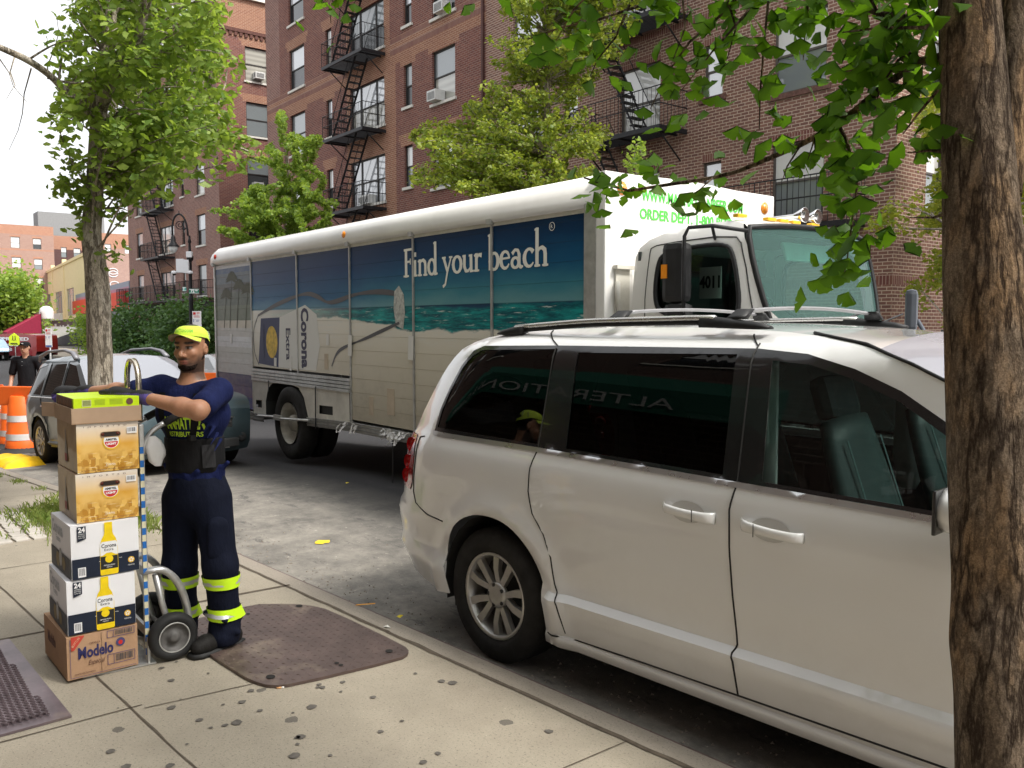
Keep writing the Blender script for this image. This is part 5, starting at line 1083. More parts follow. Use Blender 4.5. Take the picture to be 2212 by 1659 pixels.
m = MB(); m.tube([(x, -(yv(x, z)-.004), z+.004) for x, z in dense([(1.6, 1.74), (1.86, 1.70), (2.05, 1.635), (2.22, 1.56), (2.4, 1.45), (2.8, 1.18)], .05, False)], .008, 5); m.tube([(x, (yv(x, z)-.004), z+.004) for x, z in dense([(1.6, 1.74), (1.86, 1.70), (2.05, 1.635), (2.22, 1.56), (2.4, 1.45), (2.8, 1.18)], .05, False)], .008, 5); split(m, 'windscreen_seal', BLK, VN)
# cabin
SEAT = M('dark_teal_leather', (.032, .05, .05), .5, var=.1); m = MB(); m.box((1.4, 0, .3), (3.3, 1.7, .06)); m.box((1.3, -.93, .7), (1.2, .03, .8)); m.box((1.3, .93, .7), (3.2, .03, .8)); m.build('cabin_floor', plain('dark_cabin_trim', (.02, .022, .022), .9), VN)
def seat(x, y, par):
    m = MB(); m.box((x+.1, y, .68), (.5, .48, .16), bev=.05)
    rg = []
    for t in np.linspace(0, 1, 8):
        w = .25*(1-.25*t**3); th = .075*(1-.3*t); c = Vector((x-.14-.22*t, y, .72+.66*t)); rg.append([c+Vector((th*cos(a)*1.0, w*sin(a), .03*cos(a))) for a in np.linspace(0, 2*pi, 13)[:-1]])
    m.loft(rg); m.box((x-.40, y, 1.47), (.09, .27, .19), ry=-.3, bev=.045); s_ = m.build('seat', SEAT, par)
    m = MB()
    for q in (-.15, .15): m.tube([(x-.06-.22*t, y+q, .72+.62*t) for t in np.linspace(.05, .95, 6)], .004, 4)
    m.build('stitching', plain('seat_stitching', (.10, .16, .16), .7), s_)
for x, y in ((1.98, -.42), (1.98, .42), (1.0, -.42), (1.0, .42), (-.1, 0)): seat(x, y, VN)
HL = M('pale_headliner', (.7, .73, .69), .9, var=.03); m = MB(); m.box((.9, 0, 1.69), (1.9, 1.34, .03), bev=.01); m.build('headliner', HL, VN)
m = MB(); pil = smoothpoly([(1.33, .9), (1.36, 1.67), (1.5, 1.68), (1.98, 1.60), (1.9, 1.47), (1.62, 1.52), (1.52, 1.3), (1.5, .9)], 1)
m.loft([[(x, yy, z) for x, z in pil] for yy in (.745, .765)]); m.loft([[(x, -yy, z) for x, z in [(1.37, .9), (1.40, 1.67), (1.50, 1.67), (1.505, .9)]] for yy in (.745, .765)]); m.build('pillar_trim', HL, VN)
m = MB(); m.box((2.75, 0, .98), (.6, 1.7, .26), bev=.08); m.build('dashboard', plain('dark_cabin_trim', (.02, .022, .022), .9), VN); m = MB(); m.tube([(2.45+.07*cos(a), .42+.19*sin(a), 1.02+.17*cos(a)) for a in np.linspace(0, 2*pi, 20)], .015, 6); m.build('steering_wheel', BLK, VN)
for sg in (-1, 1):
    m = MB(); c = Vector((2.385, sg*1.08, 1.20)); m.loft([[c+Vector((dx, sg*.13*sin(a)*(1-abs(dx)*2.5), .085*cos(a)*(1-abs(dx)*1.5))) for a in np.linspace(0, 2*pi, 15)[:-1]] for dx in (-.10, -.08, .0, .07, .10)]); mr = m.build('door_mirror', VW, VN)
    m = MB(); m.box((2.28, sg*1.08, 1.20), (.012, .21, .14), bev=.005); m.box((2.43, sg*.97, 1.15), (.08, .12, .05), bev=.01); m.build('mirror_glass', BLKG, mr)
    m = MB(); m.box((3.93, sg*.68, .78), (.14, .36, .16), bev=.04); m.build('headlamp', plain('lamp_glass', (.7, .72, .74), .1, coat=1), VN)
m = MB(); m.box((1.6, 0, .23), (4.1, 1.7, .12)); m.build('underbody', DARKM, VN)
# ---- the grey-blue SUV behind
SU = thing('suv', 'grey-blue SUV with grey roof rails parked behind the worker, facing the camera', 'car', (-14.7, 3.28, G(-14.7)), radians(6.8)); SU.rotation_euler.y = -.05
SB = paint('suv_grey_blue_paint', (.05, .078, .09), .3, .6, .25)
YS = [(.2, .80), (.35, .86), (.7, .885), (.95, .88), (1.0, .86), (1.5, .68), (1.56, .62), (1.6, .52)]
def ys(x, z):
    y = interp(YS, z); x0 = -.45+.25*max(0, z-.9)
    if x < x0: y -= .5*(x0-x)**2
    if x > 3.0: y -= .55*(x-3.0)**2
    if z < .95:
        for cx_ in (0, 2.6): d = hypot(x-cx_, z-.34); y += .022*math.exp(-((d-.44)/.06)**2)
    return y
topS = [(3.44, .80), (3.34, .92), (2.9, 1.02), (2.2, 1.08), (1.95, 1.13), (1.25, 1.53), (1.0, 1.59), (.3, 1.62), (-.4, 1.58), (-.62, 1.52), (-.85, 1.1)]
outS = [(.40, .27), (2.2, .27), (2.2, .4), (2.27, .58), (2.42, .70), (2.6, .735), (2.78, .70), (2.93, .58), (3.0, .4), (3.0, .27), (3.35, .25), (3.48, .45), (3.48, .62)]+smoothpoly(topS, 1, False)+[(-.92, .9), (-.95, .5), (-.88, .3), (-.40, .3), (-.40, .4), (-.33, .58), (-.18, .70), (0, .735), (.18, .70), (.33, .58), (.40, .4)]
gq = [(-.62, 1.06), (-.48, 1.44), (-.05, 1.50), (.02, 1.04)]; gr_ = [(.12, 1.04), (.06, 1.50), (.78, 1.50), (.86, 1.03)]; gf = [(.95, 1.03), (.88, 1.50), (1.2, 1.46), (1.82, 1.06)]
V, T_ = side_patch(outS, [('gq', gq), ('gr', gr_), ('gf', gf)], .07); SG = glassy('suv_tinted_glass', (.012, .015, .015), .03, 1.32)
for sg in (-1, 1):
    emit_side(V, T_['body'], ys, sg, 'side_body', SB, SU)
    for k, nm in (('gq', 'rear_side_window'), ('gr', 'rear_door_window'), ('gf', 'front_door_window')): emit_side(V, T_[k], ys, sg, nm, SG, SU, -.006)
    m = MB(); seam(m, [(-.68, 1.02), (.9, 1.0), (1.95, 1.02)], ys, sg, .008, .004); m.build('belt_trim', M('brushed_rail', (.55, .54, .52), .25, .8), SU)
    m = MB(); seam(m, [(.09, 1.52), (.08, 1.0), (.42, .6), (.45, .3)], ys, sg, .005); seam(m, [(.84, 1.52), (.91, 1.0), (.92, .3)], ys, sg, .005); seam(m, [(2.0, 1.02), (2.02, .6), (1.95, .3)], ys, sg, .005); m.build('door_gap', GAP, SU)
    m = MB(); seam(m, [(.45, .34), (2.15, .34)], ys, sg, .035, 0); m.build('sill_cladding', M('grey_cladding', (.22, .23, .23), .5), SU)
    for x in (.25, 1.1): m = MB(); m.tube([(x, sg*(ys(x, .88)+.03), .88), (x+.18, sg*(ys(x, .88)+.03), .89)], .016, 6); m.build('door_handle', SB, SU)
    for cx_ in (0, 2.6):
        m = MB(); pts = [(cx_+.40*cos(radians(a)), .34+.40*sin(radians(a))) for a in range(-10, 191, 20)]
        for p, q in zip(pts, pts[1:]): m.quad((p[0], sg*.86, p[1]), (q[0], sg*.86, q[1]), (q[0], sg*.5, q[1]), (p[0], sg*.5, p[1]))
        m.add([(p[0], sg*.5, p[1]) for p in pts], [tuple(range(len(pts)))]); m.build('wheel_housing', DARKM, SU); wheel(SU, (cx_, sg*.78, .34), .34, .21, .225, 10, sg)
    m = MB(); m.tube([(-.72, sg*.60, 1.56), (-.6, sg*.62, 1.64), (-.2, sg*.63, 1.70), (.6, sg*.64, 1.70), (.95, sg*.65, 1.65), (1.12, sg*.66, 1.56)], [.03, .036, .032, .032, .04, .045], 8, flat=.7)
    m.build('roof_rail', M('grey_roof_rail', (.20, .20, .22), .45, .2), SU)
    m = MB(); c = Vector((1.72, sg*.99, 1.06)); m.loft([[c+Vector((dx, sg*.12*sin(a), .075*cos(a)*(1-abs(dx)))) for a in np.linspace(0, 2*pi, 13)[:-1]] for dx in (-.08, -.03, .04, .09)]); m.build('door_mirror', SB, SU)
    m = MB(); hp = [(3.30, .40), (3.42, .52)]; m.loft([[(3.41-.16*t, sg*(.50+.28*t+0), .70+dz) for dz in (-.085+.02*t, .05+.02*t)]+[(3.36-.16*t, sg*(.50+.28*t), .80)] for t in (0, .3, .6, 1)]); m.build('headlamp', M('headlamp_glass', (.62, .64, .66), .1, .2, var=.3, vs=30, coat=1), SU)
    m = MB(); m.lathe([(.07, 0), (.055, .03), (.001, .02)], (3.47, sg*.62, .42), 14, Matrix.Rotation(pi/2, 3, 'Y')); m.build('fog_lamp', DARKM, SU)
pS = smoothpoly(topS, 1, False)[::-1]; pth = dense([(-.88, .3), (-.95, .5), (-.92, .9)]+pS+[(3.48, .62), (3.48, .45), (3.35, .25)], .1, False); ix = lambda x, z: min(range(len(pth)), key=lambda i: hypot(pth[i][0]-x, pth[i][1]-z))
i1, i2, i3, i4, i5 = ix(-.85, 1.08), ix(-.62, 1.5), ix(1.25, 1.53), ix(1.95, 1.09), ix(3.42, .74)
strip_over(pth, [(0, i1, 'tailgate', SB), (i1, i2, 'rear_window', SG), (i2, i3, 'roof', SB), (i3, i4, 'windscreen', glassy('suv_windscreen_glass', (.22, .23, .26), .05, 2.6)), (i4, i5, 'bonnet', SB), (i5, len(pth)-1, 'front_bumper', SB)], ys, lambda i: .03 if i < i3 else .055 if i < i4 else .05, SU)
m = MB(); m.box((3.475, 0, .64), (.09, .95, .16), bev=.02); m.box((3.49, 0, .36), (.1, 1.1, .12), bev=.02); m.build('grille', DARKM, SU); m = MB(); m.box((3.525, 0, .64), (.02, .9, .02)); m.box((3.525, 0, .70), (.02, .98, .014)); m.box((3.54, .1, .30), (.02, .6, .012)); m.build('grille_bar', CHR, SU)
m = MB(); m.box((.9, 0, .6), (2.6, 1.5, .5)); 
for y in (-.38, .38): m.box((1.0, y, 1.1), (.14, .46, .5), bev=.05); m.box((.2, y, 1.1), (.14, .46, .5), bev=.05)
m.box((1.9, 0, .95), (.5, 1.4, .16), bev=.04); m.build('cabin', plain('dark_cabin_trim', (.02, .022, .022), .9), SU)
m = MB(); m.box((.45, -.72, 1.10), (.24, .006, .16)); m.build('window_sticker', plain('brown_parcel_sticker', (.35, .18, .04), .6), SU)
# ---- traffic further down the street
def far_car(name, label, cat, loc, rz, L, Wd, H, col, kind, mats=None):
    t = thing(name, label, cat, loc, rz); P_ = paint(col[0], col[1], .3)
    if kind == 'van': tpv = [(L-.1, .8), (L-.25, 1.0), (L-1.0, 1.15), (L-1.55, H-.1), (L-1.8, H), (.15, H), (.02, H-.15)]
    else: tpv = [(L-.05, .62), (L-.2, .75), (L-1.2, .92), (L-1.9, H-.06), (L-2.3, H), (1.3, H-.03), (.55, 1.0), (.05, .9)]
    yf = lambda x, z: Wd/2*(1-.16*max(0, z-.95)/(H-.95) if kind != 'van' else 1-.05*max(0, z-1)/(H-1))-(.3*(x-L+.5)**2 if x > L-.5 else 0)-(.3*(x-.4)**2 if x < .4 else 0)
    out = [(.1, .3), (L-.1, .28), (L, .5)]+smoothpoly(tpv, 1, False)+[(0, .6)]
    win = [(L-1.75, 1.1), (L-1.45, 1.1)] ; wn = [(L-2.5, 1.15), (L-2.5, H-.18), (L-1.85, H-.18), (L-1.35, 1.15)] if kind == 'van' else [(.95, 1.0), (1.4, H-.12), (L-2.3, H-.1), (L-1.5, .98)]
    V, T_ = side_patch(out, [('glass', wn)], .2)
    for sg in (-1, 1):
        emit_side(V, T_['body'], yf, sg, 'side_body', P_, t); emit_side(V, T_['glass'], yf, sg, 'side_window', GL_DK, t, .003)
        for cx_ in (.85, L-.85): wheel(t, (cx_, sg*(Wd/2-.1), .34), .34, .2, .21, 5, sg, False)
    ps = [(0, .6)]+smoothpoly(tpv, 1, False)[::-1]+[(L, .5), (L-.1, .28)]; ps = dense(ps, .25, False); j1 = min(range(len(ps)), key=lambda i: hypot(ps[i][0]-(L-1.75), ps[i][1]-H+.02)); j2 = min(range(len(ps)), key=lambda i: hypot(ps[i][0]-(L-1.05), ps[i][1]-1.13))
    if j2 <= j1: j2 = j1+2
    strip_over(ps, [(0, j1, 'roof', P_), (j1, j2, 'windscreen', GL_SKY), (j2, len(ps)-1, 'bonnet', P_)], yf, .03, t, 8); return t, yf
a = atd(104, 780, 58); t, yf = far_car('delivery_van', 'red van with white lettering on its side, beyond the man in black', 'van', (a.x, a.y, -.66), radians(215), 5.2, 1.9, 1.75, ('red_van_paint', (.26, .012, .015)), 'van')
m = MB(); 
for txt, z, w_ in (('APPROVED', 1.33, 3.0), ('OIL CO.', .95, 2.4), ('718', .62, 1.6)):
    write(m, txt, (3.6, (yf(2, z)+.012), z), (-1, 0, 0), (0, 0, 1), .30, bold=.01, width=w_)
m.build('van_lettering', plain('sign_white', (.75, .75, .75)), t)
a = atd(7, 790, 38); far_car('parked_car', 'dark grey car at the left edge in front of the red van', 'car', (a.x-1, a.y-1.2, -.66), radians(178), 4.5, 1.8, 1.45, ('dark_grey_car_paint', (.06, .065, .07)), 'car')
a = atd(-12, 775, 56); far_car('parked_car', 'light blue car at the left edge behind the dark grey car', 'car', (a.x, a.y, -.66), radians(180), 4.5, 1.8, 1.45, ('light_blue_car_paint', (.25, .38, .5)), 'car')
a = atd(447, 783, 30); far_car('parked_car', 'silver car on the far side seen between the worker and the truck', 'car', (a.x, a.y, -.66), radians(2), 4.5, 1.8, 1.45, ('silver_car_paint', (.45, .46, .47)), 'car')
# ================================================================ hand truck and its load
CARD = M('brown_cardboard', (.42, .26, .155), .85, var=.08, vs=9, bp=.15, bs=40); CARDL = M('plain_cardboard', (.40, .28, .19), .85, var=.06, vs=12); CARDD = M('corrugated_edge', (.30, .2, .12), .9)
WHB = M('white_printed_card', (.78, .78, .80), .5, var=.03); NVY = M('navy_printed_card', (.012, .018, .035), .45, var=.2); INKB = plain('black_ink', (.01, .01, .01), .6); INKG = plain('grey_ink', (.30, .30, .32), .6)
YLW = M('golden_yellow_print', (.80, .58, .01), .45, var=.12, vs=18); YL2 = plain('deep_yellow_print', (.78, .47, .02), .5); INKN = plain('navy_ink', (.02, .02, .10), .6); REDI = plain('red_ink', (.55, .02, .02), .5); WHI = plain('white_ink', (.8, .8, .8), .5); DKH = plain('dark_box_inside', (.02, .012, .008), .8)
def goldmat():
    m, n, b = newmat('golden_printed_card'); P = N(n, 'ShaderNodeTexCoord').outputs['Object']; sp = N(n, 'ShaderNodeSeparateXYZ'); n.links.new(P, sp.inputs[0])
    # golden picture of a town: pale glow above, ochre blocks below
    q = N(n, 'ShaderNodeCombineXYZ'); a = N(n, 'ShaderNodeMath', operation='MULTIPLY_ADD'); n.links.new(sp.outputs[0], a.inputs[0]); a.inputs[1].default_value = 1; n.links.new(sp.outputs[1], a.inputs[2]); n.links.new(a.outputs[0], q.inputs[0]); n.links.new(sp.outputs[2], q.inputs[1])
    w = N(n, 'ShaderNodeTexVoronoi'); w.distance = 'CHEBYCHEV'; w.inputs['Scale'].default_value = 38; mp = N(n, 'ShaderNodeMapping'); mp.inputs['Scale'].default_value = (1.3, .8, 1); n.links.new(q.outputs[0], mp.inputs[0]); n.links.new(mp.outputs[0], w.inputs['Vector']); bw = N(n, 'ShaderNodeSeparateColor'); n.links.new(w.outputs['Color'], bw.inputs[0])
    town = mixc(n, ramp(n, bw.outputs[0], .2, .9), (.46, .21, .012), (.78, .50, .12))
    glow = mixc(n, ramp(n, noise(n, P, 5, 3), .35, .65), (.66, .33, .025), (.80, .54, .17))
    mr = N(n, 'ShaderNodeMapRange'); mr.inputs[1].default_value = .10; mr.inputs[2].default_value = .13; nz = noise(n, P, 25, 2); ad = N(n, 'ShaderNodeMath', operation='MULTIPLY_ADD'); n.links.new(nz, ad.inputs[0]); ad.inputs[1].default_value = .06; n.links.new(sp.outputs[2], ad.inputs[2]); n.links.new(ad.outputs[0], mr.inputs[0])
    c = mixc(n, mr.outputs[0], town, glow)
    mr2 = N(n, 'ShaderNodeMapRange'); mr2.inputs[1].default_value = .13; mr2.inputs[2].default_value = .23; n.links.new(sp.outputs[2], mr2.inputs[0]); c = mixc(n, mr2.outputs[0], c, (.74, .68, .60))
    st = ramp(n, noise(n, P, 12, 3, .6, (1, 1, 14)), .6, .66); mr3 = N(n, 'ShaderNodeMapRange'); mr3.inputs[1].default_value = .1; mr3.inputs[2].default_value = .06; n.links.new(sp.outputs[2], mr3.inputs[0]); mm = N(n, 'ShaderNodeMath', operation='MULTIPLY'); n.links.new(st, mm.inputs[0]); n.links.new(mr3.outputs[0], mm.inputs[1]); c = mixc(n, mm.outputs[0], c, (.8, .72, .5))
    n.links.new(c, b.inputs['Base Color']); b.inputs['Roughness'].default_value = .4; b.inputs['Coat Weight'].default_value = .4; return m
GOLD = goldmat(); GOLDS = M('ochre_printed_side', (.30, .20, .085), .5, var=.25, vs=7, coat=.3)
LEAN = .02
# stack frame: local x points from the front face to the camera (+X world), y along the front (+Y world)
YR = 1.105                                    # plane of the hand truck rails
def box_case(name, label, x, z, w, d, h, mats, rz=0, y1=None):
    "front face in plane X = x spanning Y from y1-w to y1; body goes back to X = x-d"
    y1 = YR if y1 is None else y1; e = thing(name, label, 'beer case', (x, y1, z), rz, 'beer cases stacked on the hand truck'); m = MB(); rr = random.Random(int(z*977)); n = 8
    def face(o, u, v, nn, mi):
        m.m = mi; vs = []; o, u, v, nn = map(Vector, (o, u, v, nn))
        for i in range(n+1):
            for j in range(n+1): s, t = i/n, j/n; vs.append(o+u*s+v*t+nn*(.0035*sin(pi*s)*sin(pi*t)+(rr.uniform(-.0007, .0007) if 0 < i < n and 0 < j < n else 0)))
        m.add(vs, [(i*(n+1)+j, (i+1)*(n+1)+j, (i+1)*(n+1)+j+1, i*(n+1)+j+1) for i in range(n) for j in range(n)], smooth=True)
    face((0, -w, 0), (0, w, 0), (0, 0, h), (1, 0, 0), 0); face((-d, -w, 0), (d, 0, 0), (0, 0, h), (0, -1, 0), 1); face((0, 0, 0), (-d, 0, 0), (0, 0, h), (0, 1, 0), 1); face((-d, 0, 0), (0, -w, 0), (0, 0, h), (-1, 0, 0), 1)
    face((0, -w, h), (0, w, 0), (-d, 0, 0), (0, 0, 1), 2); face((0, 0, 0), (0, -w, 0), (-d, 0, 0), (0, 0, -1), 1); m.build('carton', mats, e)
    return e
FX = .0055
def onf(w, s, t): return Vector((FX, -w+s, t))         # point on the front face
def rectf(m, w, s0, t0, s1, t1, o=0): m.add([Vector((FX+o, -w+s0, t0)), Vector((FX+o, -w+s1, t0)), Vector((FX+o, -w+s1, t1)), Vector((FX+o, -w+s0, t1))], [(0, 1, 2, 3)])
def polyf(m, w, pts, o=0): m.add([Vector((FX+o, -w+s, t)) for s, t in pts], [tuple(range(len(pts)))])
def rects(m, w, a0, t0, a1, t1, o=0): m.add([Vector((-a, -w-.0045-o, t)) for a, t in ((a0, t0), (a1, t0), (a1, t1), (a0, t1))], [(3, 2, 1, 0)])
def barcode(e, w, s0, t0, s1, t1, bg=True):
    if bg: m = MB(); rectf(m, w, s0-.004, t0-.004, s1+.004, t1+.004, .0004); m.build('barcode_panel', WHI, e)
    m = MB(); s = s0; r = random.Random(9)
    while s < s1: a = r.choice([.0015, .0025, .004]); rectf(m, w, s, t0+.004, min(s1, s+a), t1, .0008); s += a+r.choice([.002, .003])
    m.build('barcode', plain('barcode_ink', (.06, .06, .07), .6), e)
UX, UZ = (0, 1, 0), (0, 0, 1)
# the brown case at the bottom
w_, h_ = .315, .205
c0 = box_case('beer_case', 'worn brown beer case at the bottom of the hand truck stack', -4.345, .115, w_, .46, h_, [CARD, CARD, CARD], .03)
m = MB(); write(m, 'Modelo', onf(w_, .047, .095), UX, UZ, .075, bold=.0022, width=.155, ext=.0004); m.build('lettering', INKN, c0)
m = MB(); write(m, 'Especial', onf(w_, .09, .057), UX, UZ, .032, shear=.4, width=.075, ext=.0003); write(m, 'IMPORTED BEER FROM MEXICO', onf(w_, .03, .02), UX, UZ, .009, width=.09, ext=.0003); write(m, 'CERVEZA', onf(w_, .095, .155), UX, UZ, .012, width=.05, ext=.0003); m.build('small_lettering', plain('brown_ink', (.13, .06, .04), .7), c0)
m = MB(); polyf(m, w_, [(.018, .205), (.018, .14), (.03, .14), (.075, .198), (.075, .204)], .0003); m.build('red_corner_print', M('faded_red_print', (.50, .06, .04), .7), c0)
m = MB(); write(m, 'BOTTLES', onf(w_, .026, .155), (0, .62, .78), (0, -.78, .62), .014, width=.05, ext=.0006); m.build('corner_lettering', plain('tan_ink', (.6, .4, .25), .7), c0)
m = MB(); polyf(m, w_, [(.235+.021*cos(a), .135+.021*sin(a)) for a in np.linspace(0, 2*pi, 20)[:-1]], .0003); m.build('seal_print', plain('navy_faded_ink', (.06, .05, .14), .7), c0); m = MB(); polyf(m, w_, [(.235+.010*cos(a), .133+.011*sin(a)) for a in np.linspace(0, 2*pi, 10)[:-1]], .0008); m.build('seal_centre', REDI, c0)
m = MB()
for s0, t0, s1, t1 in ((.175, .165, .30, .20), (.175, .035, .30, .085)):
    for a in ((s0, t0, s1, t0+.0025), (s0, t1-.0025, s1, t1), (s0, t0, s0+.0025, t1), (s1-.0025, t0, s1, t1), (s0+.028, t0, s0+.030, t1)): rectf(m, w_, *a, .0004)
for s0, t0, s1, t1 in ((.012, .008, .014, .195), (.012, .008, .305, .010)): rectf(m, w_, s0, t0, s1, t1, .0004)
m.build('printed_frame', plain('navy_faded_ink', (.06, .05, .14), .7), c0); barcode(c0, w_, .212, .042, .29, .079, False); barcode(c0, w_, .212, .170, .29, .195, False)
m = MB(); sd = lambda a, t: Vector((-a, -w_-.0045, t)); write(m, 'Modelo', sd(.36, .10), (1, 0, 0), UZ, .075, bold=.002, width=.16, ext=.0004); m.build('side_lettering', plain('brown_ink', (.13, .06, .04), .7), c0)
m = MB(); m.tube([onf(w_, .15, .2), onf(w_, .152, .15), onf(w_, .146, .09), onf(w_, .150, .01)], .0012, 4); m.build('crease', CARDD, c0)
m = MB(); m.quad((-.46, -.175, .2087), (0.003, -.175, .2087), (0.003, -.120, .2087), (-.46, -.120, .2087)); m.build('packing_tape', M('clear_brown_tape', (.40, .26, .15), .2), c0)
# two white and navy cases
def corona(label, x, z, y1, rz):
    w, h = .30, .255; e = box_case('beer_case', label, x, z, w, .40, h, [WHB, WHB, WHB], rz, y1)
    m = MB(); rectf(m, w, 0.002, 0.002, w-.002, .098, .0002); m.build('navy_band', NVY, e); m = MB(); rects(m, w, .002, .002, .398, .10); m.build('side_navy_band', M('faded_navy_print', (.07, .075, .085), .6), e)
    prof = [(.036, .0), (.040, .006), (.040, .125), (.038, .150), (.031, .175), (.021, .192), (.018, .205), (.0175, .253)]; cxb = .163
    m = MB(); polyf(m, w, [(cxb+a, t+.002) for a, t in prof]+[(cxb-a, t+.002) for a, t in prof[::-1]], .0006); m.build('bottle_print', YLW, e)
    m = MB(); polyf(m, w, [(cxb-.0385, .096), (cxb+.0385, .096), (cxb+.0385, .152), (cxb+.03, .163), (cxb-.03, .163), (cxb-.0385, .152)], .001); m.build('bottle_label', WHI, e)
    m = MB(); polyf(m, w, [(cxb-.0385, .03), (cxb+.0385, .03), (cxb+.0385, .092), (cxb-.0385, .092)], .001); m.build('bottle_lower_label', INKB, e)
    m = MB(); polyf(m, w, [(cxb+.018*cos(a), .078+.018*sin(a)) for a in np.linspace(0, 2*pi, 20)[:-1]], .0014); polyf(m, w, [(cxb-.03, .096), (cxb+.03, .096), (cxb+.012, .108), (cxb-.012, .108)], .0014); m.build('bottle_seal', YLW, e)
    m = MB(); write(m, 'Corona', onf(w, cxb, .134)+Vector((.001, 0, 0)), UX, UZ, .026, bold=.0004, width=.066, ext=.0004, center=True); write(m, 'Extra', onf(w, cxb, .118)+Vector((.001, 0, 0)), UX, UZ, .017, width=.040, ext=.0004, center=True); m.build('lettering', INKB, e)
    m = MB(); polyf(m, w, [(.027, .178), (.065, .190), (.065, .250), (.027, .250)], .0004); m.build('count_flag', NVY, e)
    m = MB(); write(m, '24', onf(w, .046, .223)+Vector((.0006, 0, 0)), UX, UZ, .032, bold=.0012, width=.030, ext=.0004, center=True)
    for k, t in enumerate(('LONGNECK', 'BOTTLES', '12 FL OZ')): write(m, t, onf(w, .046, .212-k*.009)+Vector((.0006, 0, 0)), UX, UZ, .0075, width=.028, ext=.0003, center=True)
    write(m, 'CERVECERIA MODELO', onf(w, cxb, .046)+Vector((.0012, 0, 0)), UX, UZ, .008, width=.05, ext=.0003, center=True); write(m, 'MEXICO', onf(w, cxb, .037)+Vector((.0012, 0, 0)), UX, UZ, .007, width=.025, ext=.0003, center=True); write(m, 'BEER', onf(w, .118, .07)+Vector((.0, 0, 0)), UX, UZ, .006, width=.014, ext=.0003); write(m, '4.6%', onf(w, .207, .074)+Vector((.0, 0, 0)), UX, UZ, .006, width=.014, ext=.0003)
    write(m, 'PLEASE RECYCLE', onf(w, .262, .03), UX, UZ, .008, width=.03, ext=.0003, center=True); m.build('white_lettering', WHI, e)
    m = MB(); polyf(m, w, [(.262+.015*cos(a), .058+.015*sin(a)) for a in np.linspace(0, 2*pi, 18)[:-1]], .0005); m.build('recycle_roundel', YL2, e)
    m = MB()
    for k in range(5): a = 2*pi*k/5+.3; polyf(m, w, [(.262+.0075*cos(a)+.004*cos(t), .058+.0075*sin(a)+.004*sin(t)) for t in np.linspace(0, 2*pi, 8)[:-1]], .001)
    m.build('roundel_petals', WHI, e); barcode(e, w, .030, .014, .056, .052)
    m = MB(); sd = lambda a, t: Vector((-a, -w-.0045, t)); write(m, 'Corona', sd(.36, .18), (1, 0, 0), UZ, .085, bold=.002, width=.22, ext=.0004); write(m, 'Extra', sd(.28, .145), (1, 0, 0), UZ, .04, width=.09, ext=.0004); m.build('side_lettering', M('faded_grey_print', (.42, .43, .44), .6), e)
    m = MB()
    for a0, s_ in ((.25, .05), (.13, .045)): m.add([Vector((-a0+s_*cos(t)*.8, -w-.006, .055+s_*sin(t)*.8)) for t in np.linspace(0, 2*pi, 7)[:-1]], [tuple(range(6))])
    split(m, 'side_flower_print', M('faded_ochre_print', (.22, .17, .08), .6), e); m = MB(); m.add([Vector((-.19+.028*cos(t), -w-.0065, .075+.045*sin(t))) for t in np.linspace(0, 2*pi, 16)[:-1]], [tuple(range(15))]); m.build('side_label_print', M('faded_pale_print', (.36, .36, .35), .6), e)
    return e
corona('white and navy case with a yellow bottle, second from the bottom of the stack', -4.345, .325, YR-.005, .0)
corona('white and navy case with a yellow bottle, directly under the golden cases', -4.35, .584, YR+.02, .02)
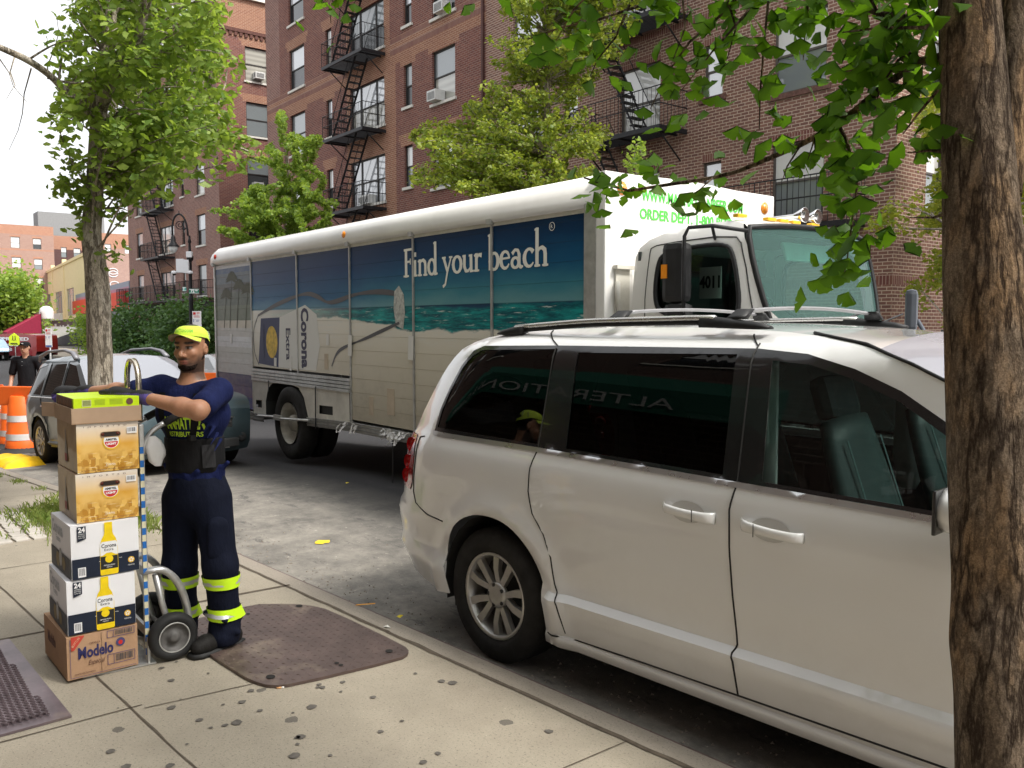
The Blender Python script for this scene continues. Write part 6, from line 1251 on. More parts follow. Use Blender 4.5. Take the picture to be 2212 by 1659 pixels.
def amstel(label, x, z, y1, rz):
    w, h = .275, .232; e = box_case('beer_case', label, x, z, w, .40, h, [GOLD, GOLDS, CARDL], rz, y1)
    m = MB(); pts = [(.145+.034*cos(radians(a)), .158+.0125*sin(radians(a))) for a in range(90, 271, 20)]; hole = arc((.115, .178), .012, 90, 270, 6)+arc((.180, .178), .012, -90, 90, 6); polyf(m, w, hole, .0008); m.build('handle_hole', DKH, e)
    m = MB(); m.tube([onf(w, a, t)+Vector((.001, 0, 0)) for a, t in hole], .0016, 4, closed=True); m.build('hole_rim', CARDD, e)
    m = MB()
    for a in (.112, .18): m.lathe([(.001, .006), (.008, .003), (.009, 0)], onf(w, a, .180)-Vector((.002, 0, 0)), 10, Matrix.Rotation(pi/2, 3, 'Y'))
    m.build('bottle_cap', plain('brown_bottle_glass', (.10, .02, .01), .15), e)
    cx_, cz_ = .150, .145
    m = MB(); polyf(m, w, [(cx_+.040*cos(a), cz_-.002+.040*sin(a)) for a in np.linspace(radians(152), radians(388), 22)]+[(cx_+.02, .166), (cx_-.02, .166)], .0004); m.build('badge_ring', YL2, e)
    m = MB(); polyf(m, w, [(cx_+.034*cos(a), cz_+.034*sin(a)) for a in np.linspace(radians(180), radians(360), 16)]+[(cx_+.034, .150), (cx_+.031, .163), (cx_-.031, .163), (cx_-.034, .150)], .0008); m.build('badge_white', WHI, e)
    m = MB(); polyf(m, w, [(cx_+.030*cos(a), cz_-.002+.030*sin(a)) for a in np.linspace(radians(180), radians(360), 16)], .0012); m.build('badge_red', REDI, e)
    m = MB(); write(m, 'AMSTEL', onf(w, cx_, .148)+Vector((.0012, 0, 0)), UX, UZ, .0135, bold=.0005, width=.052, ext=.0003, center=True); m.build('lettering', INKB, e)
    m = MB(); write(m, 'LIGHT', onf(w, cx_, .1275)+Vector((.0016, 0, 0)), UX, UZ, .014, bold=.0007, width=.044, ext=.0003, center=True); write(m, '(1870)', onf(w, cx_-.005, .030), UX, UZ, .012, width=.04, ext=.0003, center=True); m.build('white_lettering', WHI, e)
    m = MB(); write(m, 'IMPORTED', onf(w, .03, .215), UX, UZ, .010, width=.19, ext=.0003, space=2.5); write(m, 'A TASTE OF AMSTERDAM BREWED · A TASTE BREWED', onf(w, .015, .010), UX, UZ, .0075, width=.24, ext=.0003); m.build('small_lettering', plain('brown_ink', (.13, .06, .04), .7), e)
    barcode(e, w, .225, .180, .262, .203)
    m = MB(); zz = lambda a, t: Vector((-a, -w-.0055, t)); bp = [(.0, .03), (.028, .04), (.028, .09), (.018, .13), (.007, .15), (.007, .195), (-.007, .195), (-.007, .15), (-.018, .13), (-.028, .09), (-.028, .04)]; m.add([zz(.2-a, t) for a, t in bp], [tuple(range(len(bp)))]); m.build('side_bottle_print', M('side_bottle_grey', (.20, .18, .15), .5), e)
    m = MB(); m.add([zz(.2-a, t)+Vector((0, -.0008, 0)) for a, t in ((-.024, .04), (.024, .04), (.026, .078), (-.026, .078))], [(0, 1, 2, 3)]); m.build('side_bottle_label', plain('dull_red_ink', (.25, .05, .04), .6), e)
    return e
amstel('golden brown case with a red and white badge, lower of the two golden ones', -4.37, .843, YR+.03, .0)
amstel('golden brown case with a red and white badge, upper of the two golden ones', -4.372, 1.078, YR+.04, .015)
# cardboard tray with the lime green case
LIME = M('lime_printed_card', (.52, .72, .01), .4, var=.03); w, h, x, y1 = .308, .145, -4.365, YR+.055
t_ = thing('cardboard_tray', 'plain brown cardboard tray with loose flaps, holding the lime green case', 'tray', (x, y1, 1.313), 0); m = MB(); TT = .073
for a in ((-.003, -w/2, TT/2, .006, w, TT), (-.405, -w/2, TT/2, .006, w, TT), (-.204, -w+.003, TT/2, .396, .006, TT), (-.204, -.003, TT/2, .396, .006, TT), (-.204, -w/2, .003, .39, w-.012, .006)): m.box(a[:3], a[3:])
m.build('tray_sides', CARDL, t_)
m = MB(); m.box((-.425, -w-.02, .04), (.09, .006, .07), rz=.5); m.build('loose_flap', CARDL, t_); m = MB(); m.box((.0025, -w/2, .001), (.005, w+.004, .004)); m.build('corrugated_rim', CARDD, t_)
e = thing('beer_case', 'lime green case sitting in the cardboard tray on top of the stack', 'beer case', (x-.004, y1-.006, 1.32), 0, 'beer cases stacked on the hand truck'); m = MB(); wl = w-.018; hl = .112; m.box((-.195, -wl/2-.001, hl/2), (.386, wl, hl), bev=.002); m.build('carton', LIME, e)
def rl(m, s0, t0, s1, t1, o=0): m.add([Vector((-.0012+o, -wl+s0, t0)), Vector((-.0012+o, -wl+s1, t0)), Vector((-.0012+o, -wl+s1, t1)), Vector((-.0012+o, -wl+s0, t1))], [(0, 1, 2, 3)])
m = MB(); rl(m, .035, .072, .075, .104); m.build('barcode_panel', plain('pale_lime', (.55, .6, .25), .5), e); m = MB()
for k in range(9): rl(m, .039+k*.0038, .076, .041+k*.0038, .101, .0006)
m.build('barcode', plain('olive_ink', (.10, .12, .02), .6), e); m = MB()
for k in range(5): rl(m, .09, .078+k*.0055, .135, .0805+k*.0055); rl(m, .155, .078+k*.0055, .215, .0805+k*.0055)
m.build('small_print', plain('olive_text', (.30, .42, .01), .6), e); m = MB(); m.add([Vector((.0002, -wl+.245+.016*cos(a), .088+.016*sin(a))) for a in np.linspace(0, 2*pi, 14)[:-1]], [tuple(range(13))]); m.build('seal_print', plain('brown_ink', (.13, .06, .04), .7), e)
m = MB(); m.box((-.20, -wl-.0025, .086), (.34, .002, .05)); m.build('side_picture', M('dark_side_picture', (.12, .05, .02), .5, var=.6, vs=25), e)
# the hand truck
HT = thing('hand_truck', 'aluminium hand truck with blue and cream tape on its rail and black tyres', 'hand truck', (-4.55, YR+.06, .1), 0); AL = M('worn_aluminium', (.52, .52, .51), .38, .75, var=.15, vs=20); o = HT.location
def L3(x, y, z): return (x-o.x, y-o.y, z-o.z)
m = MB()
for x in (-4.385, -4.70): m.box(L3(x, YR+.055, .70), (.030, .022, 1.18), bev=.004)
for z in (.25, .55, .85, 1.15): m.box(L3(-4.54, YR+.062, z), (.30, .018, .05), bev=.004)
m.build('frame', AL, HT)
m = MB()
for k in range(16): m.box(L3(-4.369, YR+.052, .16+k*.067), (.002, .018, .034))
m.build('blue_tape', M('blue_tape', (.02, .13, .42), .5), HT); m = MB(); m.box(L3(-4.3695, YR+.052, .66), (.002, .018, 1.05)); m.build('cream_tape', M('cream_tape', (.62, .58, .40), .6), HT)
m = MB(); m.add([L3(*p) for p in ((-4.33, YR+.08, .103), (-4.73, YR+.08, .103), (-4.73, .86, .103), (-4.36, .86, .103), (-4.33, YR+.08, .112), (-4.73, YR+.08, .112), (-4.73, .86, .108), (-4.36, .86, .108))], [(0, 1, 2, 3), (7, 6, 5, 4), (0, 4, 5, 1), (1, 5, 6, 2), (2, 6, 7, 3), (3, 7, 4, 0)]); m.box(L3(-4.35, YR+.05, .17), (.02, .01, .13)); m.build('toe_plate', AL, HT)
for x, k_ in ((-4.375, 1), (-4.70, 0)):
    m = MB(); pts = smoothpoly([(YR+.05, .56), (YR+.13, .565), (YR+.20, .50), (YR+.245, .38), (YR+.265, .20), (YR+.27, .17)], 2, False)
    rg = [[L3(x+dx, y+dy, z+dz) for dx, dy, dz in ((-.022, -.012, -.012), (.022, -.012, -.012), (.022, .012, .012), (-.022, .012, .012))] for y, z in pts]; m.loft(rg); m.build('wheel_fender', AL, HT)
    m = MB(); m.tube([L3(x, YR+.10, .54), L3(x, YR+.13, .38), L3(x, YR+.17, .22), L3(x, YR+.14, .19)], .016, 6); m.build('fender_stay', AL, HT)
RT = M('hand_truck_tyre', (.02, .02, .02), .6, var=.3, bp=.1)
for x, sg in ((-4.335, 1), (-4.745, -1)):
    Rm = Matrix.Rotation(radians(90)*sg, 3, 'Y'); pos = L3(x, YR+.165, .222); R = .121
    m = MB(); m.lathe([(.072, -.03), (.10, -.034), (R-.006, -.022), (R, 0), (R-.006, .022), (.10, .034), (.075, .03), (.072, .02)], pos, 36, Rm); wt = m.build('wheel', RT, HT)
    m = MB(); m.lathe([(.074, .028), (.070, .031), (.066, .02), (.05, .010), (.03, .012), (.024, .03), (.016, .034), (.001, .034)], pos, 28, Rm); m.build('rim', M('dusty_dark_hub', (.12, .115, .11), .6, .3, var=.25, vs=20), wt); m = MB(); m.lathe([(.077, .0295), (.073, .033), (.070, .030)], pos, 30, Rm); m.build('rim_edge', M('dull_grey_rim', (.42, .42, .40), .5, .4), wt)
m = MB(); m.tube([L3(-4.74, YR+.165, .222), L3(-4.34, YR+.165, .222)], .011, 8); m.build('axle', AL, HT)
m = MB(); ring = [(-4.52+.105*cos(radians(a)), 1.50+.105*sin(radians(a))*1.0) for a in range(0, 181, 15)]; ring = [(ring[0][0], 1.30)]+ring+[(ring[-1][0], 1.30)]
P_ = []
for i, (x, z) in enumerate(ring):
    t = Vector((ring[min(i+1, len(ring)-1)][0]-ring[max(i-1, 0)][0], ring[min(i+1, len(ring)-1)][1]-ring[max(i-1, 0)][1])).normalized(); nx_, nz_ = -t.y*.005, t.x*.005
    P_.append([L3(x+nx_, YR+.06-.013, z+nz_), L3(x+nx_, YR+.06+.013, z+nz_), L3(x-nx_, YR+.06+.013, z-nz_), L3(x-nx_, YR+.06-.013, z-nz_)])
m.loft(P_); m.build('top_loop', M('polished_aluminium', (.66, .60, .48), .2, .9, var=.1), HT)
for x, k_ in ((-4.385, 1), (-4.70, 0)):        # curved rear handles with black grips
    pts = smoothpoly([(YR+.065, 1.14), (YR+.07, 1.20), (YR+.11, 1.26), (YR+.19, 1.30)], 2, False); m = MB(); m.tube([L3(x, y, z) for y, z in pts], .014, 8); m.build('handle', AL, HT)
    m = MB(); m.tube([L3(x, YR+.165, 1.288), L3(x, YR+.24, 1.325), L3(x, YR+.33, 1.37)], .019, 8); m.build('hand_grip', BLK, HT)
PB = MB(); R_b = random.Random(4); c = Vector((-4.37, YR+.115, 1.155)); vs = []; fs = []; n1, n2 = 9, 7
for i in range(n1):
    for j in range(n2): a = 2*pi*i/n1; t = -1+2*j/(n2-1); r = .045*(1-.6*t*t)*R_b.uniform(.75, 1.2); vs.append(c+Vector((r*.5*cos(a), r*sin(a)+.012*t, -.075*t)))
for i in range(n1):
    for j in range(n2-1): k = (i+1) % n1; fs.append((i*n2+j, k*n2+j, k*n2+j+1, i*n2+j+1))
PB.add(vs, fs, smooth=True); tag(PB.build('plastic_bag', PLS), 'white plastic bag tucked behind the hand truck rail', 'plastic bag')
# ================================================================ people: smooth bodies from blended solids (surface nets)
class SDF:
    def __init__(s, lo, hi, h):
        s.h = h; s.lo = np.array(lo, float); s.n = np.ceil((np.array(hi)-s.lo)/h).astype(int)+1; s.f = np.full(s.n, 1.0, np.float32)
    def box(s, lo, hi):
        a = np.clip(np.floor((np.array(lo)-s.lo)/s.h).astype(int), 0, s.n); b = np.clip(np.ceil((np.array(hi)-s.lo)/s.h).astype(int)+1, 0, s.n); sl = tuple(slice(a[i], b[i]) for i in range(3))
        g = [s.lo[i]+s.h*np.arange(a[i], b[i]) for i in range(3)]; return sl, np.meshgrid(*g, indexing='ij')
    def put(s, sl, d, k, sub=False):
        f = s.f[sl]; d = d.astype(np.float32)
        if sub: d = -d; h = np.clip(.5-.5*(f-d)/k, 0, 1); s.f[sl] = f*(1-h)+d*h+k*h*(1-h)
        else: h = np.clip(.5+.5*(f-d)/k, 0, 1); s.f[sl] = f*(1-h)+d*h-k*h*(1-h)
    def cone(s, a, b, r0, r1, k=.02, flat=None):
        "tapered limb; flat=(direction, factor) squashes the section along a direction"
        a, b = np.array(a, float), np.array(b, float); R = max(r0, r1)+3*k+.03; sl, (X, Y, Z) = s.box(np.minimum(a, b)-R, np.maximum(a, b)+R)
        if X.size == 0: return
        d = b-a; L2 = max(d.dot(d), 1e-9); px, py, pz = X-a[0], Y-a[1], Z-a[2]; t = np.clip((px*d[0]+py*d[1]+pz*d[2])/L2, 0, 1); qx, qy, qz = px-t*d[0], py-t*d[1], pz-t*d[2]
        if flat is not None: u = np.array(flat[0], float); u /= np.linalg.norm(u); c = (qx*u[0]+qy*u[1]+qz*u[2])*(flat[1]-1); qx, qy, qz = qx+c*u[0], qy+c*u[1], qz+c*u[2]
        s.put(sl, np.sqrt(qx*qx+qy*qy+qz*qz)-(r0+(r1-r0)*t), k)
    def ell(s, c, r, k=.015, R=None, sub=False):
        c = np.array(c, float); r = np.array(r, float); m = r.max()+3*k+.02; sl, (X, Y, Z) = s.box(c-m, c+m)
        if X.size == 0: return
        p = np.stack([X-c[0], Y-c[1], Z-c[2]], -1)
        if R is not None: p = p @ np.array(R)
        q = p/r; n = np.linalg.norm(q, axis=-1)+1e-9; g = np.linalg.norm(q/r, axis=-1)+1e-9; s.put(sl, n*(n-1)/g, k, sub)
    def mesh(s, name, mat, parent, col=None, smooth_it=2):
        f = s.f; n = f.shape; V = {}; sg = f < 0
        c = np.zeros((n[0]-1, n[1]-1, n[2]-1), bool); ref = sg[:-1, :-1, :-1]
        cor = [(i, j, k) for i in (0, 1) for j in (0, 1) for k in (0, 1)]
        S8 = {q: sg[q[0]:n[0]-1+q[0], q[1]:n[1]-1+q[1], q[2]:n[2]-1+q[2]] for q in cor}
        for q in cor: c |= S8[q] != ref
        idx = np.argwhere(c); ids = -np.ones(c.shape, int); ids[tuple(idx.T)] = np.arange(len(idx)); F8 = {q: f[idx[:, 0]+q[0], idx[:, 1]+q[1], idx[:, 2]+q[2]] for q in cor}
        acc = np.zeros((len(idx), 3)); cnt = np.zeros(len(idx))
        for a in cor:
            for ax in range(3):
                if a[ax] == 0:
                    b = list(a); b[ax] = 1; b = tuple(b); fa, fb = F8[a], F8[b]; m = (fa < 0) != (fb < 0); t = np.where(m, fa/(fa-fb+1e-12), 0); p = np.array(a, float)[None, :].repeat(len(idx), 0); p[:, ax] += t; acc[m] += p[m]; cnt[m] += 1
        P = (idx+acc/cnt[:, None])*s.h+s.lo; Q = []
        for ax in range(3):
            o = [i for i in range(3) if i != ax]; A = [slice(1, n[i]-1) for i in range(3)]; A[ax] = slice(0, n[ax]-1); B_ = list(A); B_[ax] = slice(1, n[ax]); a_, b_ = sg[tuple(A)], sg[tuple(B_)]
            e = np.argwhere(a_ != b_); 
            if len(e) == 0: continue
            base = e.copy(); base[:, o[0]] += 1; base[:, o[1]] += 1; fl = a_[tuple(e.T)]; q = []
            for d0, d1 in ((0, 0), (-1, 0), (-1, -1), (0, -1)): cc = base.copy(); cc[:, o[0]] += d0; cc[:, o[1]] += d1; q.append(ids[tuple(cc.T)])
            q = np.stack(q, 1); flip = fl if ax != 1 else ~fl; q[~flip] = q[~flip][:, ::-1]; Q.append(q)
        Q = np.concatenate(Q)
        for _ in range(smooth_it):
            a = np.zeros_like(P); ct = np.zeros(len(P))
            for i in range(4): j = (i+1) % 4; np.add.at(a, Q[:, i], P[Q[:, j]]); np.add.at(a, Q[:, j], P[Q[:, i]]); np.add.at(ct, Q[:, i], 1); np.add.at(ct, Q[:, j], 1)
            P = P*.5+.5*a/np.maximum(ct, 1)[:, None]
        me = bpy.data.meshes.new(name); me.from_pydata(P.tolist(), [], Q.tolist()); me.polygons.foreach_set('use_smooth', [True]*len(Q)); me.materials.append(mat)
        if col is not None:
            ca = me.color_attributes.new('Col', 'FLOAT_COLOR', 'POINT'); C_ = np.ones((len(P), 4), np.float32); C_[:, :3] = col(P); ca.data.foreach_set('color', C_.ravel())
        me.update(); o = bpy.data.objects.new(name, me); S.collection.objects.link(o)
        if parent is not None: o.parent = parent
        return o
def colmat(name, r=.5, sub=0, coat=0):
    m, n, b = newmat(name); a = N(n, 'ShaderNodeVertexColor', layer_name='Col'); P = N(n, 'ShaderNodeTexCoord').outputs['Object']
    n.links.new(mixc(n, ramp(n, noise(n, P, 60, 3), .3, .7), a.outputs[0], (.9, .85, .85), 'MULTIPLY'), b.inputs['Base Color']); b.inputs['Roughness'].default_value = r
    if sub: b.inputs['Subsurface Weight'].default_value = sub; b.inputs['Subsurface Radius'].default_value = (.012, .005, .003); b.inputs['Subsurface Scale'].default_value = .6
    bump(n, b, noise(n, P, 220, 3), .12, .002); return m
def cloth(name, c, r=.85, fold=14, st=.9, var=.2):
    m, n, b = newmat(name); P = N(n, 'ShaderNodeTexCoord').outputs['Object']; f = noise(n, P, fold, 5, .6, (1, 1, .5)); n.links.new(mixc(n, ramp(n, f, .3, .7), tuple(x*(1-var) for x in c), tuple(x*(1+var) for x in c)), b.inputs['Base Color'])
    b.inputs['Roughness'].default_value = r; b.inputs['Specular IOR Level'].default_value = .12; bump(n, b, f, st, .02); return m
SKIN = colmat('skin', .5, .15); NAVY = cloth('navy_t_shirt', (.010, .015, .062)); TROU = cloth('dark_navy_trousers', (.006, .008, .018), fold=9); BLKC = cloth('black_neoprene', (.012, .012, .013), .7, 30, .2); BLKS = cloth('black_cotton', (.012, .012, .014), .9)
HIVI = plain('fluorescent_yellow_tape', (.62, .95, .02), .5); SILV = plain('silver_reflective_tape', (.55, .56, .56), .35, .3); CAPM = cloth('lime_cap_fabric', (.66, .86, .10), .7, 20, .2, .06); CAPU = cloth('tan_cap_underside', (.36, .28, .20), .8, 20, .1)
A3 = lambda *p: np.array(p, float)
def tubeband(sdfv, name, mat, parent): return sdfv.mesh(name, mat, parent, None, 1)
# ---- the delivery man. world coordinates, all his parts hang from an Empty between his feet
PB_ = (-4.42, 1.46, .1); MAN = thing('person', 'man in navy T-shirt, lime cap and black back support belt, leaning on the stacked cases', 'person', PB_)
T0 = np.array(PB_)
def mp(*p): return np.array(p, float)-T0
ap_ = lambda x, y, d: np.array(atd(x, y, d))-T0
pel = ap_(426, 1040, 4.45); lum = ap_(421, 980, 4.45); che = ap_(417, 893, 4.44); nkb = ap_(416, 832, 4.43); hd = ap_(412, 752, 4.40)
shL = ap_(472, 846, 4.33); elL = ap_(428, 888, 4.10); wrL = ap_(306, 857, 4.20); haL = ap_(262, 850, 4.23)
shR = ap_(350, 838, 4.46); elR = ap_(278, 846, 4.40); wrR = ap_(184, 846, 4.50); haR = ap_(143, 847, 4.55)
hiL, knL, anL = ap_(457, 1080, 4.42), ap_(476, 1222, 4.40), ap_(487, 1362, 4.45); hiR, knR, anR = ap_(394, 1078, 4.48), ap_(388, 1222, 4.50), ap_(395, 1358, 4.56)
fd = np.array([cos(radians(-54)), sin(radians(-54)), 0.])
fr = np.cross(fd, [0, 0, 1.])                                           # his right
up = np.array([0, 0, 1.]); tilt = .0
fh = np.array([cos(radians(-47)), sin(radians(-47)), -.05]); fh /= np.linalg.norm(fh); rh = np.cross(fh, [0, 0, 1.]); rh /= np.linalg.norm(rh); uh = np.cross(rh, fh)   # the head turns a little more to the viewer
def HF(a, b, c): return hd+rh*a+fh*b+uh*c                                # head frame: right, forward, up
Rh = np.stack([rh, fh, uh], 1)
s = SDF(mp(-4.98, .80, .12), mp(-4.02, 1.78, 1.86), .0052)
def limbs(s, arm=True, grow=0., k=.02):
    s.cone(pel, lum, .135+grow, .125+grow, .05, (fd, 1.25)); s.cone(lum, che, .125+grow, .140+grow, .05, (fd, 1.30)); s.cone(che+fr*.09, che-fr*.09, .105+grow, .105+grow, .05)
    s.cone(shL, che+up*.06, .062+grow, .09+grow, .045); s.cone(shR, che+up*.06, .062+grow, .09+grow, .045); s.cone(nkb, che, .06+grow, .11+grow, .05)
limbs(s)
s.cone(nkb-up*.02, hd-up*.06-fd*.01, .062, .056, .03)
for sh, el, wr in ((shL, elL, wrL), (shR, elR, wrR)):
    s.cone(sh, el, .056, .044, .03); m1 = el+(wr-el)*.28; s.cone(el, m1, .043, .046, .02); s.cone(m1, wr, .046, .028, .025, (up, 1.12))
for hi, kn, an in ((hiL, knL, anL), (hiR, knR, anR)): s.cone(hi, kn, .085, .055, .04); s.cone(kn, an, .055, .038, .03)
# head: skull, jaw, brow, nose, mouth, ears
s.ell(HF(0, -.012, .035), (.075, .092, .088), .02, Rh); s.ell(HF(0, .012, -.035), (.062, .070, .078), .03, Rh); s.ell(HF(0, .045, -.088), (.036, .030, .026), .025, Rh)
s.ell(HF(0, .062, .030), (.052, .022, .016), .015, Rh); s.ell(HF(0, .052, -.045), (.034, .030, .030), .02, Rh)
for q in (-1, 1):
    s.ell(HF(q*.036, .058, -.022), (.024, .020, .018), .018, Rh); s.ell(HF(q*.031, .083, .008), (.017, .012, .010), .008, Rh, True); s.ell(HF(q*.031, .071, .008), (.0125, .0105, .0085), .003, Rh); s.ell(HF(q*.075, -.012, -.008), (.010, .018, .030), .006, Rh); s.ell(HF(q*.084, -.008, -.004), (.005, .009, .016), .004, Rh, True); s.ell(HF(q*.016, .092, -.034), (.009, .010, .007), .006, Rh)
s.cone(HF(0, .074, .022), HF(0, .100, -.024), .008, .0135, .010); s.ell(HF(0, .104, -.030), (.012, .011, .009), .006, Rh)
s.ell(HF(0, .080, -.060), (.024, .009, .006), .006, Rh); s.ell(HF(0, .078, -.071), (.021, .010, .0065), .006, Rh); s.ell(HF(0, .094, -.0655), (.022, .006, .0018), .003, Rh, True)
# his hands, inside the gloves
def hand(s, wr, palm, fdir, side, nrm, r=.0085, curl=.5, grow=0., spread=.012, thumb=1):
    fdir = np.array(fdir, float); fdir /= np.linalg.norm(fdir); side = np.array(side, float); side /= np.linalg.norm(side); nrm = np.array(nrm, float); nrm /= np.linalg.norm(nrm)
    s.cone(wr, palm-fdir*.02, .026+grow, .028+grow, .015, (nrm, 1.35)); s.cone(palm-fdir*.03, palm+fdir*.03, .032+grow, .038+grow, .012, (nrm, 1.4)); k0 = palm+fdir*.042
    for i, L in enumerate((.066, .076, .070, .054)):
        b = k0+side*((i-1.5)*.0205)-fdir*abs(i-1.3)*.005; d = fdir+side*(i-1.5)*spread*4; a = 0; p = b
        for j, (fl, c_) in enumerate(((.45, curl*.5), (.32, curl*1.0), (.25, curl*.7))):
            a += c_; dd = d*cos(a)-nrm*sin(a); q = p+dd*L*fl; rr = r*(1-.08*j)+grow; s.cone(p, q, rr+.0006, rr, .0035); p = q
    tb = palm-fdir*.015-side*.030*thumb-nrm*.006; t1 = tb+(fdir*.55-side*.62*thumb-nrm*.25)*.034; t2 = t1+(fdir*.85-side*.25*thumb-nrm*.30)*.030; s.cone(tb, t1, .013+grow, .0105+grow, .008); s.cone(t1, t2, .0105+grow, .009+grow, .004)
pdL = (haL-wrL); pdL[2] -= .003; pdL = pdL/np.linalg.norm(pdL); nL = np.array([0, 0, 1.]); sdL = np.cross(nL, pdL)
palL = haL+up*.004; pdR = (haR-wrR); pdR = pdR/np.linalg.norm(pdR); palR = haR+up*.006; nR = np.array([.0, -.25, 1.]); sdR = np.cross(nR, pdR)
hand(s, wrL, palL, pdL, sdL, nL, .0085, .10, 0, thumb=1); hand(s, wrR, palR, pdR, sdR, nR, .0078, .85, 0, thumb=-1)
def skincol(P):
    c = np.tile(np.array([.42, .215, .125]), (len(P), 1)); q = (P-hd) @ Rh; x, y, z = q[:, 0], q[:, 1], q[:, 2]; inh = (np.abs(x) < .1) & (np.abs(y) < .13) & (z > -.16) & (z < .2)
    def mixin(w, k):
        nonlocal c; w = np.clip(w, 0, 1)[:, None]*inh[:, None]; c = c*(1-w)+np.array(k)*w
    nz = np.sin(P[:, 0]*900)*np.sin(P[:, 2]*1100)*np.sin(P[:, 1]*1000)*.12
    mixin(((np.clip((-z-.043)/.03, 0, 1)+nz*.8)*(y > -.02)*(z > -.122)*(.86)), (.045, .027, .02)); mixin(((np.clip((.055-y)/.02, 0, 1))*np.clip((-z-.015)/.03, 0, 1)*np.clip((y+.025)/.015, 0, 1)*.75), (.05, .03, .022))
    mixin(1.6*np.exp(-((np.abs(x)/.030)**4))*np.exp(-(((z+.050)/.006)**2))*(y > .06)*.9, (.04, .024, .018))
    mixin(2.2*np.exp(-((x/.021)**4))*np.exp(-(((z+.066)/.0085)**2))*(y > .06), (.36, .13, .10)); mixin(1.3*np.exp(-((x/.022)**4))*np.exp(-(((z+.0655)/.0022)**2))*(y > .06), (.07, .02, .018))
    for q_ in (-1, 1):
        mixin(2*np.exp(-(((x-q_*.033)/.020)**4))*np.exp(-(((z-.031-.10*np.abs(np.abs(x)-.028))/.0055)**2))*(y > .04), (.022, .014, .012)); mixin(1.6*np.exp(-(((x-q_*.031)/.015)**4))*np.exp(-(((z-.008)/.0065)**4))*(y > .055), (.10, .055, .04))
        mixin(2*np.exp(-(((x-q_*.031)/.012)**4))*np.exp(-(((z-.0065)/.0035)**4))*(y > .066), (.30, .27, .25)); mixin(2*np.exp(-(((x-q_*.029)/.0055)**4))*np.exp(-(((z-.0065)/.0045)**4))*(y > .066), (.012, .008, .006)); mixin(1.8*np.exp(-(((x-q_*.031)/.015)**4))*np.exp(-(((z-.0135)/.0025)**2))*(y > .055), (.03, .018, .014))
    mixin(np.clip((-.018-y)/.01, 0, 1)*(z > -.055)*(np.abs(x) < .0745), (.02, .014, .012)); mixin(np.clip((z-.055)/.01, 0, 1), (.03, .02, .016))
    return c
s.mesh('body', SKIN, MAN, skincol, 1)
# beard gives the jaw its volume
b = SDF(hd-.13, hd+.13, .004); b.ell(HF(0, .046, -.092), (.042, .034, .026), .02, Rh); b.cone(HF(-.060, .0, -.045), HF(-.034, .045, -.088), .011, .014, .012); b.cone(HF(.060, .0, -.045), HF(.034, .045, -.088), .011, .014, .012); b.ell(HF(0, .083, -.082), (.010, .005, .005), .004, Rh)
b.mesh('beard', cloth('dark_beard', (.022, .014, .011), .95, 120, .9, .5), MAN, None, 1)
h_ = SDF(hd-.14, hd+.14, .004); h_.ell(HF(0, -.028, .030), (.0775, .080, .078), .01, Rh); h_.ell(HF(0, .085, .0), (.12, .075, .2), .01, Rh, True); h_.ell(HF(0, -.02, -.16), (.2, .2, .105), .01, Rh, True); h_.mesh('hair', cloth('black_hair', (.012, .009, .008), .8, 150, .8, .4), MAN, None, 1)
# T-shirt
t = SDF(mp(-4.98, 1.0, .80), mp(-3.98, 1.85, 1.60), .006)
t.cone(pel+up*-.03, lum, .150, .138, .05, (fd, 1.22)); t.cone(lum, che, .138, .152, .05, (fd, 1.28)); t.cone(che+fr*.09, che-fr*.09, .112, .112, .05); t.cone(shL, che+up*.06, .068, .10, .045); t.cone(shR, che+up*.06, .068, .10, .045); t.cone(nkb-up*.03, che, .064, .115, .04)
mL = shL+(elL-shL)*.70; mR = shR+(elR-shR)*.75; t.cone(shL, mL, .062, .064, .03); t.cone(shR, mR, .061, .058, .03)
vL = (elL-shL)/np.linalg.norm(elL-shL); vR = (elR-shR)/np.linalg.norm(elR-shR); t.ell(mL+vL*.062, (.075, .075, .03), .006, np.array(Vector(vL).to_track_quat('Z', 'Y').to_matrix()), True); t.ell(mR+vR*.060, (.075, .075, .03), .006, np.array(Vector(vR).to_track_quat('Z', 'Y').to_matrix()), True)
t.ell(nkb+up*.055+fd*.012, (.078, .085, .055), .006, None, True); t.ell(pel-up*.20, (.25, .25, .10), .01, None, True)
for k in range(16):    # folds
    rk = random.Random(k); a = rk.uniform(-2.8, 2.8); c = pel+up*rk.uniform(.0, .06)+fd*.108*cos(a)+fr*.135*sin(a); t.cone(c, c+up*.05+fr*rk.uniform(-.07, .07), .008, .012, .02)
for k in range(5): a = che-fr*(.13+.02*k)+up*(.0-.03*k)+fd*.07; t.cone(a, a+(elL-shL)*.35-up*.02, .01, .004, .02)
SH = t.mesh('t_shirt', NAVY, MAN, None, 1)
# trousers
t = SDF(mp(-4.75, 1.2, .08), mp(-4.05, 1.80, 1.08), .007)
t.cone(pel-up*.02, pel-up*.08, .150, .150, .05, (fd, 1.15))
for hi, kn, an, q in ((hiL, knL, anL, -1), (hiR, knR, anR, 1)):
    t.cone(hi, kn, .102, .083, .05); t.cone(kn, an+up*.03, .083, .074, .04); t.cone(an+up*.02+fd*.01, an-up*.015+fd*.015, .078, .082, .02)
    for k in range(7): rk = random.Random(k+q); a = rk.uniform(0, 6.28); c = kn+(an-kn)*rk.uniform(.1, .95)+np.array([cos(a), sin(a), 0])*.066; t.cone(c, c+np.array([cos(a+1.5), sin(a+1.5), rk.uniform(-.5, .5)])*.06, .010, .014, .02)
t.ell(pel+up*.13, (.3, .3, .10), .01, None, True)
for an in (anL, anR): t.ell(an-up*.11, (.16, .16, .055), .006, None, True)
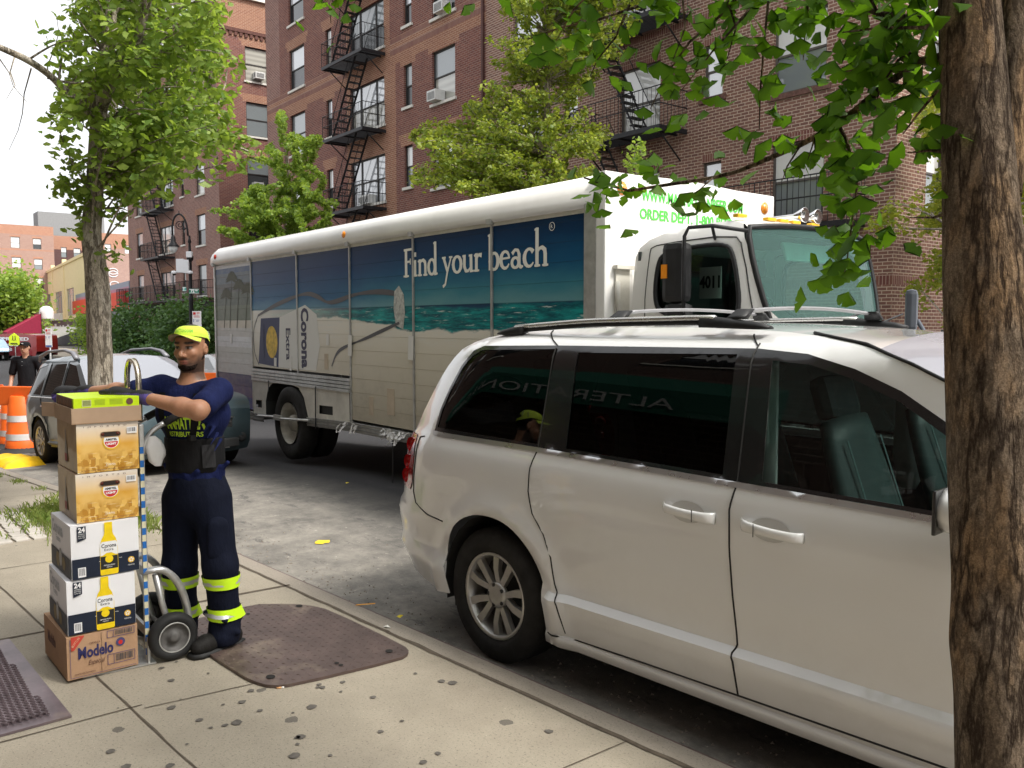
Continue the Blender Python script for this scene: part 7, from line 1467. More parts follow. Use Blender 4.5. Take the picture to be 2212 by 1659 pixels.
TP = t.mesh('trousers', TROU, MAN, None, 1)
pk = SDF(mp(-4.4, 1.3, .45), mp(-4.0, 1.7, .95), .006); a = knL+(hiL-knL)*.25+np.array([.055, -.02, 0]); pk.cone(a, a+up*.13, .055, .055, .01, ((1, 0, 0), 1.6)); pk.mesh('cargo_pocket', TROU, TP, None, 1)
# reflective bands around the legs
def band_ring(kn, an, f, r, h, o=0): c = kn+(an-kn)*f; return c
for kn, an, rr in ((knL, anL, .105), (knR, anR, .105)):
    for f0 in (.22, .70):
        ax = (an-kn)/np.linalg.norm(an-kn); c = kn+(an-kn)*f0; 
        for w_b, g, mt, nm in ((.062, .004, HIVI, 'yellow_band'), (.022, .0065, SILV, 'silver_stripe')):
            m = MB(); rgs = []
            for dz in (-w_b/2, w_b/2): 
                rg = []
                for a in np.linspace(0, 2*pi, 41)[:-1]:
                    d = np.array([cos(a), sin(a), 0.]); lo_, hi_ = 0, .2; best = .09   # march out to the cloth surface
                    p0 = c+ax*dz
                    for r_ in np.arange(.05, .15, .004):
                        p = p0+d*r_; ii = tuple(np.clip(((p-t.lo)/t.h).round().astype(int), 0, t.n-1))
                        if t.f[ii] > 0: best = r_; break
                    rg.append(best)
                rg = np.array(rg); 
                for _ in range(3): rg = (np.roll(rg, 1)+rg*2+np.roll(rg, -1))/4
                rgs.append([Vector(tuple(p0+np.array([cos(a), sin(a), 0.])*(q+g+.002))) for a, q in zip(np.linspace(0, 2*pi, 41)[:-1], rg)])
            m.loft(rgs, cap=False); m.build(nm, mt, TP)
# back support belt and braces
t = SDF(mp(-4.75, 1.2, 1.0), mp(-4.1, 1.75, 1.32), .006); t.cone(lum-up*.06, lum+up*.08, .158, .156, .03, (fd, 1.20))
cu = SDF(mp(-4.75, 1.2, 1.0), mp(-4.1, 1.75, 1.32), .006); zc = (cu.lo[2]+cu.h*np.arange(cu.n[2])); t.f = np.maximum(t.f, np.abs(zc[None, None, :]-(lum[2]+.005))-.088).astype(np.float32); t.mesh('support_belt', BLKC, MAN, None, 1)
m = MB(); c = lum+fd*.0; pts = []
def surf(a, z, g=.003):                       # point on the shirt front at bearing a (0 = straight ahead, + = his left)
    d = fd*cos(a)-fr*sin(a); d3 = np.array([d[0], d[1], 0]); base = np.array([lum[0]+(che[0]-lum[0])*(z-lum[2])/(che[2]-lum[2]), lum[1]+(che[1]-lum[1])*(z-lum[2])/(che[2]-lum[2]), z]); best = .12; sf = shirtf
    for r_ in np.arange(.03, .3, .004):
        p = base+d3*r_; ii = tuple(np.clip(((p-sf.lo)/sf.h).round().astype(int), 0, sf.n-1))
        if sf.f[ii] > 0: best = r_; break
    lo_, hi_ = best-.012, best+.006
    for _ in range(9):
        md = (lo_+hi_)/2; q_ = (base+d3*md-sf.lo)/sf.h; i0 = np.floor(q_).astype(int); fr_ = q_-i0; v_ = 0
        for i in (0, 1):
            for j in (0, 1):
                for k in (0, 1): v_ += sf.f[i0[0]+i, i0[1]+j, i0[2]+k]*(fr_[0] if i else 1-fr_[0])*(fr_[1] if j else 1-fr_[1])*(fr_[2] if k else 1-fr_[2])
        if v_ > 0: hi_ = md
        else: lo_ = md
    best = (lo_+hi_)/2
    return Vector(tuple(base+d3*(best+g)))
shirtf = SDF(mp(-4.98, 1.0, .80), mp(-3.98, 1.85, 1.60), .012)
shirtf.cone(pel+up*-.03, lum, .150, .138, .05, (fd, 1.22)); shirtf.cone(lum, che, .138, .152, .05, (fd, 1.28)); shirtf.cone(che+fr*.09, che-fr*.09, .112, .112, .05); shirtf.cone(shL, che+up*.06, .068, .10, .045); shirtf.cone(shR, che+up*.06, .068, .10, .045); shirtf.cone(nkb-up*.03, che, .064, .115, .04); shirtf.cone(pel, lum, .15, .152, .03, (fd, 1.15))
def strap(name, pts, w, mat, par):
    m = MB(); rg = []
    for i, (a, z) in enumerate(pts):
        p = surf(a, z, .006); q1 = surf(a-w, z, .006); q2 = surf(a+w, z, .006); rg.append((q1, p, q2))
    for (a1, b1, c1), (a2, b2, c2) in zip(rg, rg[1:]): m.add([a1, b1, c1, a2, b2, c2], [(0, 1, 4, 3), (1, 2, 5, 4)], smooth=True)
    return m.build(name, mat, par)
zt = che[2]+.115
for q in (-1, 1):
    strap('shoulder_strap', [(q*(.55+.25*t_), lum[2]+.07+t_*(zt-lum[2]-.07)) for t_ in np.linspace(0, 1, 12)], .12, BLKC, MAN)
m = MB(); p = surf(.55, lum[2]+.10, .010); m.box(tuple(p), (.03, .045, .028), rz=atan2(fd[1], fd[0])-.55+pi/2*0, bev=.005); m.build('strap_buckle', BLK, MAN)
m = MB(); rg = [[surf(a, lum[2]+.005+.062*sin(t_)*1, .012) for a in (np.linspace(.85, 1.25, 5))] for t_ in np.linspace(-1.2, 1.2, 7)]
for r1, r2 in zip(rg, rg[1:]):
    for i in range(4): m.quad(r1[i], r1[i+1], r2[i+1], r2[i])
m.smooth = True; m.build('belt_tab', cloth('dark_grey_neoprene', (.03, .03, .032), .7, 30, .2), MAN)
# lettering on the shirt front
def shirttext(txt, a0, a1, z0, h, mat, bold=.0):
    vs, fs = textgeo(txt, 1, 1, 0, bold, .0); xs = [v[0] for v in vs]; lo_, hi_ = min(xs), max(xs); m = MB(); m.add([surf(a0+(a1-a0)*(v[0]-lo_)/(hi_-lo_), z0+v[1]*h, .0045) for v in vs], fs, smooth=False); return m.build('shirt_lettering', mat, MAN)
LIM = plain('lime_print', (.55, .80, .04), .6)
shirttext('DISTRIBUTORS', -.62, .95, che[2]-.105, .035, LIM, .02); shirttext('MANHATTAN', -.70, .98, che[2]-.065, .085, LIM, .04); shirttext('ALL', -.05, .25, che[2]+.03, .04, LIM, .04)
# gloves: black knitted backs with purple dipped palms
GLV = cloth('black_knit_glove', (.013, .013, .014), .85, 90, .5, .3); PUR = cloth('purple_dipped_palm', (.075, .055, .21), .5, 60, .3, .25)
def gcol(nrm, pal):
    def f(P):
        q = (P-pal) @ nrm; nz = .004*np.sin(P[:, 0]*420)*np.sin(P[:, 1]*390); w = np.clip((-q+.001+nz)/.003, 0, 1)[:, None]; return np.array([.014, .014, .015])*(1-w)+np.array([.085, .06, .24])*w
    return f
GM = colmat('glove_knit', .75)
for wr, pal, pd, sd_, nn, cu_, th in ((wrL, palL, pdL, sdL, nL, .10, 1), (wrR, palR, pdR, sdR, nR, .85, -1)):
    g = SDF(np.minimum(wr, pal)-.17, np.maximum(wr, pal)+.17, .0034); hand(g, wr, pal, pd, sd_, nn, .0098, cu_, .0035, thumb=th); ar = (elL-wrL) if th == 1 else (elR-wrR); ar = ar/np.linalg.norm(ar); g.cone(wr+ar*.035, wr-ar*.02, .037, .034, .012); g.mesh('glove', GM, MAN, gcol(np.array(nn)/np.linalg.norm(nn), pal), 1)
# boots
BOOT = cloth('black_work_boot', (.016, .015, .014), .55, 40, .3); SOLE = plain('black_rubber_sole', (.012, .012, .012), .7)
for an, ang in ((anL, -.35), (anR, .15)):
    d = np.array([fd[0]*cos(ang)-fd[1]*sin(ang), fd[0]*sin(ang)+fd[1]*cos(ang), 0]); g = SDF(an-.3, an+.3, .006); a0 = an*1.0; a0[2] = .055; g.cone(a0-d*.05, a0+d*.12, .044, .044, .02); g.cone(a0+d*.12, a0+d*.16-up*.008, .046, .040, .02); g.cone(an, a0-d*.02, .048, .052, .03)
    zc = (g.lo[2]+g.h*np.arange(g.n[2])); g.f = np.maximum(g.f, .018-zc[None, None, :]).astype(np.float32); bt = g.mesh('boot', BOOT, MAN, None, 1)
    m = MB(); sdv = np.array([-d[1], d[0], 0]); o_ = [(-.10, .030), (-.06, .044), (.02, .046), (.10, .054), (.17, .052), (.205, .03), (.21, 0)]; ol = [a0+d*a_+sdv*b_ for a_, b_ in o_]+[a0+d*a_-sdv*b_ for a_, b_ in o_[::-1][1:]]
    m.loft([[Vector((p[0], p[1], z)) for p in ol] for z in (.004, .024)]); m.build('sole', SOLE, bt)
    m = MB()
    for k in range(4): c = a0+d*(.045+.024*k)+up*(.058-.007*k); m.tube([Vector(tuple(c-sdv*.022)), Vector(tuple(c+up*.006)), Vector(tuple(c+sdv*.022))], .0022, 4)
    m.build('laces', BLKC, bt)
# cap: crown, brim, underside, print
def cap(par, hd, Rm, lo, crown, brim, under, back=False):
    P = lambda a, b, c: Vector(tuple(hd+Rm @ np.array([a, b, c]))); m = MB(); rg = []
    for i, ph in enumerate(np.linspace(0, pi/2, 9)):
        zz = .052+.064*sin(ph)**.9; k = cos(ph)**.62 if ph < pi/2-.01 else .02; rg.append([P(.0845*k*cos(a), -.012+(.098 if sin(a) > 0 else .094)*k*sin(a), zz-.018*(1-k)*0+(.010*sin(a)-.016*(sin(a) < 0)*abs(sin(a))-.02*(1 if sin(a) < 0 else 0)*abs(sin(a)))*(1-sin(ph))) for a in np.linspace(0, 2*pi, 37)[:-1]])
    m.loft(rg, cap=False); c = m.build('cap', crown, par)
    for nm, off, mt in (('cap_brim', .0, brim), ('cap_brim_underside', -.003, under)):
        m = MB(); rows = []
        for t_ in np.linspace(0, 1, 6):
            rows.append([P((.078+.004*t_)*sin(a), -.012+.094*cos(a)*1.0+t_*.082*(cos(a*1.25)**.55 if cos(a*1.25) > 0 else 0), .058+.006*cos(a)-.030*(sin(a)**2)*(.35+t_*.9)+.004*t_+off) for a in np.linspace(-1.2, 1.2, 17)])
        for r1, r2 in zip(rows, rows[1:]):
            for i in range(16): m.quad(r1[i], r1[i+1], r2[i+1], r2[i])
        m.sm = [True]*len(m.f); m.build(nm, mt, c)
    m = MB(); m.lathe([(.007, -.002), (.006, .003), (.001, .005)], P(0, -.012, .117), 10); m.build('cap_button', crown, c)
    return c, P
cth = .10; Rc = Rh @ np.array([[1, 0, 0], [0, cos(cth), -sin(cth)], [0, sin(cth), cos(cth)]])
CP, CPf = cap(MAN, hd, Rc, 0, CAPM, CAPM, CAPU)
m = MB()
for q in (-1, 1):
    for k in range(2):
        pts = []
        for t_ in np.linspace(0, 1, 7): ph = .12+.55*t_; a = radians(90)+q*-(radians(105+28*k+10*t_)); kk = cos(ph)**.62; zz = .052+.064*sin(ph)**.9; pts.append(CPf(.0862*kk*cos(a), -.012+.0958*kk*sin(a), zz-.014*(1-sin(ph))*(sin(a) < 0)))
        m.tube(pts, .0035, 4, flat=.5)
m.build('cap_stripe', plain('grey_cap_stripe', (.30, .36, .24), .6), CP)
vs, fs = textgeo('MANHATTAN', 1, 1, 0, .02, 0); xs = [v[0] for v in vs]; lo_, hi_ = min(xs), max(xs); m = MB(); pts = []
for v in vs:
    a = radians(90)+.62-1.24*(v[0]-lo_)/(hi_-lo_); ph = .35+v[1]*.38; kk = cos(ph)**.62; pts.append(CPf(-.0865*kk*cos(a)*-1, -.012+.1*kk*sin(a), .054+.064*sin(ph)**.9))
m.add(pts, fs, smooth=False); m.build('cap_lettering', plain('green_embroidery', (.12, .45, .04), .7), CP)
# ---- second man in black behind the SUV
pp = atd(57, 780, 16.4); Q0 = np.array([pp.x, pp.y, G(-17)]); PED = thing('person', 'man in black polo shirt and black cap standing beside the orange barrels', 'person', tuple(Q0)); PED.scale = (1.10,)*3
fq = np.array([.80, -.55, 0]); fq /= np.linalg.norm(fq); rq = np.array([fq[1], -fq[0], 0]); Rq = np.stack([rq, fq, up], 1); Z = lambda a, b, c: rq*a+fq*b+up*c
hq = Z(0, .03, 1.62)
def pskin(P):
    c = np.tile(np.array([.52, .29, .19]), (len(P), 1)); q = (P-hq) @ Rq; x, y, z = q[:, 0], q[:, 1], q[:, 2]
    def mi(w, k):
        nonlocal c; w = np.clip(w, 0, 1)[:, None]; c = c*(1-w)+np.array(k)*w
    hm = (np.abs(x) < .1)*(z > -.14)
    mi(hm*(y < .0)*(z > -.05), (.03, .02, .015))
    for e in (-1, 1): mi(2*np.exp(-(((x-e*.032)/.016)**4))*np.exp(-(((z-.008)/.006)**2))*(y > .05)*hm, (.05, .03, .02)); mi(2*np.exp(-(((x-e*.032)/.02)**4))*np.exp(-(((z-.03)/.004)**2))*(y > .05)*hm, (.05, .03, .02))
    mi(2*np.exp(-((x/.02)**4))*np.exp(-(((z+.066)/.006)**2))*(y > .05)*hm, (.38, .14, .12)); return c
s = SDF(Z(0, 0, .85)-.55, Z(0, 0, 1.35)+.5, .008); g = s
g.cone(Z(0, 0, .95), Z(0, 0, 1.3), .12, .13, .04, (fq, 1.2)); g.cone(Z(.17, 0, 1.42), Z(-.17, 0, 1.42), .05, .05, .04); g.cone(Z(0, 0, 1.42), hq-up*.05, .055, .05, .03); g.ell(hq+up*.03, (.073, .09, .085), .02, Rq); g.ell(hq+fq*.012-up*.04, (.056, .066, .075), .03, Rq); g.cone(hq+fq*.074+up*.02, hq+fq*.098-up*.026, .008, .013, .01)
for e in (-1, 1):
    g.cone(Z(e*.19, 0, 1.40), Z(e*.26, -.02, 1.13), .046, .038, .02); g.cone(Z(e*.26, -.02, 1.13), Z(e*.25, .10, .90), .038, .027, .02); hand(g, Z(e*.25, .10, .90), Z(e*.245, .13, .84), (0, .0, -1), rq*e, -rq*e, .009, .4, 0, thumb=1); g.ell(hq+rq*e*.074-fq*.01, (.01, .018, .03), .006, Rq)
    g.cone(Z(e*.09, 0, .9), Z(e*.10, .02, .86), .08, .075, .03)
g.mesh('body', SKIN, PED, pskin, 1)
g = SDF(Z(0, 0, 1.2)-.5, Z(0, 0, 1.3)+.4, .008); g.cone(Z(0, 0, .92), Z(0, 0, 1.3), .145, .15, .04, (fq, 1.2)); g.cone(Z(.17, 0, 1.41), Z(-.17, 0, 1.41), .062, .062, .05)
for e in (-1, 1): g.cone(Z(e*.19, 0, 1.40), Z(e*.245, -.015, 1.20), .062, .062, .03); g.cone(Z(0, .05, 1.48), Z(e*.07, .01, 1.47), .02, .025, .01)
g.ell(Z(0, .05, 1.54), (.06, .06, .09), .006, Rq, True); g.mesh('polo_shirt', BLKS, PED, None, 1)
g = SDF(Z(0, 0, .5)-.6, Z(0, 0, .5)+.55, .01)
for e in (-1, 1): g.cone(Z(e*.08, 0, .92), Z(e*.11, .01, .5), .105, .08, .04); g.cone(Z(e*.11, .01, .5), Z(e*.12, 0, .08), .08, .07, .03)
g.mesh('trousers', TROU, PED, None, 1)
for e in (-1, 1): g = SDF(Z(e*.12, .05, .06)-.2, Z(e*.12, .05, .06)+.2, .008); g.cone(Z(e*.12, -.03, .05), Z(e*.13, .15, .04), .045, .04, .02); g.mesh('shoe', BOOT, PED, None, 1)
cc, cf = cap(PED, hq, Rq, 0, BLKS, BLKS, BLKS)
m = MB()
for k in range(3): m.box(tuple(cf(-.012+.012*k, .089, .085)), (.008, .008, .012))
m.build('cap_badge', plain('white_badge', (.6, .6, .6), .6), cc)
m = MB(); m.lathe([(.006, 0), (.001, .003)], tuple(Z(0, .155, 1.33)), 8); m.lathe([(.006, 0), (.001, .003)], tuple(Z(0, .150, 1.39)), 8); m.build('shirt_button', WHI, PED)
# ================================================================ trees: ginkgo leaves in clumps along real branches
BARK = None
def barkmat(name, c, dark, tan_, sc=1.0, ridg=1.0):
    m, n, b = newmat(name); P = N(n, 'ShaderNodeTexCoord').outputs['Object']
    def ridge(scale, w, st):                     # winding dark furrows where a stretched noise crosses its middle
        f = noise(n, P, scale*sc, 9, .62, st); s1 = N(n, 'ShaderNodeMath', operation='SUBTRACT'); n.links.new(f, s1.inputs[0]); s1.inputs[1].default_value = .5; s2 = N(n, 'ShaderNodeMath', operation='ABSOLUTE'); n.links.new(s1.outputs[0], s2.inputs[0]); return ramp(n, s2.outputs[0], 0, w)
    r1 = ridge(11, .036, (1, 1, .20)); r2 = ridge(34, .07, (1, 1, .34)); fine = noise(n, P, 150*sc, 6, .75, (1, 1, .55)); big = noise(n, P, 5*sc, 5, .6, (1, 1, .4))
    c1 = mixc(n, ramp(n, fine, .32, .68), tuple(x*.55 for x in c), tuple(x*1.25 for x in c)); c1 = mixc(n, ramp(n, big, .50, .62), c1, tan_); c1 = mixc(n, ramp(n, noise(n, P, 260*sc, 3, .7), .35, .6), mixc(n, .5, c1, dark), c1)
    f3 = mixc(n, ramp(n, r2, .0, 1), mixc(n, .55, c1, dark), c1); cc = mixc(n, r1, dark, f3); n.links.new(cc, b.inputs['Base Color']); b.inputs['Roughness'].default_value = .95; b.inputs['Specular IOR Level'].default_value = .15
    h = N(n, 'ShaderNodeMath', operation='MULTIPLY_ADD'); n.links.new(r1, h.inputs[0]); h.inputs[1].default_value = 1.3; h2 = N(n, 'ShaderNodeMath', operation='MULTIPLY_ADD'); n.links.new(r2, h2.inputs[0]); h2.inputs[1].default_value = .5; n.links.new(fine, h2.inputs[2]); n.links.new(h2.outputs[0], h.inputs[2]); bump(n, b, h.outputs[0], 1.0, .011*ridg); return m
BARK1 = barkmat('furrowed_brown_bark', (.36, .275, .195), (.06, .038, .025), (.48, .31, .17), 1.0, 1.3); BARK2 = barkmat('grey_brown_bark', (.55, .48, .385), (.15, .125, .095), (.58, .53, .45), .9, .55)
def trunk_mesh(name, pts, rad, mat, parent, seg=20, bumpy=.03, rings=70, knots=()):
    "smooth tapering limb with uneven girth; pts 3-D, rad per point"
    pts = [Vector(p) for p in pts]; L = [0]
    for a, b in zip(pts, pts[1:]): L.append(L[-1]+(b-a).length)
    def at(s):
        for i in range(len(pts)-1):
            if s <= L[i+1] or i == len(pts)-2:
                t = (s-L[i])/(L[i+1]-L[i]); p0 = pts[max(i-1, 0)]; p1, p2 = pts[i], pts[i+1]; p3 = pts[min(i+2, len(pts)-1)]
                q = .5*((2*p1)+(-p0+p2)*t+(2*p0-5*p1+4*p2-p3)*t*t+(-p0+3*p1-3*p2+p3)*t**3); return q, rad[i]+(rad[i+1]-rad[i])*t
    m = MB(); rg = []; rr = random.Random(int(sum(L)*991)); ph = [rr.uniform(0, 6) for _ in range(8)]
    for k in range(rings+1):
        s = L[-1]*k/rings; p, r = at(s); q, _ = at(min(L[-1], s+.01)) if k < rings else (p+(p-at(s-.01)[0]), 0); t = (q-p).normalized() if (q-p).length > 1e-6 else Vector((0, 0, 1)); u = t.cross(Vector((1, .3, 0))).normalized() if abs(t.z) > .5 else t.cross(Vector((0, 0, 1))).normalized(); w = t.cross(u); ring = []
        for j in range(seg):
            a = 2*pi*j/seg; d = 1+bumpy*(sin(3*a+ph[0]+s*3)+.7*sin(5*a+ph[1]-s*5)+.6*sin(8*a+ph[2]+s*9)+.5*sin(2*a+ph[3]+s*1.7))
            for ks, ka, kr, kh in knots: d += kh*math.exp(-((s-ks)/kr)**2)*max(0, cos(a-ka))**2
            ring.append(p+(u*cos(a)+w*sin(a))*r*d)
        rg.append(ring)
    m.loft(rg); return m.build(name, mat, parent)
FAN = [(0, 0), (-.20, .20), (-.48, .36)]+[((.93+.05*(k % 2))*sin(radians(q)), (.93+.05*(k % 2))*cos(radians(q))) for k, q in enumerate((-64, -52, -40, -28, -16, -5))]+[(0, .70)]+[((.93+.05*(k % 2))*sin(radians(q)), (.93+.05*(k % 2))*cos(radians(q))) for k, q in enumerate((5, 16, 28, 40, 52, 64))]+[(.48, .36), (.20, .20)]
def leaves(name, pos, size, mat, parent, fine=True, droop=.5, origin=(0, 0, 0), seed=1, jit=.35):
    "many small ginkgo fans: pos (n,3), size (n,)"
    g = np.random.default_rng(seed); n = len(pos)
    pts = np.array(FAN) if fine else np.array([(0, 0), (-.8, .5), (-.35, .95), (.35, .95), (.8, .5)]); k = len(pts)
    th = g.uniform(0, 2*pi, n); tilt = g.normal(0, .8, n)+droop; roll = g.normal(0, .7, n)
    d = np.stack([np.cos(th)*np.cos(tilt), np.sin(th)*np.cos(tilt), -np.sin(tilt)], 1); sd = np.cross(d, np.tile([0, 0, 1.], (n, 1)))+1e-6; sd /= np.linalg.norm(sd, axis=1)[:, None]; nn = np.cross(d, sd)
    s2 = sd*np.cos(roll)[:, None]+nn*np.sin(roll)[:, None]; n2 = np.cross(d, s2)
    sz = size*g.uniform(1-jit, 1+jit, n); bend = g.uniform(.05, .42, n)
    V = pos[:, None, :]+(d[:, None, :]*pts[None, :, 1, None]+s2[:, None, :]*pts[None, :, 0, None]+n2[:, None, :]*((pts[None, :, 0]**2+.25*pts[None, :, 1]**2)[:, :, None])*bend[:, None, None])*sz[:, None, None]-np.array(origin)
    V = V.reshape(-1, 3)
    if fine: tri = np.array([(0, i, i+1) for i in range(1, k-1)])
    else: tri = np.array([(0, 1, 2), (0, 2, 3), (0, 3, 4)])
    F = (np.arange(n)[:, None, None]*k+tri[None]).reshape(-1, 3); me = bpy.data.meshes.new(name); me.vertices.add(len(V)); me.vertices.foreach_set('co', V.astype(np.float32).ravel()); me.loops.add(len(F)*3); me.loops.foreach_set('vertex_index', F.astype(np.int32).ravel()); me.polygons.add(len(F)); me.polygons.foreach_set('loop_start', np.arange(len(F), dtype=np.int32)*3); me.polygons.foreach_set('loop_total', np.full(len(F), 3, np.int32)); me.materials.append(mat); me.update(calc_edges=True); me.validate()
    o = bpy.data.objects.new(name, me); S.collection.objects.link(o); o.parent = parent; return o
def sprays(starts, ends, per, spread, g, arch=.15, f0=.25, wob=.08):
    "points scattered around arching twigs from starts to ends"
    out = []; tw = []
    for a, b in zip(starts, ends):
        a, b = np.array(a), np.array(b); L = np.linalg.norm(b-a); t = np.linspace(0, 1, 9)[:, None]; w = g.normal(0, wob*L, 3); c = a*(1-t)+b*t+np.sin(t*pi)*(np.array([0, 0, arch*L])+w); tw.append(c)
        n = max(4, int(per*L)); tt = g.uniform(f0, 1, n)**.8; i = np.clip((tt*8).astype(int), 0, 7); f = (tt*8-i)[:, None]; p = c[i]*(1-f)+c[i+1]*f; out.append(p+g.normal(0, 1, (n, 3))*spread*(1.15-.5*tt[:, None]))
    return np.concatenate(out), tw
def polypick(poly, n, g):
    xs = [p[0] for p in poly]; ys = [p[1] for p in poly]; out = []
    while len(out) < n:
        p = (g.uniform(min(xs), max(xs)), g.uniform(min(ys), max(ys)))
        if inpoly(p, poly): out.append(p)
    return out
def tree(name, label, limbs, crown, dr, nt, per, spread, lsz, lm, bark, base, fine=False, group=None, seed=3, arch=.12, minr=.008, anchor=.35):
    "limbs: [(points, radii)]; crown: outline as seen, dr: near/far distance of the crown"
    t = thing(name, label, 'tree', base, group=group); g = np.random.default_rng(seed); o = np.array(base); allp = []
    for k, (pts, rad) in enumerate(limbs):
        trunk_mesh('trunk' if k == 0 else 'limb', [Vector(p)-Vector(base) for p in pts], rad, bark, t, 18 if k == 0 else 10, .035, 60 if k == 0 else 24)
        for a, b in zip(pts, pts[1:]):
            for f in np.linspace(0, 1, 6): allp.append(np.array(a)*(1-f)+np.array(b)*f)
    allp = np.array(allp); zt = allp[:, 2].max(); cand = allp[allp[:, 2] > base[2]+anchor*(zt-base[2])]
    st, en = [], []
    for x, y in polypick(crown, nt, g):
        e = np.array(atd(x, y, g.uniform(*dr))); d = np.linalg.norm((cand-e)*np.array([1, 1, .8]), axis=1)+g.uniform(0, .5, len(cand)); d += 3*np.maximum(0, cand[:, 2]-e[2]+.1); s_ = cand[np.argmin(d)]; st.append(s_); en.append(e)
    P, tw = sprays(st, en, per, spread, g, arch); m = MB()
    for c in tw: m.tube([Vector(q)-Vector(base) for q in c], [minr*(2.2-1.7*i/8) for i in range(9)], 4)
    m.build('twigs', bark, t); leaves('crown', P, np.full(len(P), lsz), lm, t, fine, .5, base, seed); return t
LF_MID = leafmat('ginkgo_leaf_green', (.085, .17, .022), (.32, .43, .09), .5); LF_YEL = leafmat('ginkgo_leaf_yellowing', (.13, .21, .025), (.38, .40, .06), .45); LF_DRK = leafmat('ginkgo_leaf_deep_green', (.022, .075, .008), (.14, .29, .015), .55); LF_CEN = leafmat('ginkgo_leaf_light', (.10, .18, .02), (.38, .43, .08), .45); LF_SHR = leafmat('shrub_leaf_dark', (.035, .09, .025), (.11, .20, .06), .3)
# left pavement tree
b0 = atd(219, 830, 7.9); base = (-7.75, 1.72, .1); dd = 7.35
tk = [base]+[tuple(atd(x, y, dd)) for x, y in ((217, 819), (215, 736), (212, 640), (205, 571), (197, 510), (205, 409), (211, 298), (216, 223))]; tk += [tuple(atd(228, 120, 7.4)), tuple(atd(240, 30, 7.5)), tuple(atd(245, -80, 7.6)), tuple(atd(250, -260, 7.8))]
r0 = [.13, .098, .098, .102, .088, .082, .072, .066, .064, .054, .046, .036, .02]
lm = [(tk, r0), ([tuple(atd(216, 240, dd)), tuple(atd(248, 161, 7.1)), tuple(atd(283, 112, 6.9)), tuple(atd(310, 37, 6.8)), tuple(atd(330, -60, 6.8)), tuple(atd(360, -220, 6.9))], [.05, .045, .04, .034, .028, .014]),
      ([tuple(atd(205, 250, dd)), tuple(atd(150, 205, 7.1)), tuple(atd(110, 165, 6.9)), tuple(atd(60, 130, 6.7)), tuple(atd(-5, 100, 6.5)), tuple(atd(-90, 60, 6.3))], [.042, .034, .028, .026, .022, .012]),
      ([tuple(atd(222, 262, dd)), tuple(atd(285, 245, 7.8)), tuple(atd(360, 275, 8.2)), tuple(atd(450, 300, 8.6))], [.035, .025, .016, .008])]
crown = [(115, 60), (170, -200), (400, -260), (470, -60), (490, 60), (475, 120), (540, 150), (490, 225), (510, 290), (570, 335), (520, 365), (450, 350), (420, 395), (350, 365), (320, 415), (265, 400), (250, 300), (180, 260), (105, 262), (125, 215), (95, 150), (140, 110)]
T1 = tree('ginkgo_tree', 'street ginkgo with a grey-brown trunk in front of the SUV windscreen', lm, crown, (6.3, 9.3), 250, 58, .075, .048, LF_MID, BARK2, base, True, None, 5, minr=.005)
def extra(t, base, starts, ends, per, spread, lsz, lm, bark, seed, arch=0, rr=.006):
    g = np.random.default_rng(seed); P, tw = sprays(starts, ends, per, spread, g, arch, .15); m = MB()
    for c in tw: m.tube([Vector(q)-Vector(base) for q in c], [rr*(1.8-1.3*i/8) for i in range(9)], 4)
    m.build('twigs', bark, t); leaves('crown', P, np.full(len(P), lsz), lm, t, True, .6, base, seed)
A = lambda x, y, d: tuple(atd(x, y, d))
extra(T1, base, [A(203, 380, 7.4), A(203, 390, 7.4), A(205, 430, 7.4), A(222, 300, 7.4), A(225, 330, 7.4), A(222, 560, 7.35), A(206, 400, 7.4), A(225, 345, 7.4), A(520, 320, 7.7), A(204, 360, 7.4), A(204, 400, 7.4), A(206, 440, 7.4), A(205, 470, 7.4), A(226, 380, 7.4), A(228, 420, 7.4), A(226, 450, 7.4), A(240, 300, 7.5), A(300, 300, 7.8)], [A(150, 400, 7.0), A(120, 410, 7.2), A(165, 470, 7.1), A(250, 400, 7.3), A(285, 430, 7.5), A(248, 545, 7.2), A(160, 320, 7.2), A(262, 480, 7.4), A(565, 345, 7.6), A(140, 350, 7.1), A(125, 385, 7.0), A(150, 440, 7.1), A(160, 500, 7.2), A(285, 360, 7.5), A(300, 410, 7.6), A(275, 455, 7.4), A(270, 350, 7.5), A(330, 400, 7.8)], 105, .06, .040, LF_MID, BARK2, 9, .02)
m = MB(); rr = random.Random(2)                # bare twigs on the left limb
for k in range(5):
    f = k/4; x, y = 140-145*f, 195-95*f; p = atd(x, y, 7.1-.5*f); pts = [p]; d = Vector((rr.uniform(-.1, .1), rr.uniform(-.1, .1), rr.choice([.12, -.14, .1, -.1])))
    for j in range(4): pts.append(pts[-1]+d+Vector((rr.gauss(0, .03), rr.gauss(0, .03), rr.gauss(0, .03))))
    m.tube([q-Vector(base) for q in pts], [.007, .005, .004, .003, .002], 4)
m.build('bare_twigs', BARK2, T1)
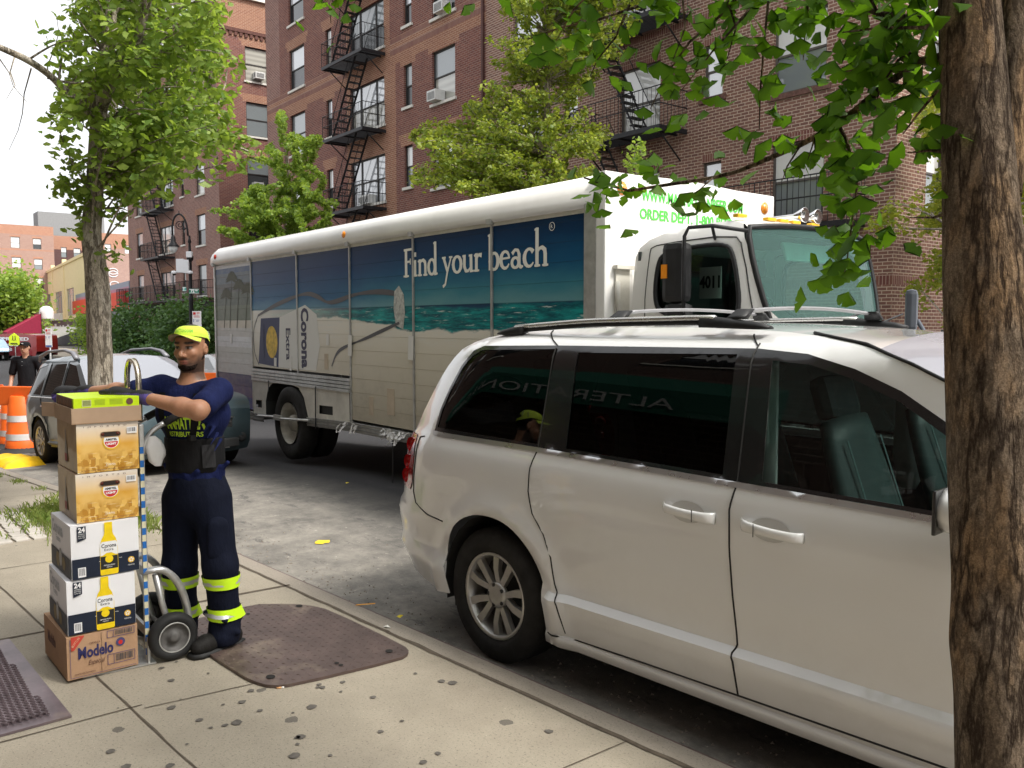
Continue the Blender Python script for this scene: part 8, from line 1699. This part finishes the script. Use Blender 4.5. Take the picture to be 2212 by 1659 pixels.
# trees on the far pavement, behind the truck
def ftree(label, x, Yt, crown, dr, nt, per, spread, lsz, lmt, seed, name='ginkgo_tree', yt=300):
    p = atY(x, 650, Yt); base = (p.x, Yt, .12); top = atY(x, yt, Yt); pts = [base]+[(base[0]+rnd.uniform(-.12, .12), Yt+rnd.uniform(-.12, .12), base[2]+(top.z-base[2])*f) for f in (.25, .5, .75, 1)]
    return tree(name, label, [(pts, [.13, .11, .085, .05, .015])], crown, dr, nt, per, spread, lsz, lmt, BARK2, base, False, 'ginkgo trees along the far pavement', seed, .06, .010, .2)
ftree('slender light green ginkgo standing left of the main fire escape behind the truck', 620, 13.4, [(598, 240), (620, 270), (650, 285), (700, 300), (715, 330), (690, 370), (745, 455), (740, 500), (640, 560), (520, 540), (440, 465), (430, 450), (500, 440), (540, 400), (560, 320), (590, 290)], (24, 28), 66, 80, .06, .070, LF_MID, 11, yt=240)
d_ = atY(1180, 400, 12.9); dm = (d_-CAM).dot(fv)
ftree('tall yellowing ginkgo rising behind the middle of the truck', 1180, 12.9, [(1010, -120), (1100, 0), (1060, 30), (1050, 120), (985, 250), (880, 300), (930, 340), (870, 390), (960, 420), (1060, 440), (1280, 420), (1300, 330), (1340, 310), (1260, 220), (1340, 120), (1400, 30), (1420, -120), (1250, -260), (1100, -260)], (dm-1.8, dm+1.3), 430, 72, .085, .062, LF_CEN, 12, yt=-200)
ftree('small pale green ginkgo sprays beside the right edge of the brown block', 2120, 13.2, [(1860, 480), (1960, 455), (2010, 250), (2060, 190), (2230, 150), (2300, 400), (2250, 700), (2000, 690), (1950, 650), (2000, 600), (2030, 520)], (15.5, 18), 70, 45, .11, .055, LF_YEL, 13, yt=250)
ftree('leafy ginkgo top peeping above the box front of the truck', 1380, 12.6, [(1330, 420), (1340, 340), (1400, 330), (1410, 420), (1380, 460)], (15, 16.5), 16, 45, .10, .055, LF_MID, 14, yt=380)
# shrubs and far greenery
def shrub(label, x0, x1, y0, y1, d, n, lsz, lmt, seed, cat='shrub', name='shrub', sp=.5):
    cx, cy = (x0+x1)/2, (y0+y1)/2; p = atd(cx, 760, d); zb = -.55; base = (p.x, p.y, zb); t = thing(name, label, cat, base); g = np.random.default_rng(seed); cl = []; m = MB()
    for k in range(n):
        x, y = g.uniform(x0, x1), g.uniform(y0, y1)
        if ((x-cx)/(x1-x0)*2)**2+max(0, (cy-y)/(y1-y0)*2)**2 > 1.05: continue
        c = np.array(atd(x, y, d+g.uniform(-.04, .04)*d)); cl.append(c+g.normal(0, 1, (int(70*sp*2), 3))*sp)
        if k % 4 == 0: m.tube([Vector((g.uniform(-1, 1), g.uniform(-.6, .6), 0)), (Vector(tuple(c))-Vector(base))*.5+Vector((0, 0, .2)), Vector(tuple(c))-Vector(base)], [.08*sp, .05*sp, .02*sp], 5)
    m.build('stems', BARK2, t); P = np.concatenate(cl); P = P[P[:, 2] > zb]; leaves('foliage', P, np.full(len(P), lsz), lmt, t, False, .4, base, seed); return t
shrub('dark green bush in front of the ground floor, behind the SUV roof', 232, 345, 668, 775, 56, 100, .16, LF_SHR, 21, sp=.45)
shrub('dark green bush around the foot of the street lamp', 335, 470, 662, 770, 44, 120, .13, LF_SHR, 22, sp=.40)
shrub('pale small bush left of the near tree trunk, by the grey shop', 167, 215, 670, 760, 60, 30, .14, LF_MID, 23, sp=.35)
shrub('feathery light green tree above the maroon awning at the left edge', -70, 74, 600, 715, 96, 110, .30, LF_MID, 24, 'tree', 'leafy_tree', .9)
shrub('light green street tree at the far left edge', -120, 10, 605, 730, 110, 60, .30, LF_MID, 25, 'tree', 'leafy_tree', 1.0)
# the big trunk in the right foreground with its overhanging branches
bx, by = atd(2150, 1659, 1.98).x, atd(2150, 1659, 1.98).y; base = (bx+.005, by, .1); dn = 1.98
tk = [(base[0]+.02, base[1]+.0, .1)]+[tuple(atd(x, y, dn)) for x, y in ((2180, 1900), (2166, 1659), (2158, 1350), (2150, 1150), (2149, 1000), (2142, 800), (2128, 600), (2115, 400), (2103, 200), (2092, 0), (2086, -200), (2080, -500))]
N1 = thing('ginkgo_tree', 'large furrowed tree trunk in the right foreground with dark leafy branches hanging over', 'tree', base); rad = [.125, .108, .0985, .0955, .094, .0965, .0945, .0885, .078, .0705, .065, .060, .05]
trunk_mesh('trunk', [Vector(p)-Vector(base) for p in tk], rad, BARK1, N1, 56, .016, 220, [(.95, 2.5, .09, .16), (1.15, 4.0, .06, .12), (1.62, 5.5, .07, .12)])
s2 = [A(2158, 420, 2.10), A(2172, 300, 2.12), A(2182, 150, 2.12), A(2192, 0, 2.12), A(2200, -200, 2.1), A(2210, -400, 2.1)]; trunk_mesh('limb', [Vector(p)-Vector(base) for p in s2], [.05, .046, .04, .038, .036, .03], BARK1, N1, 20, .02, 50)
BR = [([(2080, 125, 2.0), (2037, 123, 2.05), (1978, 135, 2.15), (1908, 188, 2.25), (1844, 241, 2.35), (1787, 281, 2.42), (1726, 314, 2.5), (1664, 341, 2.58), (1591, 371, 2.66), (1540, 384, 2.72), (1424, 402, 2.84), (1359, 412, 2.9), (1302, 397, 2.96), (1262, 384, 3.0)], .011),
 ([(1810, 268, 2.38), (1828, 300, 2.38), (1838, 340, 2.38), (1852, 400, 2.4), (1842, 470, 2.42), (1830, 560, 2.44), (1822, 600, 2.45)], .005),
 ([(2070, 60, 2.0), (1990, 40, 2.1), (1900, 30, 2.2), (1800, -10, 2.3), (1700, -30, 2.4)], .010), ([(1950, 35, 2.15), (1890, 110, 2.25), (1850, 150, 2.3), (1800, 160, 2.35)], .005),
 ([(1700, -60, 2.4), (1660, 0, 2.45), (1650, 100, 2.5), (1642, 200, 2.5), (1640, 280, 2.52)], .005), ([(1640, -60, 2.5), (1560, 30, 2.6), (1490, 90, 2.65), (1440, 160, 2.7), (1405, 235, 2.75)], .005),
 ([(1600, -60, 2.5), (1500, -10, 2.6), (1390, 10, 2.7), (1300, 40, 2.75), (1210, 60, 2.8), (1140, 85, 2.85)], .006), ([(1360, 10, 2.7), (1330, 80, 2.75), (1290, 130, 2.8), (1275, 165, 2.8)], .004),
 ([(2060, 330, 2.0), (2010, 325, 2.05), (1960, 330, 2.1)], .005), ([(2055, 460, 1.98), (2015, 470, 2.02), (1965, 470, 2.1)], .004), ([(1250, -60, 2.8), (1000, -30, 2.9), (960, 0, 2.95)], .004),
 ([(2075, 200, 2.0), (2030, 190, 2.0), (1980, 250, 2.05), (1950, 290, 2.1)], .005), ([(2180, 60, 2.1), (2215, 120, 2.2), (2240, 220, 2.3)], .006), ([(1730, 312, 2.5), (1700, 360, 2.5), (1690, 390, 2.5)], .003), ([(1760, 300, 2.45), (1745, 345, 2.45)], .003), ([(1540, 384, 2.7), (1500, 420, 2.7)], .003), ([(720, -60, 3.6), (712, 20, 3.6), (715, 50, 3.6)], .004), ([(1750, -40, 2.35), (1740, 60, 2.4), (1735, 130, 2.4)], .004), ([(1860, -40, 2.2), (1930, 90, 2.2), (1960, 150, 2.2)], .004), ([(1470, -60, 2.6), (1480, 60, 2.6), (1450, 140, 2.65)], .004), ([(2060, -20, 2.0), (2000, 60, 2.0), (1900, 60, 2.1), (1820, 70, 2.2)], .006), ([(1990, 100, 2.1), (1940, 130, 2.15), (1900, 190, 2.2), (1890, 240, 2.25)], .004), ([(1320, -60, 2.7), (1240, 20, 2.75), (1200, 90, 2.8)], .004), ([(1620, 20, 2.5), (1540, 110, 2.55), (1460, 210, 2.6)], .004), ([(1560, -40, 2.6), (1590, 60, 2.55), (1570, 130, 2.6)], .004)]
g = np.random.default_rng(31); PP = []; SZ = []
dens = [26, 64, 30, 26, 24, 18, 20, 16, 24, 10, 10, 26, 26, 14, 14, 10, 14, 20, 22, 24, 26, 24, 24, 24, 26, 16]
for (pl, r), dn_ in zip(BR, dens):
    pts = [atd(*q) for q in pl]; m = MB(); m.tube([p-Vector(base) for p in pts], [r*(1.15-.85*i/(len(pts)-1)) for i in range(len(pts))], 7); m.build('branch', BARK1, N1)
    for a, b in zip(pts, pts[1:]):
        L = (b-a).length; n = int(g.poisson(L*dn_*2.7+.5))
        for _ in range(n):
            t = g.uniform(0, 1); PP.append(np.array(a+(b-a)*t)+g.normal(0, .05, 3)+np.array([0, 0, -.02])); SZ.append(g.uniform(.034, .056))
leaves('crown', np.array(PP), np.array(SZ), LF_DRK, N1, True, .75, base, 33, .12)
# shade from the rest of its crown, above and beside the frame
g = np.random.default_rng(40); n = 5200; P = np.stack([base[0]+g.normal(-.2, 1.5, n), base[1]+g.normal(.2, 1.3, n), g.uniform(3.6, 6.5, n)], 1)
q = P-np.array(CAM); dpt = q @ np.array(fv); sx = 1106+FP*(q @ np.array(rv))/dpt; sy = 829.5-FP*(q @ np.array(uv_))/dpt; keep = (dpt < 0) | (sy < -40) | (sx > 2300); P = P[keep]
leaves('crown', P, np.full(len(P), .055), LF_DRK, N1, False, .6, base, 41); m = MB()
for k in range(14): e = P[g.integers(len(P))]; m.tube([Vector(tk[-1])-Vector(base), (Vector(tk[-1])+Vector(tuple(e)))/2-Vector(base)+Vector((0, 0, .3)), Vector(tuple(e))-Vector(base)], [.035, .02, .006], 5)
m.build('upper_branches', BARK1, N1)
# grass round the left tree
def grassmat(): return leafmat('grass_blade', (.10, .17, .03), (.30, .34, .10), .3)
g = np.random.default_rng(50); pts = []
for cx, cy, sx_, sy_, n in ((-8.2, 1.45, .32, .16, 1200), (-8.75, 1.75, .40, .12, 600), (-7.65, 1.95, .25, .10, 700), (-7.5, 1.55, .2, .15, 500), (-11.3, 1.62, .12, .04, 160), (-12.2, 1.5, .15, .05, 160), (-10.3, 1.68, .1, .04, 60)):
    pts.append(np.stack([g.normal(cx, sx_, n), g.normal(cy, sy_, n), np.full(n, 0.)], 1))
P = np.concatenate(pts); P[:, 2] = [G(x)+.1 for x in P[:, 0]]; ok = P[:, 1] < np.array([kerbY(x)-.02 for x in P[:, 0]]); P = P[ok]; n = len(P); h = g.uniform(.025, .075, n)*np.where(np.abs(P[:, 0]+8.4) < 1.3, 1.25, .5); a = g.uniform(0, 2*pi, n); le = g.uniform(.1, .9, n)[:, None]; d = np.stack([np.cos(a), np.sin(a), np.zeros(n)], 1); w = np.stack([-np.sin(a), np.cos(a), np.zeros(n)], 1)*.004
V = np.stack([P-w, P+w, P+d*h[:, None]*le*.35+np.stack([0*h, 0*h, h*.7], 1)+w*.6, P+d*h[:, None]*le+np.stack([0*h, 0*h, h], 1)], 1).reshape(-1, 3); F = (np.arange(n)[:, None, None]*4+np.array([(0, 1, 2), (0, 2, 3)])[None]).reshape(-1, 3)
tag(meshobj('grass', V, F, grassmat()), 'tufts of unmown grass around the foot of the left tree', 'grass', kind='stuff')
m = MB(); rr = random.Random(8)                # granite setts beside the tree pit
for i in range(7):
    for j in range(3): m.box((-8.55+i*.17+rr.uniform(-.01, .01), .96+j*.12, .105), (.15, .10, .02), rz=.08+rr.uniform(-.04, .04), bev=.006)
tag(m.build('paving_setts', M('pale_granite', (.42, .39, .35), .85, var=.15, vs=12)), 'pale granite setts beside the grass patch', 'paving setts', kind='stuff')
# ================================================================ plates, barrels, lamp, signs
PLT = None
def platemat(name, c, rot, sc):
    m, n, b = newmat(name); P = N(n, 'ShaderNodeTexCoord').outputs['Object']; cc = mixc(n, ramp(n, noise(n, P, 5, 6, .7), .35, .7), tuple(x*.7 for x in c), tuple(x*1.25 for x in c)); cc = mixc(n, ramp(n, noise(n, P, 1.6, 5, .7), .55, .75), cc, (.30, .24, .18)); n.links.new(cc, b.inputs['Base Color']); b.inputs['Roughness'].default_value = .42; b.inputs['Metallic'].default_value = .35; return m
PM1 = platemat('rusty_diamond_plate', (.115, .08, .07), 0, 1); PM2 = platemat('worn_purple_steel', (.17, .13, .14), 0, 1)
def tread(m, inside, x0, x1, y0, y1, z, st=.042, ln=.026, ang=.6):
    "raised lozenges in alternate directions"
    i = 0; x = x0
    while x < x1:
        y = y0; j = 0
        while y < y1:
            if inside(x, y):
                a = ang+(pi/2 if (i+j) % 2 else 0); d = Vector((cos(a), sin(a), 0))*ln/2; w = Vector((-sin(a), cos(a), 0))*ln*.16; c = Vector((x, y, z))
                m.add([c-d, c+w, c+d, c-w, c+Vector((0, 0, .0028))-d*.3, c+Vector((0, 0, .0028))+d*.3], [(0, 3, 5, 4), (3, 2, 5), (2, 1, 5), (1, 0, 4, 5)])
            y += st; j += 1
        x += st; i += 1
ol = [(-4.84, 1.69), (-4.86, 1.9), (-4.80, 1.99), (-4.70, 2.11), (-4.61, 2.16), (-4.50, 2.20), (-3.74, 2.255), (-3.65, 2.23), (-3.61, 2.15), (-3.655, 1.6), (-3.70, 1.51), (-3.80, 1.47), (-3.92, 1.45), (-4.62, 1.39), (-4.76, 1.42), (-4.82, 1.52)]
PL = thing('steel_plate', 'large rusty brown diamond-pattern steel plate with rounded corners beside the worker', 'steel plate', (-4.25, 1.83, .1)); po = PL.location
oo = smoothpoly([(x-po.x, y-po.y) for x, y in ol], 1); m = MB(); m.prism(oo, .002, .016); m.build('plate', PM1, PL); m = MB(); tread(m, lambda x, y: inpoly((x*1.03, y*1.03), oo), -.62, .66, -.46, .45, .0162); m.build('tread_pattern', PM1, PL)
m = MB()
for x, y, r in ((-4.66, 2.09, .024), (-3.72, 2.15, .022), (-3.79, 1.55, .026), (-3.745, 1.87, .014), (-3.71, 1.875, .014), (-4.74, 1.78, .014), (-4.71, 1.80, .013)): m.add([(x-po.x+r*cos(a), y-po.y+r*sin(a)*.8, .0195) for a in np.linspace(0, 2*pi, 14)[:-1]], [tuple(range(13))])
m.build('lifting_hole', plain('plate_hole_dark', (.01, .008, .007), .9), PL)
CD = thing('cellar_door', 'steel cellar hatch with a raised tread pattern at the bottom left corner', 'cellar hatch', (-4.55, .2, .1)); po = CD.location
m = MB(); q = [(-3.95, .73), (-5.14, .665), (-5.10, -.5), (-3.90, -.45)]; m.prism([(x-po.x, y-po.y) for x, y in q][::-1], .002, .012); q2 = [(-4.03, .645), (-5.06, .59), (-5.03, -.4), (-3.98, -.36)]; m.build('frame_plate', PM2, CD)
m = MB(); m.prism([(x-po.x, y-po.y) for x, y in q2][::-1], .012, .019); lf = m.build('hatch_leaf', PM2, CD); m = MB(); qq = [(x-po.x, y-po.y) for x, y in q2]
x = -.50
while x < .56:
    y = -.58; j = 0
    while y < .45:
        if inpoly((x, y), qq): m.tube([(x, y, .0195), (x+.012, y+.012, .0225), (x+.028, y+.02, .0195)], .0045, 4)
        y += .026; j += 1
    x += .034
m.build('tread_pattern', PM2, lf)
# traffic barrels
ORG = M('barrel_orange', (.80, .14, .02), .5, var=.06, vs=5); WRF = M('barrel_white_band', (.72, .70, .68), .4, var=.08); RB = plain('rubber_base', (.035, .035, .035), .8)
def barrel(loc, label):
    t = thing('traffic_barrel', label, 'barrel', loc, rnd.uniform(0, 1), 'orange and white traffic barrels'); bn = [(0.03, .285), (.20, .28), (.215, .265), (.36, .262), (.375, .25), (.52, .247), (.535, .237), (.68, .235), (.695, .225), (.84, .222), (.86, .20), (.98, .19), (1.0, .16)]
    m = MB(); m.lathe([(r, z) for z, r in bn]+[(.001, 1.0)], (0, 0, 0), 28); m.build('barrel_body', ORG, t)
    for z0, z1 in ((.23, .34), (.55, .66)): m = MB(); rr_ = lambda z: [r for zz, r in bn if zz <= z][-1]; m.lathe([(rr_(z0+.01)+.004, z0), (rr_(z1-.01)+.003, z1)], (0, 0, 0), 28); m.build('white_band', WRF, t)
    m = MB(); m.lathe([(.46, 0), (.45, .03), (.30, .06), (.28, .1)], (0, 0, 0), 24); m.build('base', RB, t)
    m = MB(); m.box((0, 0, 1.04), (.14, .03, .08), bev=.01); m.build('handle', ORG, t); return t
for (x, y, d, lb) in ((50, 940, 15.1, 'nearest orange and white barrel, in front of the others beside the SUV'), (33, 925, 16.2, 'slim looking orange barrel just left of the nearest one'), (5, 905, 19.3, 'broad orange barrel at the left edge of the photo'), (-28, 915, 18.0, 'orange barrel cut by the left edge of the photo')):
    p = atd(x, y, d); barrel((p.x, p.y, G(p.x)), lb)
m = MB(); p = atd(22, 842, 15.0); m.box((0, 0, 1.0), (.06, 1.5, .34), bev=.02); m.box((0, -.6, .5), (.05, .06, 1)); m.box((0, .6, .5), (.05, .06, 1))
t = thing('barricade', 'orange plastic barricade in front of the man in black', 'barricade', (p.x, p.y, G(p.x)), radians(-50)); m.build('panel', ORG, t); m = MB(); m.box((0, -.6, .02), (.5, .08, .05)); m.box((0, .6, .02), (.5, .08, .05)); m.build('feet', RB, t)
m = MB(); a, b, c = atd(-20, 882, 16.8), atd(30, 868, 16.6), atd(60, 850, 17.2); d = atd(22, 852, 16.9); m.tube([a, (a+b)/2-Vector((0, 0, .05)), b, c], .02, 5, flat=.4); m.tube([atd(15, 838, 17), d, b], .02, 5, flat=.4); tag(m.build('caution_tape', plain('orange_yellow_tape', (.9, .45, .03), .5)), 'orange-yellow caution tape stretched over the barrels', 'tape')
p = atd(25, 968, 12.9); m = MB(); n1, n2 = 14, 10; vs = []; rr = random.Random(5)
for i in range(n1):
    for j in range(n2): u, v = -1+2*i/(n1-1), -1+2*j/(n2-1); e = max(0, 1-u*u)**.5*max(0, 1-v*v)**.5; vs.append((u*.62+rr.gauss(0, .01), v*.30+.05*sin(u*5), .13*e**.7+.025*sin(u*14+v*3)*e+.01))
m.add(vs, [(i*n2+j, (i+1)*n2+j, (i+1)*n2+j+1, i*n2+j+1) for i in range(n1-1) for j in range(n2-1)], smooth=True); tag(m.build('sand_bag', M('bright_yellow_sack', (.85, .50, .01), .5, var=.15, vs=5, bp=.3, bs=14), loc=(p.x, p.y, G(p.x)), rz=.25), 'bright yellow plastic sack lying on the road behind the SUV wheel', 'sack')
a = atd(452, 792, 26); m = MB(); m.box((0, 0, .75), (.05, 2.2, .30), bev=.02); t = thing('barricade', 'orange plastic barricade glimpsed between the worker and the truck', 'barricade', (a.x, a.y, -.6), radians(-40)); m.build('panel', ORG, t); m = MB(); m.box((0, -.8, .3), (.05, .06, .6)); m.box((0, .8, .3), (.05, .06, .6)); m.build('posts', RB, t)
# the street lamp with cameras and street signs
lp = atY(414, 700, 13.2); LP = thing('street_lamp', 'black crook-topped street lamp with a bell lantern, white camera boxes and green street signs', 'street lamp', (lp.x, 13.2, 0)); LB = M('black_cast_iron', (.018, .018, .02), .45, .2)
zz = lambda y: atY(414, y, 13.2).z; u_ = rv.normalized()     # the crook lies square to the view line of the kerb corner
k_ = (lp-CAM).dot(fv)/FP                                       # metres per pixel of the 2212 px photograph at the lamp
def LPt(x, y, o=0): return Vector((0, 0, 0))+u_*((x-414)*k_)+Vector((0, o, zz(y)))
m = MB(); m.lathe([(.19, 0), (.17, .9), (.11, 1.1), (.10, zz(650)), (.12, zz(645)), (.085, zz(640)), (.075, zz(565)), (.15, zz(560)), (.16, zz(553)), (.07, zz(548)), (.05, zz(525)), (.09, zz(522)), (.05, zz(515)), (.05, zz(508))], (0, 0, 0), 14); m.build('pole', LB, LP)
m = MB(); ck = [(411, 508), (410, 490), (405, 470), (396, 460), (387, 462), (380, 473), (378, 490), (378, 506)]; ck = smoothpoly(ck, 2, False); m.tube([LPt(*q) for q in ck], .045, 8); sp = [(408, 492), (402, 496)]+[(394+10*(1-t*.75)*cos(radians(60+t*560)), 484+10*(1-t*.75)*sin(radians(60+t*560))) for t in np.linspace(0, 1, 22)]; m.tube([LPt(*q) for q in sp], .022, 5); m.tube([LPt(403+4*(1-t*.6)*cos(t*8), 491+4*(1-t*.6)*sin(t*8)) for t in np.linspace(0, 1, 12)], .018, 5); m.tube([LPt(393, 459), LPt(393, 453)], .02, 5); m.build('crook', LB, LP)
m = MB(); q = LPt(379, 506); m.lathe([(.03, 0), (.06, -.05), (.10, -.12), (.12, -.32), (.20, -.44), (.27, -.52), (.26, -.55), (.1, -.5)], q, 16); lt = m.build('lantern', LB, LP); m = MB(); m.lathe([(.22, -.55), (.20, -.66), (.12, -.78), (.001, -.82)], q, 16); m.build('glass_bowl', M('frosted_lamp_bowl', (.7, .72, .72), .15, var=.05, coat=1), lt)
CW_ = M('camera_box_white', (.66, .67, .69), .45, var=.04); m = MB()
for x0, x1, y0, y1 in ((391, 407, 559, 589), (406, 418, 561, 590), (413, 425, 543, 556)): a, b = LPt(x0, y1, -.12), LPt(x1, y0, -.12); c = (a+b)/2; m.box(c, ((x1-x0)*k_, .22, abs(b.z-a.z)), rz=atan2(u_.y, u_.x), bev=.02)
m.build('camera_box', CW_, LP)
for x in (386, 421): m = MB(); c = LPt(x, 588, -.15); m.lathe([(.001, .08), (.10, .06), (.13, -.04), (.11, -.07)], c, 14); dm_ = m.build('dome_camera', CW_, LP); m = MB(); m.lathe([(.09, -.06), (.06, -.13), (.001, -.16)], c, 12); m.build('dome_lens', plain('dark_dome', (.03, .03, .03), .1), dm_)
SG_ = plain('street_sign_green', (.0, .20, .12), .5)
def ssign(x0, x1, y0, y1, txt, nm, light=False):
    a, b = LPt(x0, y1, -.18), LPt(x1, y0, -.18); c = (a+b)/2; w_, h_ = (x1-x0)*k_, abs(b.z-a.z); m = MB(); m.box(c, (w_, .02, h_), rz=atan2(u_.y, u_.x)); s_ = m.build(nm, SG_ if not light else plain('street_sign_pale', (.10, .42, .36), .5), LP); nrm = Vector((u_.y, -u_.x, 0))
    m = MB(); e = .035
    for dz in (-1, 1): m.box(c+nrm*.013+Vector((0, 0, dz*(h_/2-.02))), (w_, .004, .02), rz=atan2(u_.y, u_.x))
    write(m, txt[0], c-u_*w_*.36+nrm*.013-Vector((0, 0, h_*.27)), u_, (0, 0, 1), h_*.85, bold=.01, width=w_*.42)
    if len(txt) > 1: write(m, txt[1], c+u_*w_*.14+nrm*.013+Vector((0, 0, h_*.0)), u_, (0, 0, 1), h_*.42, bold=.006, width=w_*.26)
    m.build('sign_lettering', WHI, s_)
ssign(419, 440, 624, 634, ('72', 'RD'), 'street_sign'); ssign(405, 413, 620, 629, ('ST',), 'street_sign', True)
def post_sign(name, label, x0, x1, y0, y1, d, cat='sign', dress=None):
    c = atd((x0+x1)/2, (y0+y1)/2, d); k = d/FP; w_, h_ = (x1-x0)*k, (y1-y0)*k; zb = G(c.x)+.1; t = thing(name, label, cat, (c.x, c.y, zb)); rz = atan2(u_.y, u_.x); cc = Vector((0, 0, c.z-zb)); m = MB(); m.tube([(0, .03, 0), (0, .03, cc.z+h_*.45)], .025, 6); m.build('post', M('galvanised_post', (.35, .35, .35), .5, .5), t); dress(t, cc, w_, h_, rz, Vector((u_.y, -u_.x, 0)).normalized()); return t
def parking(t, c, w_, h_, rz, n_):
    m = MB(); m.box(c, (w_, .01, h_), rz=rz); p = m.build('sign_panel', plain('sign_white', (.75, .75, .75)), t); m = MB(); ax = Vector((cos(rz), sin(rz), 0)); U = lambda a, b: c+n_*.008+ax*(a*w_)+Vector((0, 0, b*h_))
    for a0, a1, b0, b1 in ((-.42, -.12, .32, .44), (-.02, .35, .40, .43), (-.02, .3, .35, .37), (-.35, .35, .19, .215), (-.35, .30, .25, .27)): m.quad(U(a0, b0), U(a1, b0), U(a1, b1), U(a0, b1))
    m.build('red_print', REDI, p); m = MB()
    for a0, a1, b0, b1 in ((-.42, -.16, -.06, .09), (-.10, .3, .04, .06), (-.10, .2, -.02, .0)): m.quad(U(a0, b0), U(a1, b0), U(a1, b1), U(a0, b1))
    m.build('blue_print', plain('sign_blue', (.03, .08, .30), .5), p); m = MB(); m.quad(U(-.46, -.48), U(.46, -.48), U(.46, -.40), U(-.46, -.40)); m.build('foot_band', plain('sign_blue', (.03, .08, .30)), p); m = MB(); write(m, '2', U(-.36, -.045)+n_*.002, ax, (0, 0, 1), h_*.16, bold=.01); m.build('hour_figure', WHI, p)
post_sign('parking_sign', 'white and red parking sign standing left of the near tree trunk', 98, 112, 709, 750, 23, dress=parking); post_sign('parking_sign', 'white parking sign with a figure 2 right above the lime cap', 416, 435, 672, 715, 26, dress=parking)
def school(t, c, w_, h_, rz, n_):
    ax = Vector((cos(rz), sin(rz), 0)); U = lambda a, b, o=.0: c+n_*o+ax*(a*w_)+Vector((0, 0, b*h_)); m = MB(); pg = [(-.5, -.5), (.5, -.5), (.5, .18), (0, .5), (-.5, .18)]; m.add([U(a, b, .0) for a, b in pg]+[U(a, b, .03) for a, b in pg], [(4, 3, 2, 1, 0), (5, 6, 7, 8, 9)]+[(i, (i+1) % 5, (i+1) % 5+5, i+5) for i in range(5)]); p = m.build('sign_panel', plain('school_sign_yellow', (.65, .80, .02), .5), t)
    m = MB()
    for x in (-.12, .12): m.add([U(x+.05*cos(a), .22+.045*sin(a), .035) for a in np.linspace(0, 2*pi, 9)[:-1]], [tuple(range(8))]); m.add([U(x-.05, .15, .035), U(x+.05, .15, .035), U(x+.04, .0, .035), U(x+.11, -.14, .035), U(x+.07, -.15, .035), U(x, -.02, .035), U(x-.08, -.15, .035), U(x-.11, -.13, .035), U(x-.04, .02, .035)], [tuple(range(9))])
    m.build('children_symbol', INKB, p); m = MB(); write(m, 'SCHOOL', U(-.36, -.42, .035), ax, (0, 0, 1), h_*.16, bold=.01, width=w_*.72); m.build('sign_lettering', INKB, p)
post_sign('school_crossing_sign', 'fluorescent yellow school crossing sign above the red van', 20, 42, 719, 746, 46, dress=school)
